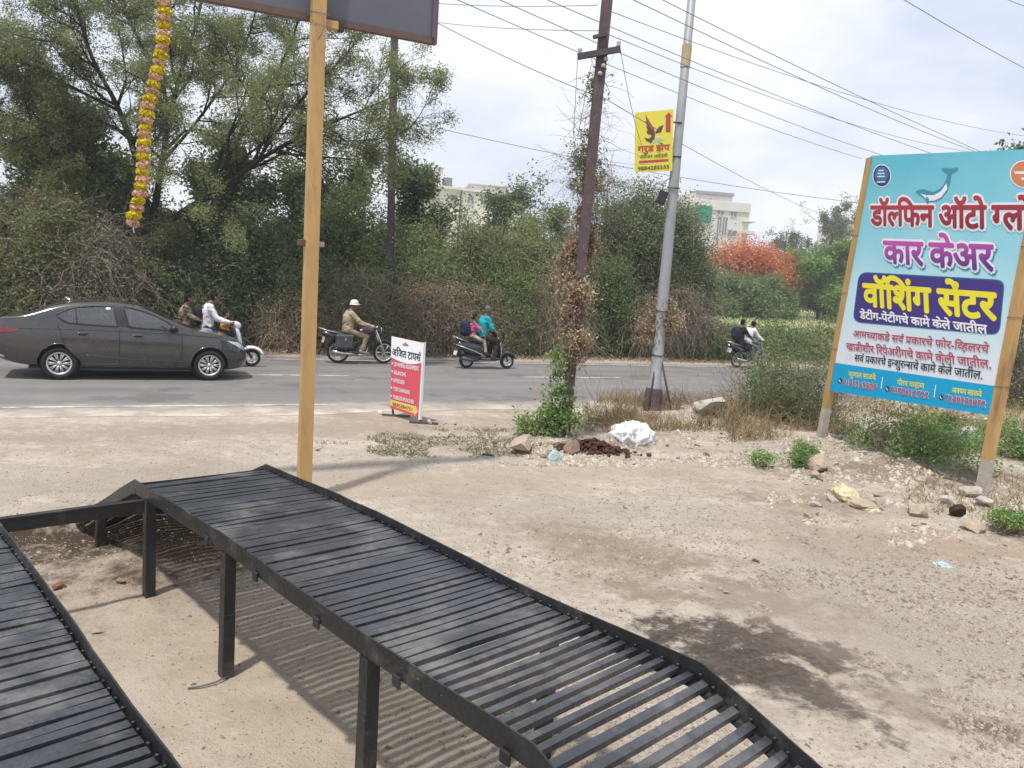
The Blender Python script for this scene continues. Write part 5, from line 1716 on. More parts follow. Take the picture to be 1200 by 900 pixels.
mb = MB(); p = on_top(.12, 0, 0); mb.loft([[(p[0] - .10 + .05 * k / 4, y, p[2] + .065 * math.sin(k / 4 * 1.5)) for y in (-.025, 0, .025)] + [(p[0] + .14 - .17 * k / 4, y, p[2] + .065 * math.sin(k / 4 * 1.5)) for y in (.02, 0, -.02)] for k in range(5)]); mb.build('roof_antenna', M['car_paint'], car)
mb = MB(); mb.loft([[(-1.10, y, 1.10 + .012), (-1.10, y, 1.10 - .008), (-.9, y, 1.135), (-.9, y, 1.15)] for y in np.linspace(-.62, .62, 9)]); mb.build('boot_spoiler', M['car_paint'], car)
mb = MB(); mb.box((-1.075, 0, .74), (.02, .48, .12), None, 0, .004); mb.build('number_plate', PR['white'], car)
mb = MB(); mb.box((3.375, 0, .45), (.03, .48, .11), None, 0, .004); mb.build('number_plate', PR['white'], car)
for ax in (0, 2.6):
    for sd in (-1, 1):
        A = np.linspace(R(-16), R(196), 24)
        mb = MB(); mb.loft([[(ax + math.cos(a) * r, y, .315 + math.sin(a) * r) for y, r in ((sd * .845, .352), (sd * .50, .352), (sd * .50, .362), (sd * .845, .362))] for a in A], smooth=False); mb.lathe([(0, sd * .505), (.356, sd * .505), (.356, sd * .495), (0, sd * .495)], (ax, 0, .315), 'Y', 28, smooth=False); mb.build('arch_lining', M['black_plastic'], car)
mb = MB(); mb.box((1.15, 0, .21), (3.3, 1.35, .05)); mb.build('underbody', M['black_plastic'], car)
pp = on_side(.80, 1.345, -1, .012)
mb = MB(); mb.box(pp, (.075, .003, .045), Matrix.Rotation(-.35, 3, 'X')); mb.build('window_sticker', PR['white'], car)
for ax in (0, 2.6):
    for s in (-1, 1):
        wheel('wheel', car, (ax, s * .765, .302), .302, .205, .19, 10, True, s, .013)

# ---- two-wheelers (x forward, rear wheel contact at the origin)
def place_bike(name, px, py, label, cat):
    g = G(px, py)
    return empty(name, (g[0], g[1], .006), label, cat, rot=(0, 0, RA))
def motorcycle(px, py, label, pannier=True, plate=True):
    e = place_bike('motorcycle', px, py, label, 'motorcycle')
    bk, ch = M['bike_black'], M['chrome']
    for x in (0, 1.25): wheel('wheel', e, (x, 0, .30), .30, .232, .085, 6, False, -1, .011)
    mb = MB()
    for y in (-.09, .09):
        mb.tube([(0, y, .30), (.45, y, .36), (.80, y * .7, .40)], .02, 6)
        mb.tube([(.02, y, .32), (.0, y * 1.3, .70)], .022, 8)
    mb.tube([(.95, 0, .82), (.75, 0, .74), (.40, 0, .70), (-.25, 0, .72)], .022, 7)
    mb.tube([(.98, 0, .80), (.86, 0, .45), (.55, 0, .30)], .022, 7)
    mb.build('frame', M['black_plastic'], e)
    mb = MB()
    for y in (-.095, .095): mb.tube([(1.25, y, .30), (1.10, y, .62), (.98, y, .90)], [.022, .022, .018], 8)
    mb.build('front_fork', M['silver'], e)
    mb = MB(); mb.box((.66, 0, .40), (.32, .24, .22), None, 0, .03); mb.sph((.62, -.12, .37), (.12, .05, .10), 12, 8); mb.sph((.62, .12, .37), (.12, .05, .10), 12, 8)
    for k in range(6): mb.box((.78, 0, .48 + k * .025), (.17, .2, .010), None, 0, .002)
    mb.build('engine', M['dark_grey'], e)
    mb = MB(); mb.loft([[(x, y * w, z + zz * h) for y, zz in ((-1, -.3), (-.95, .3), (-.6, .85), (0, 1), (.6, .85), (.95, .3), (1, -.3), (.6, -.8), (-.6, -.8))] for x, w, h, z in ((.42, .07, .05, .80), (.50, .12, .09, .82), (.65, .155, .12, .84), (.82, .15, .12, .855), (.94, .10, .09, .86), (.98, .05, .05, .86))]); mb.build('fuel_tank', bk, e)
    mb = MB(); mb.loft([[(x, y * w, z + zz * .055) for y, zz in ((-1, -.8), (-1, .3), (-.7, .9), (0, 1), (.7, .9), (1, .3), (1, -.8))] for x, w, z in ((-.32, .08, .83), (-.25, .12, .815), (0, .14, .79), (.25, .135, .765), (.45, .10, .77), (.50, .06, .79))]); mb.build('seat', M['black_plastic'], e)
    mb = MB()
    for y in (-.13, .13): mb.loft([[(x, y + dy, z + dz) for dy, dz in ((-.015, -.07), (.015, -.07), (.015, .07), (-.015, .07))] for x, z in ((-.45, .78), (-.2, .70), (.1, .62), (.38, .60))])
    mb.build('side_cowl', bk, e)
    for x, a0, a1 in ((0, R(20), R(150)), (1.25, R(40), R(165))):
        mb = MB(); A = np.linspace(a0, a1, 12)
        mb.loft([[(x + math.cos(a) * r, y, .30 + math.sin(a) * r) for y, r in ((-.06, .325), (-.04, .345), (.04, .345), (.06, .325), (.04, .335), (-.04, .335))] for a in A])
        mb.build('mudguard', bk, e)
    mb = MB(); mb.tube([(.95, -.33, .98), (.93, -.2, 1.03), (.97, 0, .98), (.93, .2, 1.03), (.95, .33, .98)], .013, 7)
    mb.build('handlebar', ch, e)
    for y in (-.36, .36):
        mb = MB(); mb.tube([(.955, y - .06, .98), (.95, y + .06, .98)], .018, 8); mb.build('grip', M['black_plastic'], e)
        mb = MB(); mb.sph((.95, y * .85, 1.16), (.012, .05, .035), 12, 8); mb.tube([(.95, y * .8, 1.0), (.95, y * .85, 1.15)], .006, 5); mb.build('mirror', M['black_plastic'], e)
    mb = MB(); mb.sph((1.08, 0, .90), (.08, .09, .10), 14, 10); mb.box((1.05, 0, .98), (.14, .18, .06), None, 0, .025); mb.build('headlamp_cowl', bk, e)
    mb = MB(); mb.sph((1.125, 0, .90), (.045, .075, .08), 14, 10); mb.build('headlight', M['clear_lens'], e)
    mb = MB(); mb.box((-.47, 0, .76), (.07, .16, .09), None, 0, .02); mb.build('tail_light', M['red_lens'], e)
    mb = MB(); mb.tube([(.75, -.13, .42), (.70, -.16, .24), (.45, -.17, .24)], .02, 8); mb.tube([(.48, -.17, .24), (.1, -.18, .27), (-.2, -.19, .32)], [.03, .045, .045], 10); mb.build('exhaust', ch, e)
    mb = MB()
    for y in (-.14, .14): mb.tube([(.1, y, .76), (-.3, y, .84), (-.50, y * .7, .90)], .013, 6)
    mb.tube([(-.50, -.1, .90), (-.50, .1, .90)], .013, 6); mb.build('grab_rail', M['silver'], e)
    for y in (-.20, .20):
        mb = MB(); mb.tube([(.62, y * .5, .27), (.62, y * 1.25, .27)], .018, 6); mb.tube([(.28, y * .5, .34), (.28, y * 1.1, .34)], .015, 6); mb.build('footrest', M['black_plastic'], e)
    if plate:
        mb = MB(); mb.box((-.40, 0, .60), (.015, .2, .15), Matrix.Rotation(.3, 3, 'Y'), 0, .004); mb.build('number_plate', PR['white'], e)
    for y in (-.14, .14):
        mb = MB(); mb.sph((-.38, y, .78), (.03, .02, .02), 8, 6); mb.build('indicator', M['red_lens'], e)
    if pannier:
        for y in (-.27, .27):
            mb = MB(); mb.box((.09, y, .58), (.44, .17, .36), None, 0, .035); pn = mb.build('pannier', M['dark_grey'], e)
            mb = MB(); mb.box((.09, y, .71), (.455, .185, .11), None, 0, .03); mb.build('pannier_lid', M['dark_grey'], pn)
            mb = MB(); mb.box((.10, y + math.copysign(.094, y), .65), (.03, .008, .07), None, 0, .003); mb.build('latch', M['silver'], pn)
    return e
def scooter(px, py, label, paint, trim):
    e = place_bike('scooter', px, py, label, 'scooter')
    for x in (0, 1.24): wheel('wheel', e, (x, 0, .208), .208, .128, .10, 5, False, -1, .02)
    def sec(w, h, z, x, sq=2.6, n=16):
        r = []
        for k in range(n):
            a = 2 * math.pi * k / n; c, s = math.cos(a), math.sin(a)
            r.append((x, math.copysign(abs(c) ** (2 / sq), c) * w, z + math.copysign(abs(s) ** (2 / sq), s) * h))
        return r
    mb = MB(); mb.loft([sec(w, h, z, x) for x, w, h, z in ((-.34, .07, .05, .66), (-.28, .13, .11, .63), (-.1, .19, .17, .59), (.12, .205, .19, .55), (.32, .19, .18, .52), (.44, .15, .15, .50), (.48, .12, .12, .48))]); mb.build('rear_body', paint, e)
    mb = MB(); mb.loft([sec(w, .05, z, x) for x, w, z in ((-.32, .08, .80), (-.2, .14, .79), (.05, .155, .77), (.3, .145, .745), (.48, .10, .745), (.52, .06, .74))]); mb.build('seat', M['black_plastic'], e)
    mb = MB()
    for s in (-1, 1): mb.tube([(-.36, s * .08, .64), (-.1, s * .20, .56), (.15, s * .215, .48), (.36, s * .20, .40), (.46, s * .19, .33)], .014, 6)
    mb.build('trim_strip', trim, e)
    mb = MB(); mb.loft([sec(.17, .045, z, x, 4) for x, z in ((.38, .27), (.5, .26), (.8, .255), (.92, .28))]); mb.build('footboard', M['dark_grey'], e)
    mb = MB(); mb.loft([[(x - .03, -w, z), (x + .03, -w * .7, z), (x + .075, 0, z), (x + .03, w * .7, z), (x - .03, w, z), (x - .045, w * .9, z), (x - .02, 0, z), (x - .045, -w * .9, z)] for x, w, z in ((.96, .17, .26), (.97, .20, .42), (.95, .215, .60), (.91, .20, .78), (.87, .13, .90), (.85, .08, .94))]); mb.build('leg_shield', paint, e)
    mb = MB()
    for s in (-1, 1): mb.tube([(.94, s * .185, .26), (.945, s * .215, .45), (.92, s * .225, .62), (.87, s * .20, .80), (.83, s * .13, .91)], .012, 6)
    mb.build('trim_strip', trim, e)
    A = np.linspace(R(15), R(165), 12)
    mb = MB(); mb.loft([[(1.24 + math.cos(a) * r * 1.18 - .02, y, .22 + math.sin(a) * r) for y, r in ((-.085, .20), (-.07, .25), (0, .275), (.07, .25), (.085, .20), (.05, .235), (0, .25), (-.05, .235))] for a in A]); mb.build('front_mudguard', paint, e)
    mb = MB(); mb.tube([(1.24, -.07, .21), (1.12, -.06, .42), (1.0, -.03, .60)], .02, 7); mb.tube([(1.24, .07, .21), (1.12, .06, .42), (1.0, .03, .60)], .02, 7); mb.build('front_fork', M['black_plastic'], e)
    mb = MB(); mb.loft([sec(w, h, z, x) for x, w, h, z in ((.74, .10, .05, .985), (.80, .14, .075, .98), (.88, .13, .085, .975), (.95, .09, .065, .965), (.98, .05, .04, .96))]); mb.build('handlebar_cowl', paint, e)
    mb = MB(); mb.sph((.955, 0, .965), (.04, .075, .05), 12, 8); mb.build('headlight', M['clear_lens'], e)
    mb = MB(); mb.tube([(.84, -.08, .99), (.78, -.22, 1.01), (.74, -.36, 1.0)], .014, 7); mb.tube([(.84, .08, .99), (.78, .22, 1.01), (.74, .36, 1.0)], .014, 7); mb.build('handlebar', M['black_plastic'], e)
    for y in (-.30, .30):
        mb = MB(); mb.sph((.78, y * .9, 1.17), (.012, .05, .04), 12, 8); mb.tube([(.78, y * .7, 1.01), (.78, y * .9, 1.15)], .006, 5); mb.build('mirror', M['black_plastic'], e)
    mb = MB(); mb.box((-.35, 0, .60), (.04, .16, .09), None, 0, .015); mb.build('tail_light', M['red_lens'], e)
    mb = MB(); mb.box((-.34, 0, .42), (.012, .2, .13), Matrix.Rotation(.25, 3, 'Y'), 0, .004); mb.build('number_plate', PR['white'], e)
    mb = MB(); mb.loft([[(x, y, z) for y, z in ((-.09, .55), (.09, .55), (.09, .30), (-.09, .30))] for x in (-.24, -.20)]); mb.build('rear_mudguard', M['black_plastic'], e)
    mb = MB(); mb.box((.14, .0, .30), (.46, .18, .17), None, 0, .04); mb.build('engine', M['dark_grey'], e)
    mb = MB(); mb.tube([(.3, -.12, .22), (.05, -.16, .24), (-.22, -.165, .29)], [.03, .05, .05], 10); mb.build('exhaust', M['dark_grey'], e)
    mb = MB()
    for s in (-1, 1): mb.tube([(.0, s * .15, .72), (-.3, s * .15, .80), (-.42, s * .09, .86)], .013, 6)
    mb.tube([(-.42, -.09, .86), (-.42, .09, .86)], .013, 6); mb.build('grab_rail', M['silver'], e)
    return e
moto1 = motorcycle(395.5, 425.2, 'black motorcycle with dark grey side boxes on the far lane')
scoot1 = scooter(546, 431.5, 'black scooter with pale trim carrying two riders', M['scooter_black'], M['silver'])
_fw = G(294.5, 429.6)
scoot2 = scooter(*proj(_fw - RE * 1.24), 'white scooter half hidden behind the front of the sedan', M['white_paint'], M['silver'])
moto2 = motorcycle(862.8, 430.5, 'dark motorcycle with two riders half hidden by the near bush', False)
# ------------------------------------------------------------------ people
def remesh(mb, name, mats, parent, vox, smooth=2, folds=0.0):
    o = mb.build(name, mats, parent)
    m = o.modifiers.new('r', 'REMESH'); m.mode = 'VOXEL'; m.voxel_size = vox; m.use_smooth_shade = True
    if smooth:
        s = o.modifiers.new('s', 'SMOOTH'); s.iterations = smooth; s.factor = .5
    mats = list(o.data.materials)
    apply_mods(o)
    o.data.materials.clear()
    for x in mats[:1]: o.data.materials.append(x)
    for p in o.data.polygons: p.use_smooth = True; p.material_index = 0
    if folds:
        n = len(o.data.vertices); co = np.empty(n * 3, np.float32); nr = np.empty(n * 3, np.float32)
        o.data.vertices.foreach_get('co', co); o.data.vertices.foreach_get('normal', nr)
        co = co.reshape(-1, 3); nr = nr.reshape(-1, 3)
        w = np.abs(fbm(co[:, 0] * 1.6 + co[:, 2] * .9, co[:, 1] * 1.2 + co[:, 2] * 2.2, 5.0, 3, n % 17))
        co = co + nr * ((.10 - w) * folds)[:, None]
        o.data.vertices.foreach_set('co', co.ravel()); o.data.update()
    return o
def person(veh, label, J, s=1.0, skin='skin', hair='hair', shirt='white_cloth', trousers='navy', shoe='shoe_dark', long_sleeve=True, cap=None, short_legs=False, cat='person', armspread=1.0, group=None, hairlen=0.0):
    """J: hip knee ankle toe shoulder elbow hand head as (x, z) in the vehicle's frame"""
    V3 = lambda k, y, dx=0, dz=0: Vector((J[k][0] + dx, y * s, J[k][1] + dz))
    b = MB()
    hip, sh = V3('hip', 0), V3('shoulder', 0)
    hd = V3('head', 0)
    sp = (sh - hip); up = sp.normalized(); fw = Vector((up.z, 0, -up.x))
    def torso(mb, g):
        rings = []
        for f, w, d, bend in ((-.16, .13, .10, 0), (-.08, .18, .13, 0), (.06, .185, .14, 0), (.3, .175, .135, -.01), (.55, .185, .135, -.025), (.8, .20, .13, -.02), (.97, .165, .095, .0), (1.06, .08, .065, .01)):
            c = hip + sp * f + fw * bend * s
            rings.append([tuple(c + fw * (math.cos(a) * (d * s + g)) + Vector((0, math.sin(a) * (w * s + g), 0))) for a in np.linspace(0, 2 * math.pi, 16, endpoint=False)])
        mb.loft(rings)
    def limb(mb, pts, rad, g=0.0, k=10):
        for i in range(len(pts) - 1):
            mb.capsule(pts[i], pts[i + 1], rad[i] * s + g, rad[i + 1] * s + g, k)
    legs, arms = [], []
    for y in (-1, 1):
        legs.append([V3('hip', y * .09), V3('knee', y * .17), V3('ankle', y * .17), V3('toe', y * .18)])
        arms.append([V3('shoulder', y * .165, dz=-.02 * s), V3('elbow', y * .245 * armspread), V3('hand', y * .30 * armspread)])
    torso(b, -.006)
    for l in legs:
        limb(b, l[:2], (.075, .052)); limb(b, l[1:3], (.05, .036))
        heel = l[2] + (l[2] - l[1]).normalized() * .05 * s - (l[3] - l[2]) * .18
        b.capsule(heel, l[3], .034 * s, .026 * s)
    for a, y in zip(arms, (-1, 1)):
        limb(b, a[:2], (.048, .038)); limb(b, a[1:3], (.037, .026))
        d = (a[2] - a[1]).normalized()
        sd = Vector((0, 1, 0)) - d * d.y; sd.normalize(); dn = d.cross(sd)
        if dn.z > 0: dn = -dn
        palm = a[2] + d * .045 * s
        b.capsule(a[2], palm, .028 * s, .030 * s, 8); b.capsule(palm - sd * .018 * s, palm + sd * .018 * s, .022 * s, .022 * s, 8)
        for q, ln in ((-.030, .9), (-.010, 1.0), (.010, .95), (.030, .78)):       # fingers close on the grip
            p0 = palm + sd * q * s + d * .015 * s; p1 = p0 + d * .035 * ln * s + dn * .012 * s; p2 = p1 + dn * .034 * ln * s - d * .004; p3 = p2 - d * .026 * ln * s + dn * .004
            for u, v in ((p0, p1), (p1, p2), (p2, p3)): b.capsule(u, v, .0095 * s, .009 * s, 6)
        tb = a[2] + d * .02 * s - sd * y * .028 * s
        b.capsule(tb, tb + d * .03 * s + dn * .03 * s, .011 * s, .010 * s, 6); b.capsule(tb + d * .03 * s + dn * .03 * s, tb + d * .045 * s + dn * .05 * s, .010 * s, .009 * s, 6)
    # neck, skull, jaw, nose, ears
    nk = sh + up * .03 * s
    b.capsule(nk, hd + Vector((-.02, 0, -.06)) * s, .055 * s, .05 * s)
    b.sph(hd + Vector((-.012, 0, .025)) * s, (.098 * s, .076 * s, .095 * s), 16, 12)
    b.sph(hd + Vector((.022, 0, -.045)) * s, (.062 * s, .056 * s, .070 * s), 14, 10)
    b.capsule(hd + Vector((.082, 0, .010)) * s, hd + Vector((.100, 0, -.022)) * s, .010 * s, .015 * s, 8)
    b.sph(hd + Vector((.076, 0, -.062)) * s, (.014 * s, .024 * s, .010 * s), 8, 6)
    for y in (-1, 1): b.sph(hd + Vector((-.012, y * .078, -.005)) * s, (.020 * s, .012 * s, .032 * s), 8, 6)
    name = 'person'
    loc, rot = veh.location.copy(), veh.rotation_euler.copy()
    body = remesh(b, name, M[skin], None, .0105 * max(s, .8), 1)
    body.location = loc; body.rotation_euler = rot
    tag(body, label, cat, group)
    for y in (-1, 1):
        m = MB(); m.sph(hd + Vector((.078, y * .032, .012)) * s, (.010 * s, .014 * s, .008 * s), 8, 6); m.build('eye', M['hair'], body)
    m = MB(); torso(m, .012)
    for a in arms:
        limb(m, a[:2], (.068, .058), .008)
        if long_sleeve:
            e2 = a[1] + (a[2] - a[1]) * .93; limb(m, [a[1], e2], (.055, .040), .008)
    ss = sh + up * .02 * s
    for k in range(7):                                      # cloth folds round the waist
        f = .02 + k * .09
        c = hip + sp * f; m.capsule(c + fw * .10 * s + Vector((0, -.11 * s, .01 * (k % 2))), c + fw * .12 * s + Vector((0, .11 * s, -.012 * (k % 3))), .018 * s, .016 * s, 6)
    remesh(m, 'shirt', M[shirt], body, .016, 2, .07)
    m = MB()
    m.loft([[tuple(hip + sp * f + fw * math.cos(a) * (d * s + .014) + Vector((0, math.sin(a) * (w * s + .014), 0))) for a in np.linspace(0, 2 * math.pi, 16, endpoint=False)] for f, w, d in ((-.18, .13, .10), (-.08, .18, .13), (.06, .182, .138), (.12, .17, .13))])
    for l in legs:
        limb(m, l[:2], (.088, .066), .008)
        e2 = l[1] + (l[2] - l[1]) * (.35 if short_legs else .93); limb(m, [l[1], e2], (.064, .058), .006)
    remesh(m, 'trousers', M[trousers], body, .016, 2, .06)
    for l in legs:
        m = MB(); heel = l[2] + (l[2] - l[1]).normalized() * .055 * s - (l[3] - l[2]) * .2
        m.capsule(heel, l[3], .044 * s, .036 * s, 12); m.capsule(l[2] + (l[2] - l[1]).normalized() * .02 * s, heel, .042 * s, .044 * s, 10)
        m.build('shoe', M[shoe], body)
    if cap:
        m = MB(); m.lathe([(.108 * s, -.01), (.108 * s, .03 * s), (.095 * s, .075 * s), (.055 * s, .105 * s), (0, .112 * s)], hd + Vector((-.012, 0, .045)) * s, 'Z', 20)
        m.loft([[tuple(hd + Vector((.06 + .09 * math.cos(a) * q, .085 * math.sin(a), .05 - .02 * q + dz)) * s) for a in np.linspace(-1.4, 1.4, 9)] for q, dz in ((0, 0), (1, 0), (1, .012), (0, .012))], cap=False)
        m.lathe([(.108 * s, .0), (.125 * s, -.018 * s)], hd + Vector((-.012, 0, .04)) * s, 'Z', 20)
        m.build('cap', M[cap], body)
    if hair:
        m = MB(); c = hd + Vector((-.022, 0, .038)) * s
        m.sph(c, (.100 * s, .083 * s, .090 * s), 16, 12)
        m.sph(hd + Vector((-.055, 0, -.01)) * s, (.058 * s, .076 * s, .085 * s), 14, 10)
        if hairlen: m.capsule(hd + Vector((-.07, 0, 0)) * s, hd + Vector((-.11, 0, -hairlen)) * s, .05 * s, .03 * s)
        remesh(m, 'hair', M[hair], body, .012, 1)
    return body
def backpack(veh, label, c, size, m_, tilt=-.15):
    loc, rot = veh.location.copy(), veh.rotation_euler.copy()
    e = empty('backpack', loc, label, 'backpack', rot=rot)
    Rm = Matrix.Rotation(tilt, 3, 'Y')
    def at(p): return Vector(c) + Rm @ Vector(p)
    sx, sy, sz = size
    mb = MB()
    rings = []
    for f in np.linspace(-1, 1, 9):
        k = (1 - abs(f) ** 4 * .5)
        rings.append([tuple(at((math.copysign(abs(math.cos(a)) ** .6, math.cos(a)) * sx * k, math.copysign(abs(math.sin(a)) ** .6, math.sin(a)) * sy * k, f * sz))) for a in np.linspace(0, 2 * math.pi, 16, endpoint=False)])
    mb.loft(rings); mb.build('bag_body', m_, e)
    mb = MB(); mb.sph(at((-sx * .95, 0, -sz * .35)), (sx * .4, sy * .75, sz * .45), 12, 8, rot=Rm); mb.build('front_pocket', m_, e)
    for y in (-1, 1):
        mb = MB(); mb.tube([at((sx * .8, y * sy * .5, sz * .8)), at((sx * 1.6, y * sy * .75, sz * .75)), at((sx * 2.2, y * sy * .8, sz * .1)), at((sx * 1.0, y * sy * .7, -sz * .6))], .016, 6); mb.build('strap', M['dark_cloth'], e)
    return e
person(moto1, 'man in khaki shirt and trousers with a white cap riding a black motorcycle',
       dict(hip=(.24, .86), knee=(.70, .72), ankle=(.60, .36), toe=(.76, .27), shoulder=(.27, 1.34), elbow=(.50, 1.08), hand=(.86, .99), head=(.40, 1.52)), 1.0,
       'skin', None, 'khaki', 'khaki_dark', 'shoe', cap='white_cloth')
person(scoot1, 'grey haired man in a turquoise t-shirt steering the black scooter',
       dict(hip=(.42, .88), knee=(.84, .78), ankle=(.74, .36), toe=(.92, .27), shoulder=(.48, 1.40), elbow=(.62, 1.10), hand=(.70, 1.03), head=(.58, 1.60)), 1.0,
       'skin', 'hair_grey', 'teal', 'brown_cloth', 'shoe_dark', long_sleeve=False)
person(scoot1, 'small child with cream trousers seated behind the man in turquoise',
       dict(hip=(.10, .90), knee=(.44, .76), ankle=(.50, .46), toe=(.62, .40), shoulder=(.16, 1.22), elbow=(.26, 1.10), hand=(.30, 1.06), head=(.20, 1.40)), .72,
       'skin_light', 'hair', 'pink', 'cream_cloth', 'shoe_dark', cat='person')
backpack(scoot1, 'blue school backpack on the child behind the man in turquoise', (-.08, 0, 1.08), (.11, .17, .21), M['navy'])
person(scoot2, 'man in a white shirt steering the white scooter behind the sedan',
       dict(hip=(.24, .88), knee=(.72, .76), ankle=(.68, .36), toe=(.86, .28), shoulder=(.28, 1.40), elbow=(.44, 1.10), hand=(.70, 1.03), head=(.42, 1.58)), 1.0,
       'skin', 'hair', 'white_cloth', 'navy', 'shoe_dark')
person(scoot2, 'child in yellow orange clothes standing in front of the man on the white scooter',
       dict(hip=(.66, .72), knee=(.70, .50), ankle=(.66, .36), toe=(.80, .33), shoulder=(.62, 1.04), elbow=(.70, .97), hand=(.76, 1.02), head=(.66, 1.22)), .66,
       'skin_light', 'hair', 'orange_cloth', 'orange_cloth', 'shoe_dark')
person(scoot2, 'passenger in floral print clothes seated behind on the white scooter',
       dict(hip=(-.20, .90), knee=(.26, .80), ankle=(.24, .42), toe=(.40, .36), shoulder=(-.22, 1.34), elbow=(-.10, 1.12), hand=(.06, 1.06), head=(-.14, 1.52)), .92,
       'skin', 'hair', 'print_cloth', 'dark_cloth', 'shoe_dark', hairlen=.12)
backpack(scoot2, 'black backpack worn by the man in white on the white scooter', (.06, 0, 1.16), (.10, .16, .21), M['dark_cloth'])
person(moto2, 'man in a white shirt leaning forward over the dark motorcycle on the right',
       dict(hip=(.36, .86), knee=(.82, .70), ankle=(.66, .36), toe=(.82, .29), shoulder=(.50, 1.38), elbow=(.68, 1.12), hand=(.87, 1.0), head=(.64, 1.55)), 1.0,
       'skin', 'hair', 'white_cloth', 'jeans', 'shoe_dark')
person(moto2, 'passenger in dark clothes behind the man in white on the right motorcycle',
       dict(hip=(.02, .90), knee=(.46, .76), ankle=(.34, .42), toe=(.50, .36), shoulder=(.04, 1.40), elbow=(.18, 1.16), hand=(.28, 1.08), head=(.12, 1.59)), .98,
       'skin', 'hair', 'dark_cloth', 'navy', 'shoe_dark')
backpack(moto2, 'navy backpack on the passenger of the right motorcycle', (-.17, 0, 1.20), (.12, .18, .23), M['navy'])
# ------------------------------------------------------------------ utility poles and cables
def ipole(name, label, base, top_px, plane_n, h, fw, m_, depth=.09):
    """rolled I-section pole leaning along the picture line base -> top_px"""
    top = onplane(*top_px, base, plane_n); d = (top - base) / (top[2] - base[2])
    org = np.array([base[0], base[1], 0])
    e = empty(name, org, label, 'utility pole')
    mb = MB()
    w, t = fw / 2, .012
    sec = [(-w, -depth), (w, -depth), (w, -depth + t), (t, -depth + t), (t, depth - t), (w, depth - t), (w, depth), (-w, depth), (-w, depth - t), (-t, depth - t), (-t, -depth + t), (-w, -depth + t)]
    mb.loft([[tuple(d * z + np.array([a, b, 0])) for a, b in sec] for z in (-.1, h * .33, h * .66, h)], smooth=False)
    mb.build('pole_shaft', m_, e)
    return e, d, org
gn = np.array([0, -1.0, 0])
BB = G(661, 514)
bp, bd, borg = ipole('utility_pole', 'leaning brown steel pole wrapped in dry creeper, with a short crossarm', BB, (711.5, 0), gn, 8.6, .15, M['rust_paint'], .07)
def at_z(b, d, z): return np.array([b[0], b[1], 0]) + d * z
zc = topz(BB, 62)
a_, b_ = onplane(677, 66.5, BB + np.array([0, -.12, 0]), gn), onplane(727, 57.5, BB + np.array([0, -.12, 0]), gn)
mb = MB(); t = (b_ - a_) / np.linalg.norm(b_ - a_); s = np.cross(t, gn)
mb.add([tuple(p + s * x + gn * y - borg) for p in (a_, b_) for x, y in ((-.04, -.03), (.04, -.03), (.04, .03), (-.04, .03))], [(0, 1, 5, 4), (1, 2, 6, 5), (2, 3, 7, 6), (3, 0, 4, 7), (3, 2, 1, 0), (4, 5, 6, 7)])
mb.build('crossarm', M['dark_pole'], bp)
for q in (a_ + t * .03, b_ - t * .03):
    mb = MB(); q = q - borg; mb.lathe([(0, .0), (.022, 0), (.034, .02), (.022, .04), (.034, .06), (.02, .085), (0, .09)], (q[0], q[1], q[2] + .03), n=12); mb.build('insulator', M['concrete'], bp)
c = onplane(703, 42, BB + np.array([0, -.1, 0]), gn) - borg
mb = MB(); mb.box(c, (.20, .05, .05), Matrix.Rotation(-.25, 3, 'Y'), 0, .005); mb.build('bracket', M['dark_pole'], bp)
for px, py in ((710, 71), (707, 79), (703, 88)):
    c = onplane(px, py, BB + np.array([0, -.1, 0]), gn) - borg
    mb = MB(); mb.lathe([(0, 0), (.03, 0), (.035, .03), (.02, .05), (0, .05)], c, n=10); mb.build('insulator', M['concrete'], bp)
# creeper on the pole: dry above, green at its foot
def creeper(name, label, base, d, z0, z1, rad, key, n, lsz, cat='creeper', tw=300, pro=None, group=None):
    org = np.array([base[0], base[1], 0])
    e = empty(name, org, label, cat, group)
    f = rng.random(n); z = z0 + (z1 - z0) * f
    k = 26
    cz = rng.uniform(z0, z1, k); ca = rng.uniform(0, 6.28, k); which = rng.integers(0, k, n)
    rr_ = np.array([rad(x) for x in (z - z0) / (z1 - z0)])
    zz = np.where(rng.random(n) < .7, cz[which] + rng.normal(0, .16, n), z)
    zz = np.clip(zz, z0, z1); rr_ = np.array([rad(x) for x in (zz - z0) / (z1 - z0)])
    an = ca[which] + rng.normal(0, .8, n)
    r = rr_ * np.abs(rng.normal(.6, .35, n))
    P = org + d * zz[:, None]; P[:, 2] = zz
    P[:, 0] += np.cos(an) * r; P[:, 1] += np.sin(an) * r
    P[:, 2] = np.maximum(P[:, 2], .03)
    foliage('foliage', e, org, P, rng.random(k)[which] * .5 + rng.random(n) * .5, lsz, lsz * .6, key, droop=.5)
    S = np.empty((tw, 7, 3))
    a0 = rng.uniform(0, 6.28, tw); zs = rng.uniform(z0, z1, tw); L = rng.uniform(.3, 1.1, tw)
    for i in range(7):
        q = np.clip(zs - L * i / 6 * .9, .03, None)
        rad_i = np.array([rad(np.clip((x - z0) / (z1 - z0), 0, 1)) for x in q]) * rng.uniform(.4, 1.2, tw)
        aa = a0 + i * .25
        S[:, i] = org + d * q[:, None]; S[:, i, 2] = q
        S[:, i, 0] += np.cos(aa) * rad_i; S[:, i, 1] += np.sin(aa) * rad_i
    twigs('stems', e, org, S, .006, .003, 'twig')
    return e
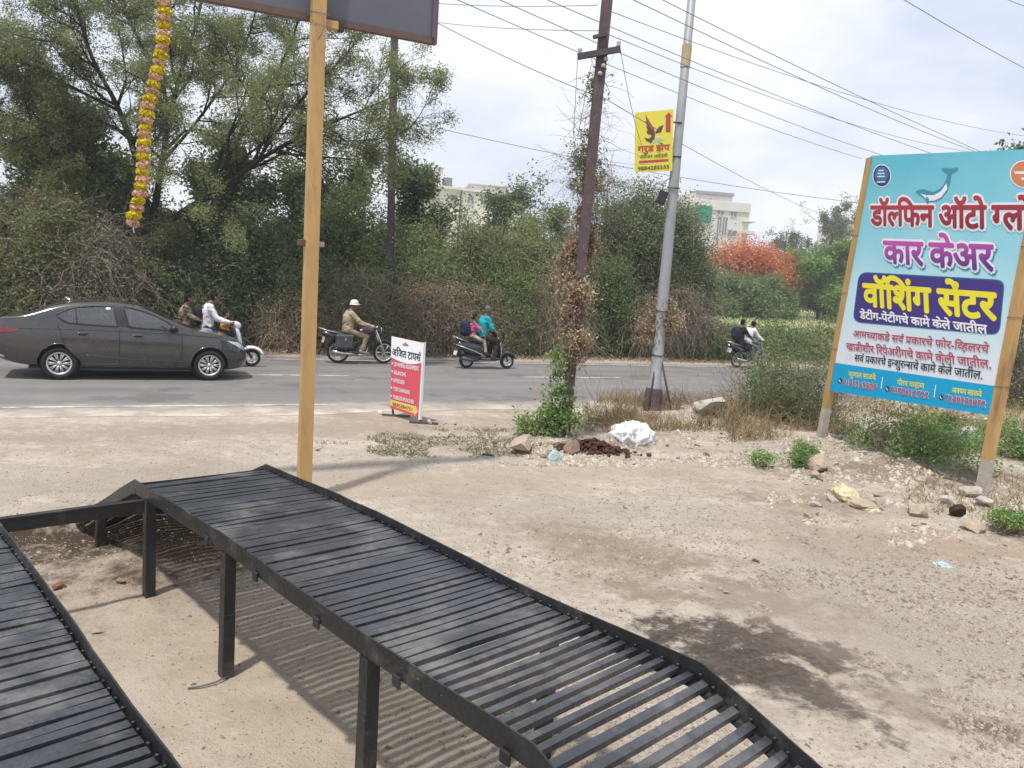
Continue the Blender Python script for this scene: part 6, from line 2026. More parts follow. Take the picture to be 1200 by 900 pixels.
def creeper(name, label, base, blobs, key, n, lsz, tw=200, twl=.5, droop=1.0, clump=.12, key2=None, n2=0, tr=.0035):
    """blobs: (picture x, picture y, half width, half height in metres) at the depth of the pole foot"""
    org = np.array([base[0], base[1], 0]); dep = float((base - CAM).dot(FWD))
    bl = []
    for px, py, rx, rz in blobs:
        c = D(px, py, dep); c = c + (CAM - c) / np.linalg.norm(CAM - c) * random.uniform(.05, .22)
        bl.append((c[0], c[1], max(c[2], rz * .8), rx, min(rx, .3), rz))
    e = empty(name, org, label, 'creeper')
    P, t = blob_points(n, bl, clump, shell=.4, hollow=.1)
    foliage('foliage', e, org, P, t, lsz, lsz * .6, key, droop=.5)
    if n2:
        P, t = blob_points(n2, bl, clump, shell=.7, hollow=.3)
        foliage('leaves', e, org, P, t, lsz, lsz * .6, key2, droop=.5)
    twigs('stems', e, org, twig_lines(tw, bl, twl, droop, updir=-.3), tr * rng.lognormal(0, .3, tw), .002)
    return e
creeper('dry_creeper', 'straw brown dry creeper hanging thickly round the leaning pole', BB, [(688, 222, .06, .2), (681, 258, .11, .25), (675, 296, .14, .3), (672, 334, .17, .3), (673, 368, .15, .3), (674, 402, .09, .25), (693, 285, .08, .3), (660, 318, .09, .28)], 'dry', 13000, .05, 200, .45, clump=.09)
creeper('dry_creeper', 'thin green creeper climbing the upper leaning pole', BB, [(699, 95, .07, .18), (696, 125, .08, .22), (690, 160, .09, .25), (684, 195, .14, .2)], 'ivy', 1300, .05, 120, .5, .1)
creeper('twiggy_creeper', 'bare pale twigs fanning out round the leaning pole at half height', BB, [(686, 188, .22, .2), (672, 212, .30, .22), (702, 208, .22, .2)], 'ivy', 900, .045, 90, .5, .0, tr=.003)
creeper('green_creeper', 'fresh green creeper growing at the foot of the leaning brown pole', BB, [(657, 405, .06, .14), (655, 432, .08, .2), (653, 460, .11, .2), (652, 486, .20, .16), (664, 490, .14, .16), (638, 500, .28, .10), (622, 498, .16, .10)], 'fresh', 3000, .062, 130, .5, .4, .13)
creeper('dry_creeper', 'bundle of dry brown creeper tied round the grey pole', GPB, [(779, 350, .09, .18), (775, 370, .16, .2), (767, 385, .19, .16), (786, 380, .13, .22), (753, 399, .10, .08)], 'dry', 7000, .05, 240, .4, clump=.10)

FB = RN(455, 23.6)
fp, fd, forg = ipole('utility_pole', 'thin dark utility pole standing among the bushes behind the overhead board', FB, (462.3, 40), gn, topz(FB, 22), .20, M['dark_pole'], .10)
c = fd * topz(FB, 148)
for px_, py_ in ((458, 148), (457.5, 162)):
    c = onplane(px_, py_, FB, gn) - forg
    mb = MB(); mb.box(c, (.26, .24, .03), None, 0, .004); mb.build('pole_band', M['concrete'], fp)

def cable(p, q, dp, dq, label, sag=.25, r=.0065, group='overhead cables'):
    a, b = D(*p, dp), D(*q, dq)
    # carry the cable on past the picture's edge
    pts = []
    for f in np.linspace(0, 1, 25):
        x = a + (b - a) * f; x[2] -= sag * 4 * f * (1 - f); pts.append(tuple(x - a))
    mb = MB(); mb.tube(pts, r, 5)
    o = mb.build('overhead_cable', M['wire'], None)
    o.location = a
    return tag(o, label, 'cable', group)
SH = 'thin black cable crossing the sky from upper left down to the right'
cable((560, -110), (1190, 195), 9, 22, 'black cable that reaches the sky edge just above the billboard, uppermost of the long ones', .1)
cable((640, -50), (1160, 184), 9.5, 22, SH, .12)
cable((470, -75), (1110, 186), 9.5, 22, SH, .12)
cable((712, 12), (1205, 160), 11.3, 24, 'slacker cable running from the top of the leaning pole out to the right', .25, .0055)
cable((520, -30), (1060, 190), 10, 22, SH, .15)
cable((712, 40), (1150, 180), 11.3, 24, SH, .25, .0055)
cable((480, -25), (1010, 186), 10.5, 23, SH, .15)
cable((700, 6), (400, -10), 11.4, 17, 'cable running left from the leaning pole to behind the board', .12, .0055)
cable((703, 36), (430, 12), 11.5, 19, 'second cable running left from the leaning pole', .12, .0055)
cable((1040, -12), (1260, 110), 12, 18, 'short cable high in the right corner of the sky', .05)
cable((1150, -14), (1260, 26), 14, 18, 'short cable at the very corner of the sky on the right', .05)
cable((461, 138), (1010, 238), 24, 30, 'long slack cable from the thin dark pole to behind the billboard', .25, .010)
cable((700, 110), (960, 250), 12, 27, 'cable dropping steeply right of the yellow pole sign', .12)
cable((500, 20), (705, 115), 12, 12, SH, .05)
cable((677, 66), (672, 160), 11.6, 11.7, 'loose wire hanging from the left end of the crossarm', 0, .005)
cable((693, 75), (677, 160), 11.6, 11.7, 'loose wire hanging beside the upper leaning pole', 0, .005)
cable((727, 58), (752, 170), 11.6, 14.2, 'loose wire from the right end of the crossarm to the yellow sign', .1, .005)

# ------------------------------------------------------------------ far buildings
M['wall_white'] = mat('off white wall', (.62, .60, .56), .85, 0, .06, 1.2, dirt=(.42, .39, .35), dirt_amt=.05, stretch=(1, 1, .3))
M['wall_cream'] = mat('pale cream wall', (.68, .655, .60), .85, 0, .06, 1.2, dirt=(.45, .38, .3), dirt_amt=.05, stretch=(1, 1, .3))
M['roof_grey'] = mat('grey roof slab', (.30, .29, .30), .8, 0, .1, 2)
M['pane_grey'] = glassmat('grey pane', (.14, .17, .18), .2)
M['net_green'] = mat('green shade net', (.0, .24, .16), .7, 0, .15, 3)
def building(name, label, px, n, rot, blocks):
    """blocks: (part, material, x0, x1, y0, y1, z0, z1) in metres round the foot point"""
    b = RN(px, n); e = empty(name, b, label, 'building', rot=(0, 0, rot))
    for nm, m_, x0, x1, y0, y1, z0, z1 in blocks:
        mb = MB(); mb.box(((x0 + x1) / 2, (y0 + y1) / 2, (z0 + z1) / 2), (x1 - x0, y1 - y0, z1 - z0), None, 0, .03); mb.build(nm, m_, e)
    return e, b
nb_ = 100
bpos = RN(835, nb_); zt = topz(bpos, 228); u1 = np.linalg.norm(RN(868, nb_) - bpos) * .80
zT = lambda y: topz(bpos, y)
W, C_, Rg, Pg = M['wall_white'], M['wall_cream'], M['roof_grey'], M['pane_grey']
k = u1 / 33.0     # metres per picture px along the facade
X_ = lambda px: (px - 835) * k
bl = [('wall', W, X_(792), X_(866), 0, 10, 0, zT(247)), ('parapet', W, X_(791), X_(866), -.25, 10, zT(247), zT(236)), ('wall', W, X_(797), X_(848), 1.2, 9, zT(236), zT(228.5)), ('roof', Rg, X_(806), X_(849), .9, 9.2, zT(228.5), zT(224.5)),
      ('wall', M['wall_white'], X_(860), X_(871), 2, 9, 0, zT(248)), ('balcony_slab', W, X_(858), X_(872), -.6, 3, zT(258), zT(256.5)), ('balcony_slab', W, X_(858), X_(872), -.8, 3, zT(272), zT(268)),
      ('shade_net', M['net_green'], X_(804), X_(822), -.35, -.25, zT(262), zT(243))]
bld, _ = building('white_house', 'white multi-storey house with a green shade net beyond the field', 835, nb_, RA * .3, bl)
def win(parent, x0, x1, y, z0, z1, frame=W, name='window'):
    mb = MB(); mb.box(((x0 + x1) / 2, y - .02, (z0 + z1) / 2), (x1 - x0, .10, z1 - z0), None, 0, .01); w_ = mb.build(name, M['pane_grey'], parent)
    mb = MB()
    for a, b, c, d in ((x0 - .08, x0, z0 - .08, z1 + .08), (x1, x1 + .08, z0 - .08, z1 + .08), (x0, x1, z1, z1 + .08), (x0, x1, z0 - .08, z0), ((x0 + x1) / 2 - .04, (x0 + x1) / 2 + .04, z0, z1)):
        mb.box(((a + b) / 2, y - .06, (c + d) / 2), (b - a, .10, d - c))
    mb.build('frame', frame, w_)
for x0, x1, y0, y1 in ((829, 836, 252, 245), (844, 851, 253, 246), (830, 834.5, 274, 254), (836, 841, 275, 254), (843, 853, 276, 269), (828, 832, 282, 277)):
    win(bld, X_(x0), X_(x1), 0, zT(y0), zT(y1))
win(bld, X_(862), X_(868), 2, zT(266), zT(259)); win(bld, X_(861), X_(868), 2, zT(277), zT(273))
# pale rooftops behind the olive bush
nb2 = 88
b2 = RN(520, nb2); z2_ = lambda y: topz(b2, y); k2 = np.linalg.norm(RN(560, nb2) - b2) * .93 / 40
Xb = lambda px: (px - 520) * k2
bld2, _ = building('cream_house', 'cream flat-roofed house with stepped rooftops above the olive bush', 520, nb2, RA * .4, [
    ('wall', C_, Xb(478), Xb(532), 0, 9, 0, z2_(221)), ('stair_tower', C_, Xb(490), Xb(512), 1, 6, z2_(221), z2_(197)), ('roof', W, Xb(489), Xb(513), .8, 6.2, z2_(197), z2_(195)),
    ('water_tank', M['pane_grey'], Xb(513), Xb(523), 1, 4, z2_(221), z2_(207)), ('roof', W, Xb(476), Xb(534), -.6, 9.3, z2_(222), z2_(219)),
    ('wall', C_, Xb(534), Xb(568), .5, 9, 0, z2_(222)), ('roof', W, Xb(533), Xb(569), .2, 9.3, z2_(222), z2_(220)), ('stair_tower', C_, Xb(547), Xb(590), 3, 9, z2_(220), z2_(210)), ('roof', W, Xb(545), Xb(592), 2.7, 9.3, z2_(210), z2_(208))])
for x0, x1 in ((497, 504), (521, 529), (541, 548), (556, 563)):
    win(bld2, Xb(x0), Xb(x1), 0 if x0 < 530 else .5, z2_(236), z2_(228), C_)
nb3 = 105
b3 = RN(985, nb3); z3_ = lambda y: topz(b3, y); k3 = np.linalg.norm(RN(1000, nb3) - b3) * .85 / 15
bld3, _ = building('brown_white_house', 'small white and brown house between the distant trees beside the billboard', 985, nb3, RA * .3, [
    ('wall', W, -12 * k3, 6 * k3, 0, 8, 0, z3_(264)), ('upper_wall', M['frame_brown'], -6 * k3, 9 * k3, 1, 8, z3_(264), z3_(258)), ('roof', W, -13 * k3, 0, -.4, 8, z3_(264), z3_(263))])
win(bld3, -9 * k3, -4 * k3, 0, z3_(277), z3_(270))
nb4 = 60
b4 = RN(268, nb4); z4 = lambda y: topz(b4, y)
k4 = np.linalg.norm(RN(290, nb4) - b4) * .9 / 22
bld4, _ = building('white_house', 'white house glimpsed through the twigs under the acacia limb', 268, nb4, RA * .4, [('wall', W, -9 * k4, 14 * k4, 0, 7, 0, z4(252)), ('roof', M['brick'], -10 * k4, 15 * k4, -.4, 7.4, z4(252), z4(246))])
win(bld4, -4 * k4, 2 * k4, 0, z4(272), z4(260))
b5 = RN(893, 67); z5 = lambda y: topz(b5, y); k5 = np.linalg.norm(RN(910, 67) - b5) * .9 / 17
bld5, _ = building('shed', 'small white shed glimpsed under the orange flowering tree', 893, 67, RA * .4, [('wall', W, -9 * k5, 8 * k5, 0, 4, float(field_z(67)) - .5, z5(318)), ('roof', Rg, -10 * k5, 9 * k5, -.4, 4.4, z5(318), z5(316))])
win(bld5, -3 * k5, 3 * k5, 0, z5(332), z5(324))

# ------------------------------------------------------------------ rocks, rubble, sacks
def rock_mesh(size, flat=.6, seed=0, sub=2, sharp=.45):
    r = np.random.default_rng(seed)
    bm = bmesh.new(); bmesh.ops.create_icosphere(bm, subdivisions=sub, radius=1)
    pl_ = []
    for _ in range(17):
        n = r.normal(size=3); n /= np.linalg.norm(n); pl_.append((n, r.uniform(.38, .85)))
    for v in bm.verts:
        p = np.array(v.co)
        for n, d in pl_:
            q = p.dot(n)
            if q > d: p = p - n * (q - d) * .99
        p = p * (1 + r.normal() * .03)
        v.co = Vector(p * np.array([size, size * r.uniform(.98, 1.02) * .8, size * flat]))
    me = bpy.data.meshes.new('rock'); bm.to_mesh(me); bm.free()
    return me
RK = [0]
def rock(px, py, wpx, label, m_='rock_tan', flat=.6, cat='rock', group=None, name='rock', sub=3, sink=.18):
    RK[0] += 1
    g = G(px, py); dep = (g - CAM).dot(FWD); s = wpx * dep / FPX / 2
    me = rock_mesh(s, flat, RK[0] * 7 + 1, sub)
    o = link(name, me, None, M[m_])
    o.location = (g[0], g[1], float(ground_h(g[0], g[1])) + s * flat * (.75 - sink))
    o.rotation_euler = (random.uniform(-.15, .15), random.uniform(-.15, .15), random.uniform(0, 6.28))
    return tag(o, label, cat, group)
rock(612, 532, 46, 'large tan dusty rock left of the leaning pole foot', 'rock_tan', .62)
rock(639, 537, 26, 'small tan rock in front of the large tan rock', 'rock_tan', .6)
rock(667, 534, 31, 'squarish brown rock at the foot of the leaning brown pole', 'rock_brown', .75)
rock(829, 499, 52, 'broad grey tan rubble boulder right of the grey pole', 'concrete', .5)
rock(957, 556, 46, 'pale angular rock near the left billboard post', 'rock_tan', .6)
rock(958, 566, 22, 'small rock in front of the pale angular rock', 'rock_tan', .6)
rock(985, 578, 22, 'small rock left of the cream sack', 'rock_tan', .6)
rock(1012, 597, 36, 'flat tan rock right of the cream sack', 'rock_tan', .45)
rock(1075, 605, 44, 'tan angular block left of the dark clod', 'rock_tan', .6)
rock(1143, 622, 44, 'flat tan stone in front of the right billboard post', 'rock_tan', .42)
rock(1133, 588, 38, 'pale stone piled against the right billboard post, uppermost', 'concrete', .55)
rock(1112, 596, 30, 'pale stone left in the pile by the right billboard post', 'concrete', .5)
rock(1150, 600, 34, 'whitish stone in front of the right billboard post', 'concrete', .5)
rock(1172, 608, 30, 'pale stone right in the pile by the right billboard post', 'concrete', .45)
rock(1120, 606, 33, 'shaggy dark brown clod beside the pale stone pile', 'dung', .8, 'clod', name='soil_clod')
rock(983, 525, 16, 'small pale stone below the left billboard post', 'concrete', .6)
rock(1010, 540, 13, 'small white stone under the billboard', 'concrete', .6)
rock(503, 497, 11, 'round grey stone beside the red standing sign', 'concrete', .85)
rock(97, 617, 18, 'whitish stone beyond the cross beam of the ramp', 'concrete', .7)
rock(228, 632, 15, 'dark clod in the shade under the black ramp', 'dung', .6, 'clod', name='soil_clod')
rock(140, 685, 19, 'brown clod between the two ramp tracks', 'rock_brown', .5, 'clod', name='soil_clod')
rock(115, 738, 16, 'flat pale stone between the two ramp tracks', 'rock_tan', .35)
rock(344, 409, 14, 'pale block on the road verge left of the motorcycle', 'concrete', .8)
o = rock(70, 690, 24, 'broken red brick next to the left ramp track', 'brick', .5, 'brick', name='broken_brick', sub=1)
o = rock(446, 485.5, 9, 'white block weighing down the foot of the red standing sign', 'white_print', .9, 'block', name='white_block', sub=1)
# scattered stones of the rubble heaps: individuals that share a look
stone_src = [rock_mesh(1.0, .6, 400 + k, 2) for k in range(8)]
for me in stone_src: me.materials.append(M['concrete'])
stone_tan = [me.copy() for me in stone_src]
for me in stone_tan: me.materials[0] = M['rock_tan']
zones = [((800, 498, 860, 545), 56), ((925, 525, 1110, 605), 92), ((590, 525, 700, 548), 22), ((700, 505, 800, 548), 34), ((470, 495, 620, 530), 22), ((1060, 575, 1200, 640), 26), ((0, 600, 160, 690), 6), ((1080, 640, 1190, 720), 7), ((740, 650, 900, 760), 9)]
for (x0, y0, x1, y1), cnt in zones:
    for _ in range(cnt):
        px, py = random.uniform(x0, x1), random.uniform(y0, y1)
        g = G(px, py); s = .026 * random.lognormvariate(0, .6)
        s = min(s, .11)
        o = bpy.data.objects.new('stone', random.choice(stone_src if random.random() < .5 else stone_tan)); COL.objects.link(o)
        o.scale = (s, s * random.uniform(.7, 1.2), s * random.uniform(.7, 1.3)); o.rotation_euler = (random.uniform(-.4, .4), random.uniform(-.4, .4), random.uniform(0, 6.28))
        o.location = (g[0], g[1], float(ground_h(g[0], g[1])) + s * .25)
        tag(o, 'small pale stone scattered in the rubble', 'stone', 'small stones scattered in the rubble')
# gravel: nobody could count it
Kg = 80000
gxy = []
while sum(len(a) for a in gxy) < Kg:
    px = rng.uniform(-60, 1260, 20000); py = rng.uniform(505, 905, 20000)
    xy = np.array([G(a, b)[:2] for a, b in zip(px[:20000], py[:20000])])
    dens = .25 + .75 * sstep(-.1, .25, fbm(xy[:, 0], xy[:, 1], .7, 3, 77)) * sstep(-1.0, 2.5, xy[:, 0] + .3 * (xy[:, 1] - 6) + .4)
    dens *= 1 - .85 * sstep(.4, -.6, xy[:, 0] - .2) * sstep(5.6, 4.6, xy[:, 1])
    gxy.append(xy[rng.random(len(xy)) < dens])
gxy = np.concatenate(gxy)[:Kg]
for spx, spy, sr in ((905, 752, .95), (945, 805, .8), (865, 778, .6), (1000, 770, .6)):
    c = G(spx, spy); d = np.hypot(gxy[:, 0] - c[0], gxy[:, 1] - c[1])
    gxy = gxy[(d > sr) | (rng.random(len(gxy)) < .12)]
Kg = len(gxy)
gz = ground_h(gxy[:, 0], gxy[:, 1])
sz = np.clip(.0048 * rng.lognormal(0, .6, Kg), .002, .022)
TV = np.array([[1, 0, -.3], [-.5, .85, -.3], [-.5, -.85, -.3], [.1, .1, .75], [.6, .5, .35], [-.6, .1, .4]])
TF = np.array([[0, 1, 4], [1, 3, 4], [0, 4, 3], [1, 2, 5], [1, 5, 3], [2, 3, 5], [0, 3, 2]])
an = rng.uniform(0, 6.28, Kg); ca, sa = np.cos(an)[:, None], np.sin(an)[:, None]
T = TV[None] * (1 + rng.normal(0, .22, (Kg, 6, 3))) * sz[:, None, None]
Vg = np.empty((Kg, 6, 3)); Vg[..., 0] = T[..., 0] * ca - T[..., 1] * sa; Vg[..., 1] = T[..., 0] * sa + T[..., 1] * ca; Vg[..., 2] = T[..., 2] * .8
Vg += np.concatenate([gxy, gz[:, None]], 1)[:, None, :]
Fg = (TF[None] + (np.arange(Kg) * 6)[:, None, None]).reshape(-1, 3)
tag(np_mesh('gravel', Vg.reshape(-1, 3), Fg, L_['stone'], None, np.repeat(rng.random(Kg), 7), per=3), 'loose gravel over the dirt lot', kind='stuff')

def rubble(name, label, areas, n, s0, smax, key):
    P = []
    for (x0, y0, x1, y1), f in areas:
        k = int(n * f); px = rng.uniform(x0, x1, k * 2); py = rng.uniform(y0, y1, k * 2)
        g = np.array([G(a, b)[:2] for a, b in zip(px, py)])
        w = fbm(g[:, 0], g[:, 1], 1.8, 3, 91); P.append(g[np.argsort(-w)[:k]])
    P = np.concatenate(P); K = len(P)
    sz = np.minimum(s0 * rng.lognormal(0, .6, K), smax)
    an = rng.uniform(0, 6.28, K); ca, sa = np.cos(an)[:, None], np.sin(an)[:, None]
    T = TV[None] * (1 + rng.normal(0, .25, (K, 6, 3))) * sz[:, None, None]
    V = np.empty((K, 6, 3)); V[..., 0] = T[..., 0] * ca - T[..., 1] * sa; V[..., 1] = T[..., 0] * sa + T[..., 1] * ca; V[..., 2] = T[..., 2] * .8
    V += np.concatenate([P, ground_h(P[:, 0], P[:, 1])[:, None]], 1)[:, None, :]
    F = (TF[None] + (np.arange(K) * 6)[:, None, None]).reshape(-1, 3)
    return tag(np_mesh(name, V.reshape(-1, 3), F, L_[key], None, np.repeat(rng.random(K), 7), per=3), label, kind='stuff')
L_['rubble'] = leafmat('broken rubble', [(.24, .195, .15), (.37, .32, .26), (.52, .47, .41)], 0, .95)
rubble('rubble', 'broken pale rubble strewn from the poles to the billboard', [((585, 515, 810, 548), .22), ((790, 488, 900, 550), .28), ((900, 520, 1120, 612), .36), ((1040, 560, 1200, 640), .14)], 10500, .016, .075, 'rubble')
rubble('gravel', 'coarse broken gravel on the right of the lot', [((880, 615, 1240, 720), .55), ((1000, 700, 1240, 880), .3), ((560, 580, 900, 680), .15)], 6500, .009, .03, 'stone')
def sack(name, label, cat, px, py, wpx, h, m_, seed, lumps=7, group=None):
    """crumpled plastic: a lumpy bag with sharp creases"""
    g = G(px, py); dep = (g - CAM).dot(FWD); w = wpx * dep / FPX / 2
    r = np.random.default_rng(seed)
    bm = bmesh.new(); bmesh.ops.create_icosphere(bm, subdivisions=5, radius=1)
    V = np.array([v.co[:] for v in bm.verts])
    F = np.array([[q.index for q in f.verts] for f in bm.faces]); bm.free()
    A = r.normal(size=(3, 3)); B = r.normal(size=(3, 2))
    def rid(f, sd): 
        q = V @ A * f; return np.abs(fbm(q[:, 0] + sd, q[:, 1] + q[:, 2] * .7, 1.0, 3, sd))
    k = 1.0 + .55 * fbm((V @ B)[:, 0] + seed, (V @ B)[:, 1], .9, 2, seed) - .8 * rid(.7, seed) - .75 * rid(2.3, seed + 7)
    k = k + .12
    V = V * k[:, None]
    V[:, 2] = np.where(V[:, 2] < -.25, -.25, V[:, 2])
    V = V * np.array([w * 1.05, w * .75, h * .8]); V[:, 2] += h * .2 * .8
    o = np_mesh(name, V, F, m_, None, smooth=False, per=3)
    o.location = (g[0], g[1], float(ground_h(g[0], g[1])) - .012); o.rotation_euler = (0, 0, r.uniform(-.3, .3))
    return tag(o, label, cat, group)
sack('plastic_sack', 'crumpled white plastic sack lying between the two poles', 'sack', 737, 521, 56, .36, M['bag_white'], 3)
sack('plastic_sack', 'torn cream sack with an open mouth in front of the billboard', 'sack', 992, 588, 36, .20, M['bag_cream'], 8)
sack('plastic_sack', 'flat cream scrap of sack beside the torn cream sack', 'sack', 1018, 599, 24, .06, M['bag_cream'], 12)
sack('plastic_sheet', 'grey torn plastic caught in the plants behind the right billboard post', 'plastic', 1135, 522, 30, .34, M['bag_grey'], 15)
sack('plastic_sheet', 'whitish plastic litter in the dry grass under the billboard edge', 'plastic', 1150, 493, 40, .12, M['bag_white'], 18)
sack('plastic_scrap', 'pale blue plastic scrap between two rocks by the leaning pole', 'plastic', 650, 541, 14, .16, M['plastic_blue'], 21)
sack('plastic_scrap', 'small pale blue plastic scrap alone on the gravel at right', 'plastic', 1104, 663, 22, .05, M['plastic_blue'], 24)
sack('plastic_sheet', 'dark flat rag on the ground left of the large tan rock', 'rag', 571, 534, 14, .04, M['black_plastic'], 27)
M['coir'] = mat('dark red coir', (.085, .042, .032), .95, 0, .5, 22, 1.0, 60, .1)
g = G(692, 531); r_ = np.random.default_rng(5); hm = MB()
for _ in range(420):
    x, y = r_.normal(0, .26), r_.normal(0, .13); s_ = .022 * r_.lognormal(0, .4)
    z = .15 * math.exp(-(x / .3) ** 2 - (y / .16) ** 2) * r_.uniform(.3, 1.05)
    hm.sph((x, y, z), (s_ * r_.uniform(.7, 1.6), s_ * r_.uniform(.7, 1.3), s_ * .8), 6, 4, rot=Matrix.Rotation(r_.uniform(0, 3), 3, 'Z'))
o = hm.build('coir_heap', M['coir']); o.location = (g[0], g[1], float(ground_h(g[0], g[1]))); tag(o, 'heap of dark reddish coir and soil between leaning pole and white sack', 'heap', kind='stuff')
o = MB(); o.tube([(.0, 0, .01), (.05, .02, .012), (.10, .06, .012), (.13, .12, .01)], .005, 5)
g = G(220, 805); o = o.build('bent_wire', M['wire']); o.location = (g[0], g[1], float(ground_h(g[0], g[1]))); o.scale = (1.2, 1.2, 1); tag(o, 'short bent wire on the ground under the ramp', 'wire')

# ------------------------------------------------------------------ plants on the near side
def near_plant(name, label, px, py, wpx, top, key, n, lsz, cat='plant', tw=150, twl=.4, droop=.1, clump=.14, depth=.4, r=.004, dry=0, updir=.5, parts=4):
    g = G(px, py); nn = float(np.dot(g, RNV)); w = wpx * (g - CAM).dot(FWD) / FPX / 2; h = max(.1, topz(g, top))
    gz_ = float(ground_h(g[0], g[1])); org = np.array([g[0], g[1], gz_])
    bl = []
    for i in range(parts):
        f = (i + .5) / parts * 2 - 1
        hh = h * (1 - .45 * f * f)
        q = g + RE * f * w * .75 + RNV * random.uniform(-.3, .3) * depth
        bl.append((q[0], q[1], gz_ + hh * .45, w * .42, depth * .7, hh * .5))
    e = empty(name, org, label, cat)
    P, t = blob_points(n, bl, clump)
    foliage('foliage', e, org, P, t, lsz, lsz * .55, key, droop=.1)
    if dry:
        P, t = blob_points(dry, bl, clump); foliage('dry_leaves', e, org, P, t, lsz, lsz * .4, 'dry', droop=.2)
    K = tw; S = np.empty((K, 6, 3)); B = np.array(bl)[rng.integers(0, len(bl), K)]
    st_ = np.stack([B[:, 0] + rng.normal(0, .25, K) * w * .3, B[:, 1] + rng.normal(0, .3, K) * depth * .4, np.full(K, gz_)], 1)
    v = rng.normal(size=(K, 3)) * .55; v[:, 2] = np.abs(v[:, 2]) + updir + .3; v /= np.linalg.norm(v, axis=1, keepdims=True)
    S[:, 0] = st_
    for i in range(1, 6):
        v = v + rng.normal(size=(K, 3)) * .22; v[:, 2] -= droop * .3; v /= np.linalg.norm(v, axis=1, keepdims=True)
        S[:, i] = S[:, i - 1] + v * (h * 1.15 * rng.uniform(.5, 1.1, (K, 1))) / 5
    twigs('stems', e, org, S, r, .0015)
    return e
near_plant('thorn_bush', 'grey green thorny bush in front of the right motorcycle', 893, 494, 92, 404, 'green', 7500, .05, 'bush', 260, clump=.26, depth=.7, dry=900, r=.005)
near_plant('thorn_bush', 'sparse dry thorn bush below the left edge of the billboard', 952, 500, 80, 392, 'green', 5200, .05, 'bush', 220, clump=.24, depth=.7, dry=900, r=.005)
near_plant('weed_plant', 'low green weed at the left billboard post foot', 942, 549, 44, 522, 'fresh', 1700, .045, tw=60, clump=.09, depth=.3)
near_plant('weed_plant', 'leafy green weed patch under the middle of the billboard', 1078, 545, 120, 502, 'fresh', 6500, .055, tw=200, clump=.24, depth=1.1)
near_plant('weed_plant', 'dark leafy weed left of the grey torn plastic', 1098, 532, 52, 494, 'green', 4200, .055, tw=80, clump=.14, depth=.4)
near_plant('weed_plant', 'green weed at the right edge beyond the right billboard post', 1192, 536, 70, 496, 'fresh', 4600, .055, tw=140, clump=.22, depth=.9)
near_plant('weed_plant', 'small bright green weed at the right edge of the lot', 1186, 626, 46, 596, 'fresh', 2100, .035, tw=70, clump=.08, depth=.25)
near_plant('weed_plant', 'small weed left of the billboard weeds on the rubble', 890, 548, 34, 534, 'fresh', 900, .035, tw=40, clump=.08, depth=.25)
near_plant('grey_bush', 'dark grey green bush behind the right billboard post', 1190, 478, 50, 385, 'greygreen', 6000, .06, 'bush', 200, clump=.22, depth=.6)
def grass_patch(name, px0, px1, py0, py1, n, key, hgt, label, wd=.006, lean=.5, kind='stuff', dens=None):
    px = rng.uniform(px0, px1, n); py = rng.uniform(py0, py1, n)
    g = np.array([G(a, b) for a, b in zip(px, py)])
    k = fbm(g[:, 0], g[:, 1], 1.4, 3, 55) > -.06
    g = g[k]; K = len(g)
    S = np.empty((K, 4, 3)); S[:, 0] = g; S[:, 0, 2] = ground_h(g[:, 0], g[:, 1])
    v = rng.normal(size=(K, 3)) * lean; v[:, 2] = 1; v /= np.linalg.norm(v, axis=1, keepdims=True)
    h = hgt * rng.lognormal(0, .4, K)[:, None]
    for i in range(1, 4):
        v = v + rng.normal(size=(K, 3)) * .18; v[:, 2] -= .12; v /= np.linalg.norm(v, axis=1, keepdims=True)
        S[:, i] = S[:, i - 1] + v * h / 3
    V, Q = tube_arrays(S, wd, wd * .2, 3)
    return tag(np_mesh(name, V, Q, L_[key], None, np.repeat(rng.random(K), 9)), label, kind=kind)
grass_patch('dry_grass', 685, 875, 468, 508, 4200, 'grass_dry', .27, 'straw coloured dry grass round the grey pole')
grass_patch('dry_grass', 850, 1200, 470, 520, 6500, 'grass_dry', .30, 'dry grass behind the billboard')
grass_patch('dry_grass', 1060, 1200, 560, 605, 500, 'grass_dry', .10, 'thin dry grass by the right billboard post')
grass_patch('green_grass', 430, 625, 503, 537, 3800, 'grass', .045, 'low patchy grass at the road edge', .004, .9)
grass_patch('green_grass', 365, 410, 518, 532, 500, 'grass', .035, 'low tuft of grass near the ochre post', .004, .9)
grass_patch('dry_grass', 440, 640, 500, 535, 2000, 'grass_dry', .04, 'low dry grass at the road edge', .004, 1.2)
# verge litter of the far side
K = 9000
e_ = rng.uniform(-20, 40, K); n_ = 21.6 + np.abs(rng.normal(0, .8, K))
P = e_[:, None] * RE + n_[:, None] * RNV; P[:, 2] = rng.uniform(.01, .12, K)
V, Q = leaf_arrays(P, .10, .035)
tag(np_mesh('leaf_litter', V, Q, L_['dry'], None, rng.random(K)), 'dry leaf litter along the far verge', kind='stuff')

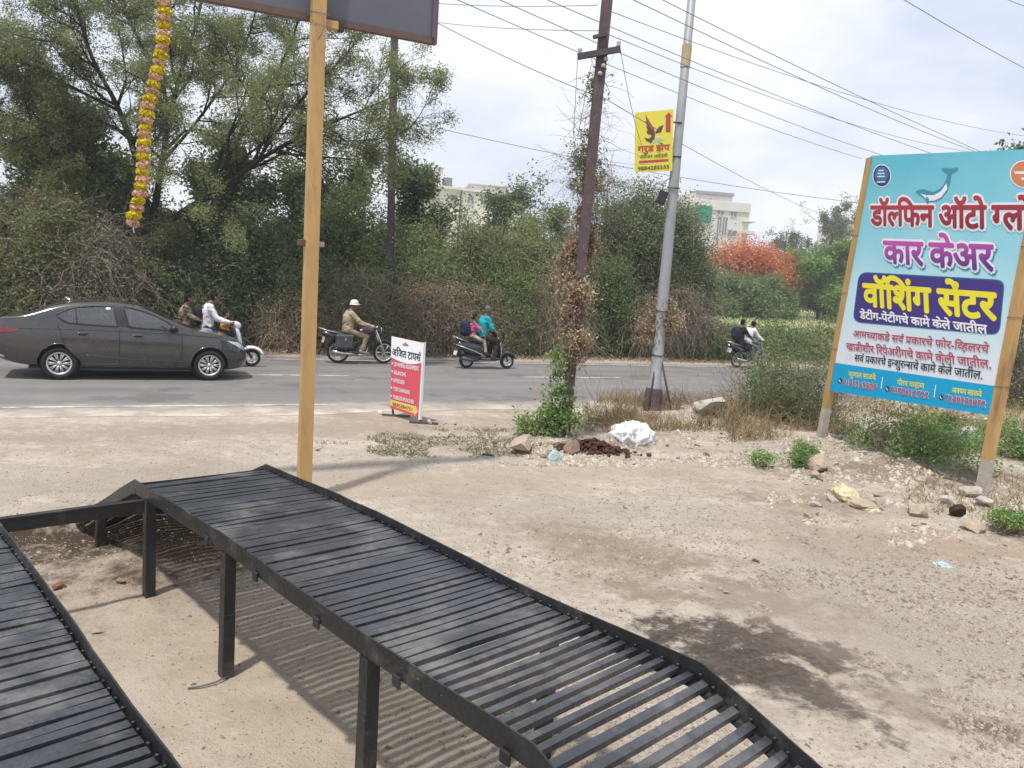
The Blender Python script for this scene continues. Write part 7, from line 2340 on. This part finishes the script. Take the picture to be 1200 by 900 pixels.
# ------------------------------------------------------------------ flower garland near the camera
gb_, gt_ = D(156, 263, 3.2), D(196, -2, 3.2)
gv_ = gt_ - gb_; glen = np.linalg.norm(gv_); gdir = gv_ / glen
gar = empty('flower_garland', gb_, 'hanging garland of alternating yellow and peach marigold flowers', 'garland')
M['marigold'] = mat('yellow marigold', (.88, .70, .04), .7, 0, .25, 60, .8, 90)
M['peach_flower'] = mat('peach marigold', (.82, .52, .36), .7, 0, .25, 60, .8, 90)
def flower_mesh(seed, m_, r0):
    r = np.random.default_rng(seed); P, n_ = [], 300
    a = r.uniform(0, 6.28, n_); z = r.uniform(-1, 1, n_); q = np.sqrt(1 - z * z * .9)
    pts = np.stack([np.cos(a) * q * r0, np.sin(a) * q * r0, z * r0 * .62], 1) * r.uniform(.85, 1.05, (n_, 1))
    st = rng.bit_generator.state
    V, Q = leaf_arrays(pts, r0 * .55, r0 * .5, up=.0)
    mb = MB(); mb.sph((0, 0, 0), (r0 * .86, r0 * .86, r0 * .54), 12, 8)
    mb.add([tuple(v) for v in V], [tuple(x) for x in Q])
    me = mb.mesh('flower'); me.materials.append(m_); return me
FM = [[flower_mesh(70 + k, M[m_], .0240) for k in range(3)] for m_ in ('peach_flower', 'marigold')]
step_ = glen / 31.0
for i in range(46):
    o = bpy.data.objects.new('flower', FM[i % 2][(i // 2) % 3]); COL.objects.link(o); o.parent = gar
    p = gdir * step_ * (i + .2)
    sway = .012 * math.sin(i * .33) - .00035 * (i - 15) ** 2 * .06
    o.location = (p[0] + sway + random.uniform(-.002, .002), p[1] + random.uniform(-.003, .003), p[2])
    o.rotation_euler = (random.uniform(-.25, .25), .15 + random.uniform(-.25, .25), random.uniform(0, 6.28))
    s = random.uniform(.92, 1.1); o.scale = (s, s, s)
mb = MB(); mb.tube([tuple(gdir * -.035 + np.array([.008, 0, 0])), (0, 0, 0), tuple(gdir * step_ * 52)], .003, 5); mb.build('thread', M['bag_white'], gar)

# ------------------------------------------------------------------ the air: a thin even haze over the whole place
hb = MB(); hb.box((50, 80, 11.0), (340, 300, 26.0)); hz_ = hb.build('haze', [])
hm_ = bpy.data.materials.new('thin haze'); hm_.use_nodes = True
hn_ = hm_.node_tree.nodes; hn_.remove(hn_['Principled BSDF'])
pv = hn_.new('ShaderNodeVolumePrincipled'); pv.inputs['Color'].default_value = (.90, .94, 1.0, 1); pv.inputs['Density'].default_value = .0012; pv.inputs['Anisotropy'].default_value = .2
hm_.node_tree.links.new(pv.outputs[0], hn_['Material Output'].inputs['Volume'])
hz_.data.materials.append(hm_); tag(hz_, 'thin pale haze in the air', kind='stuff')
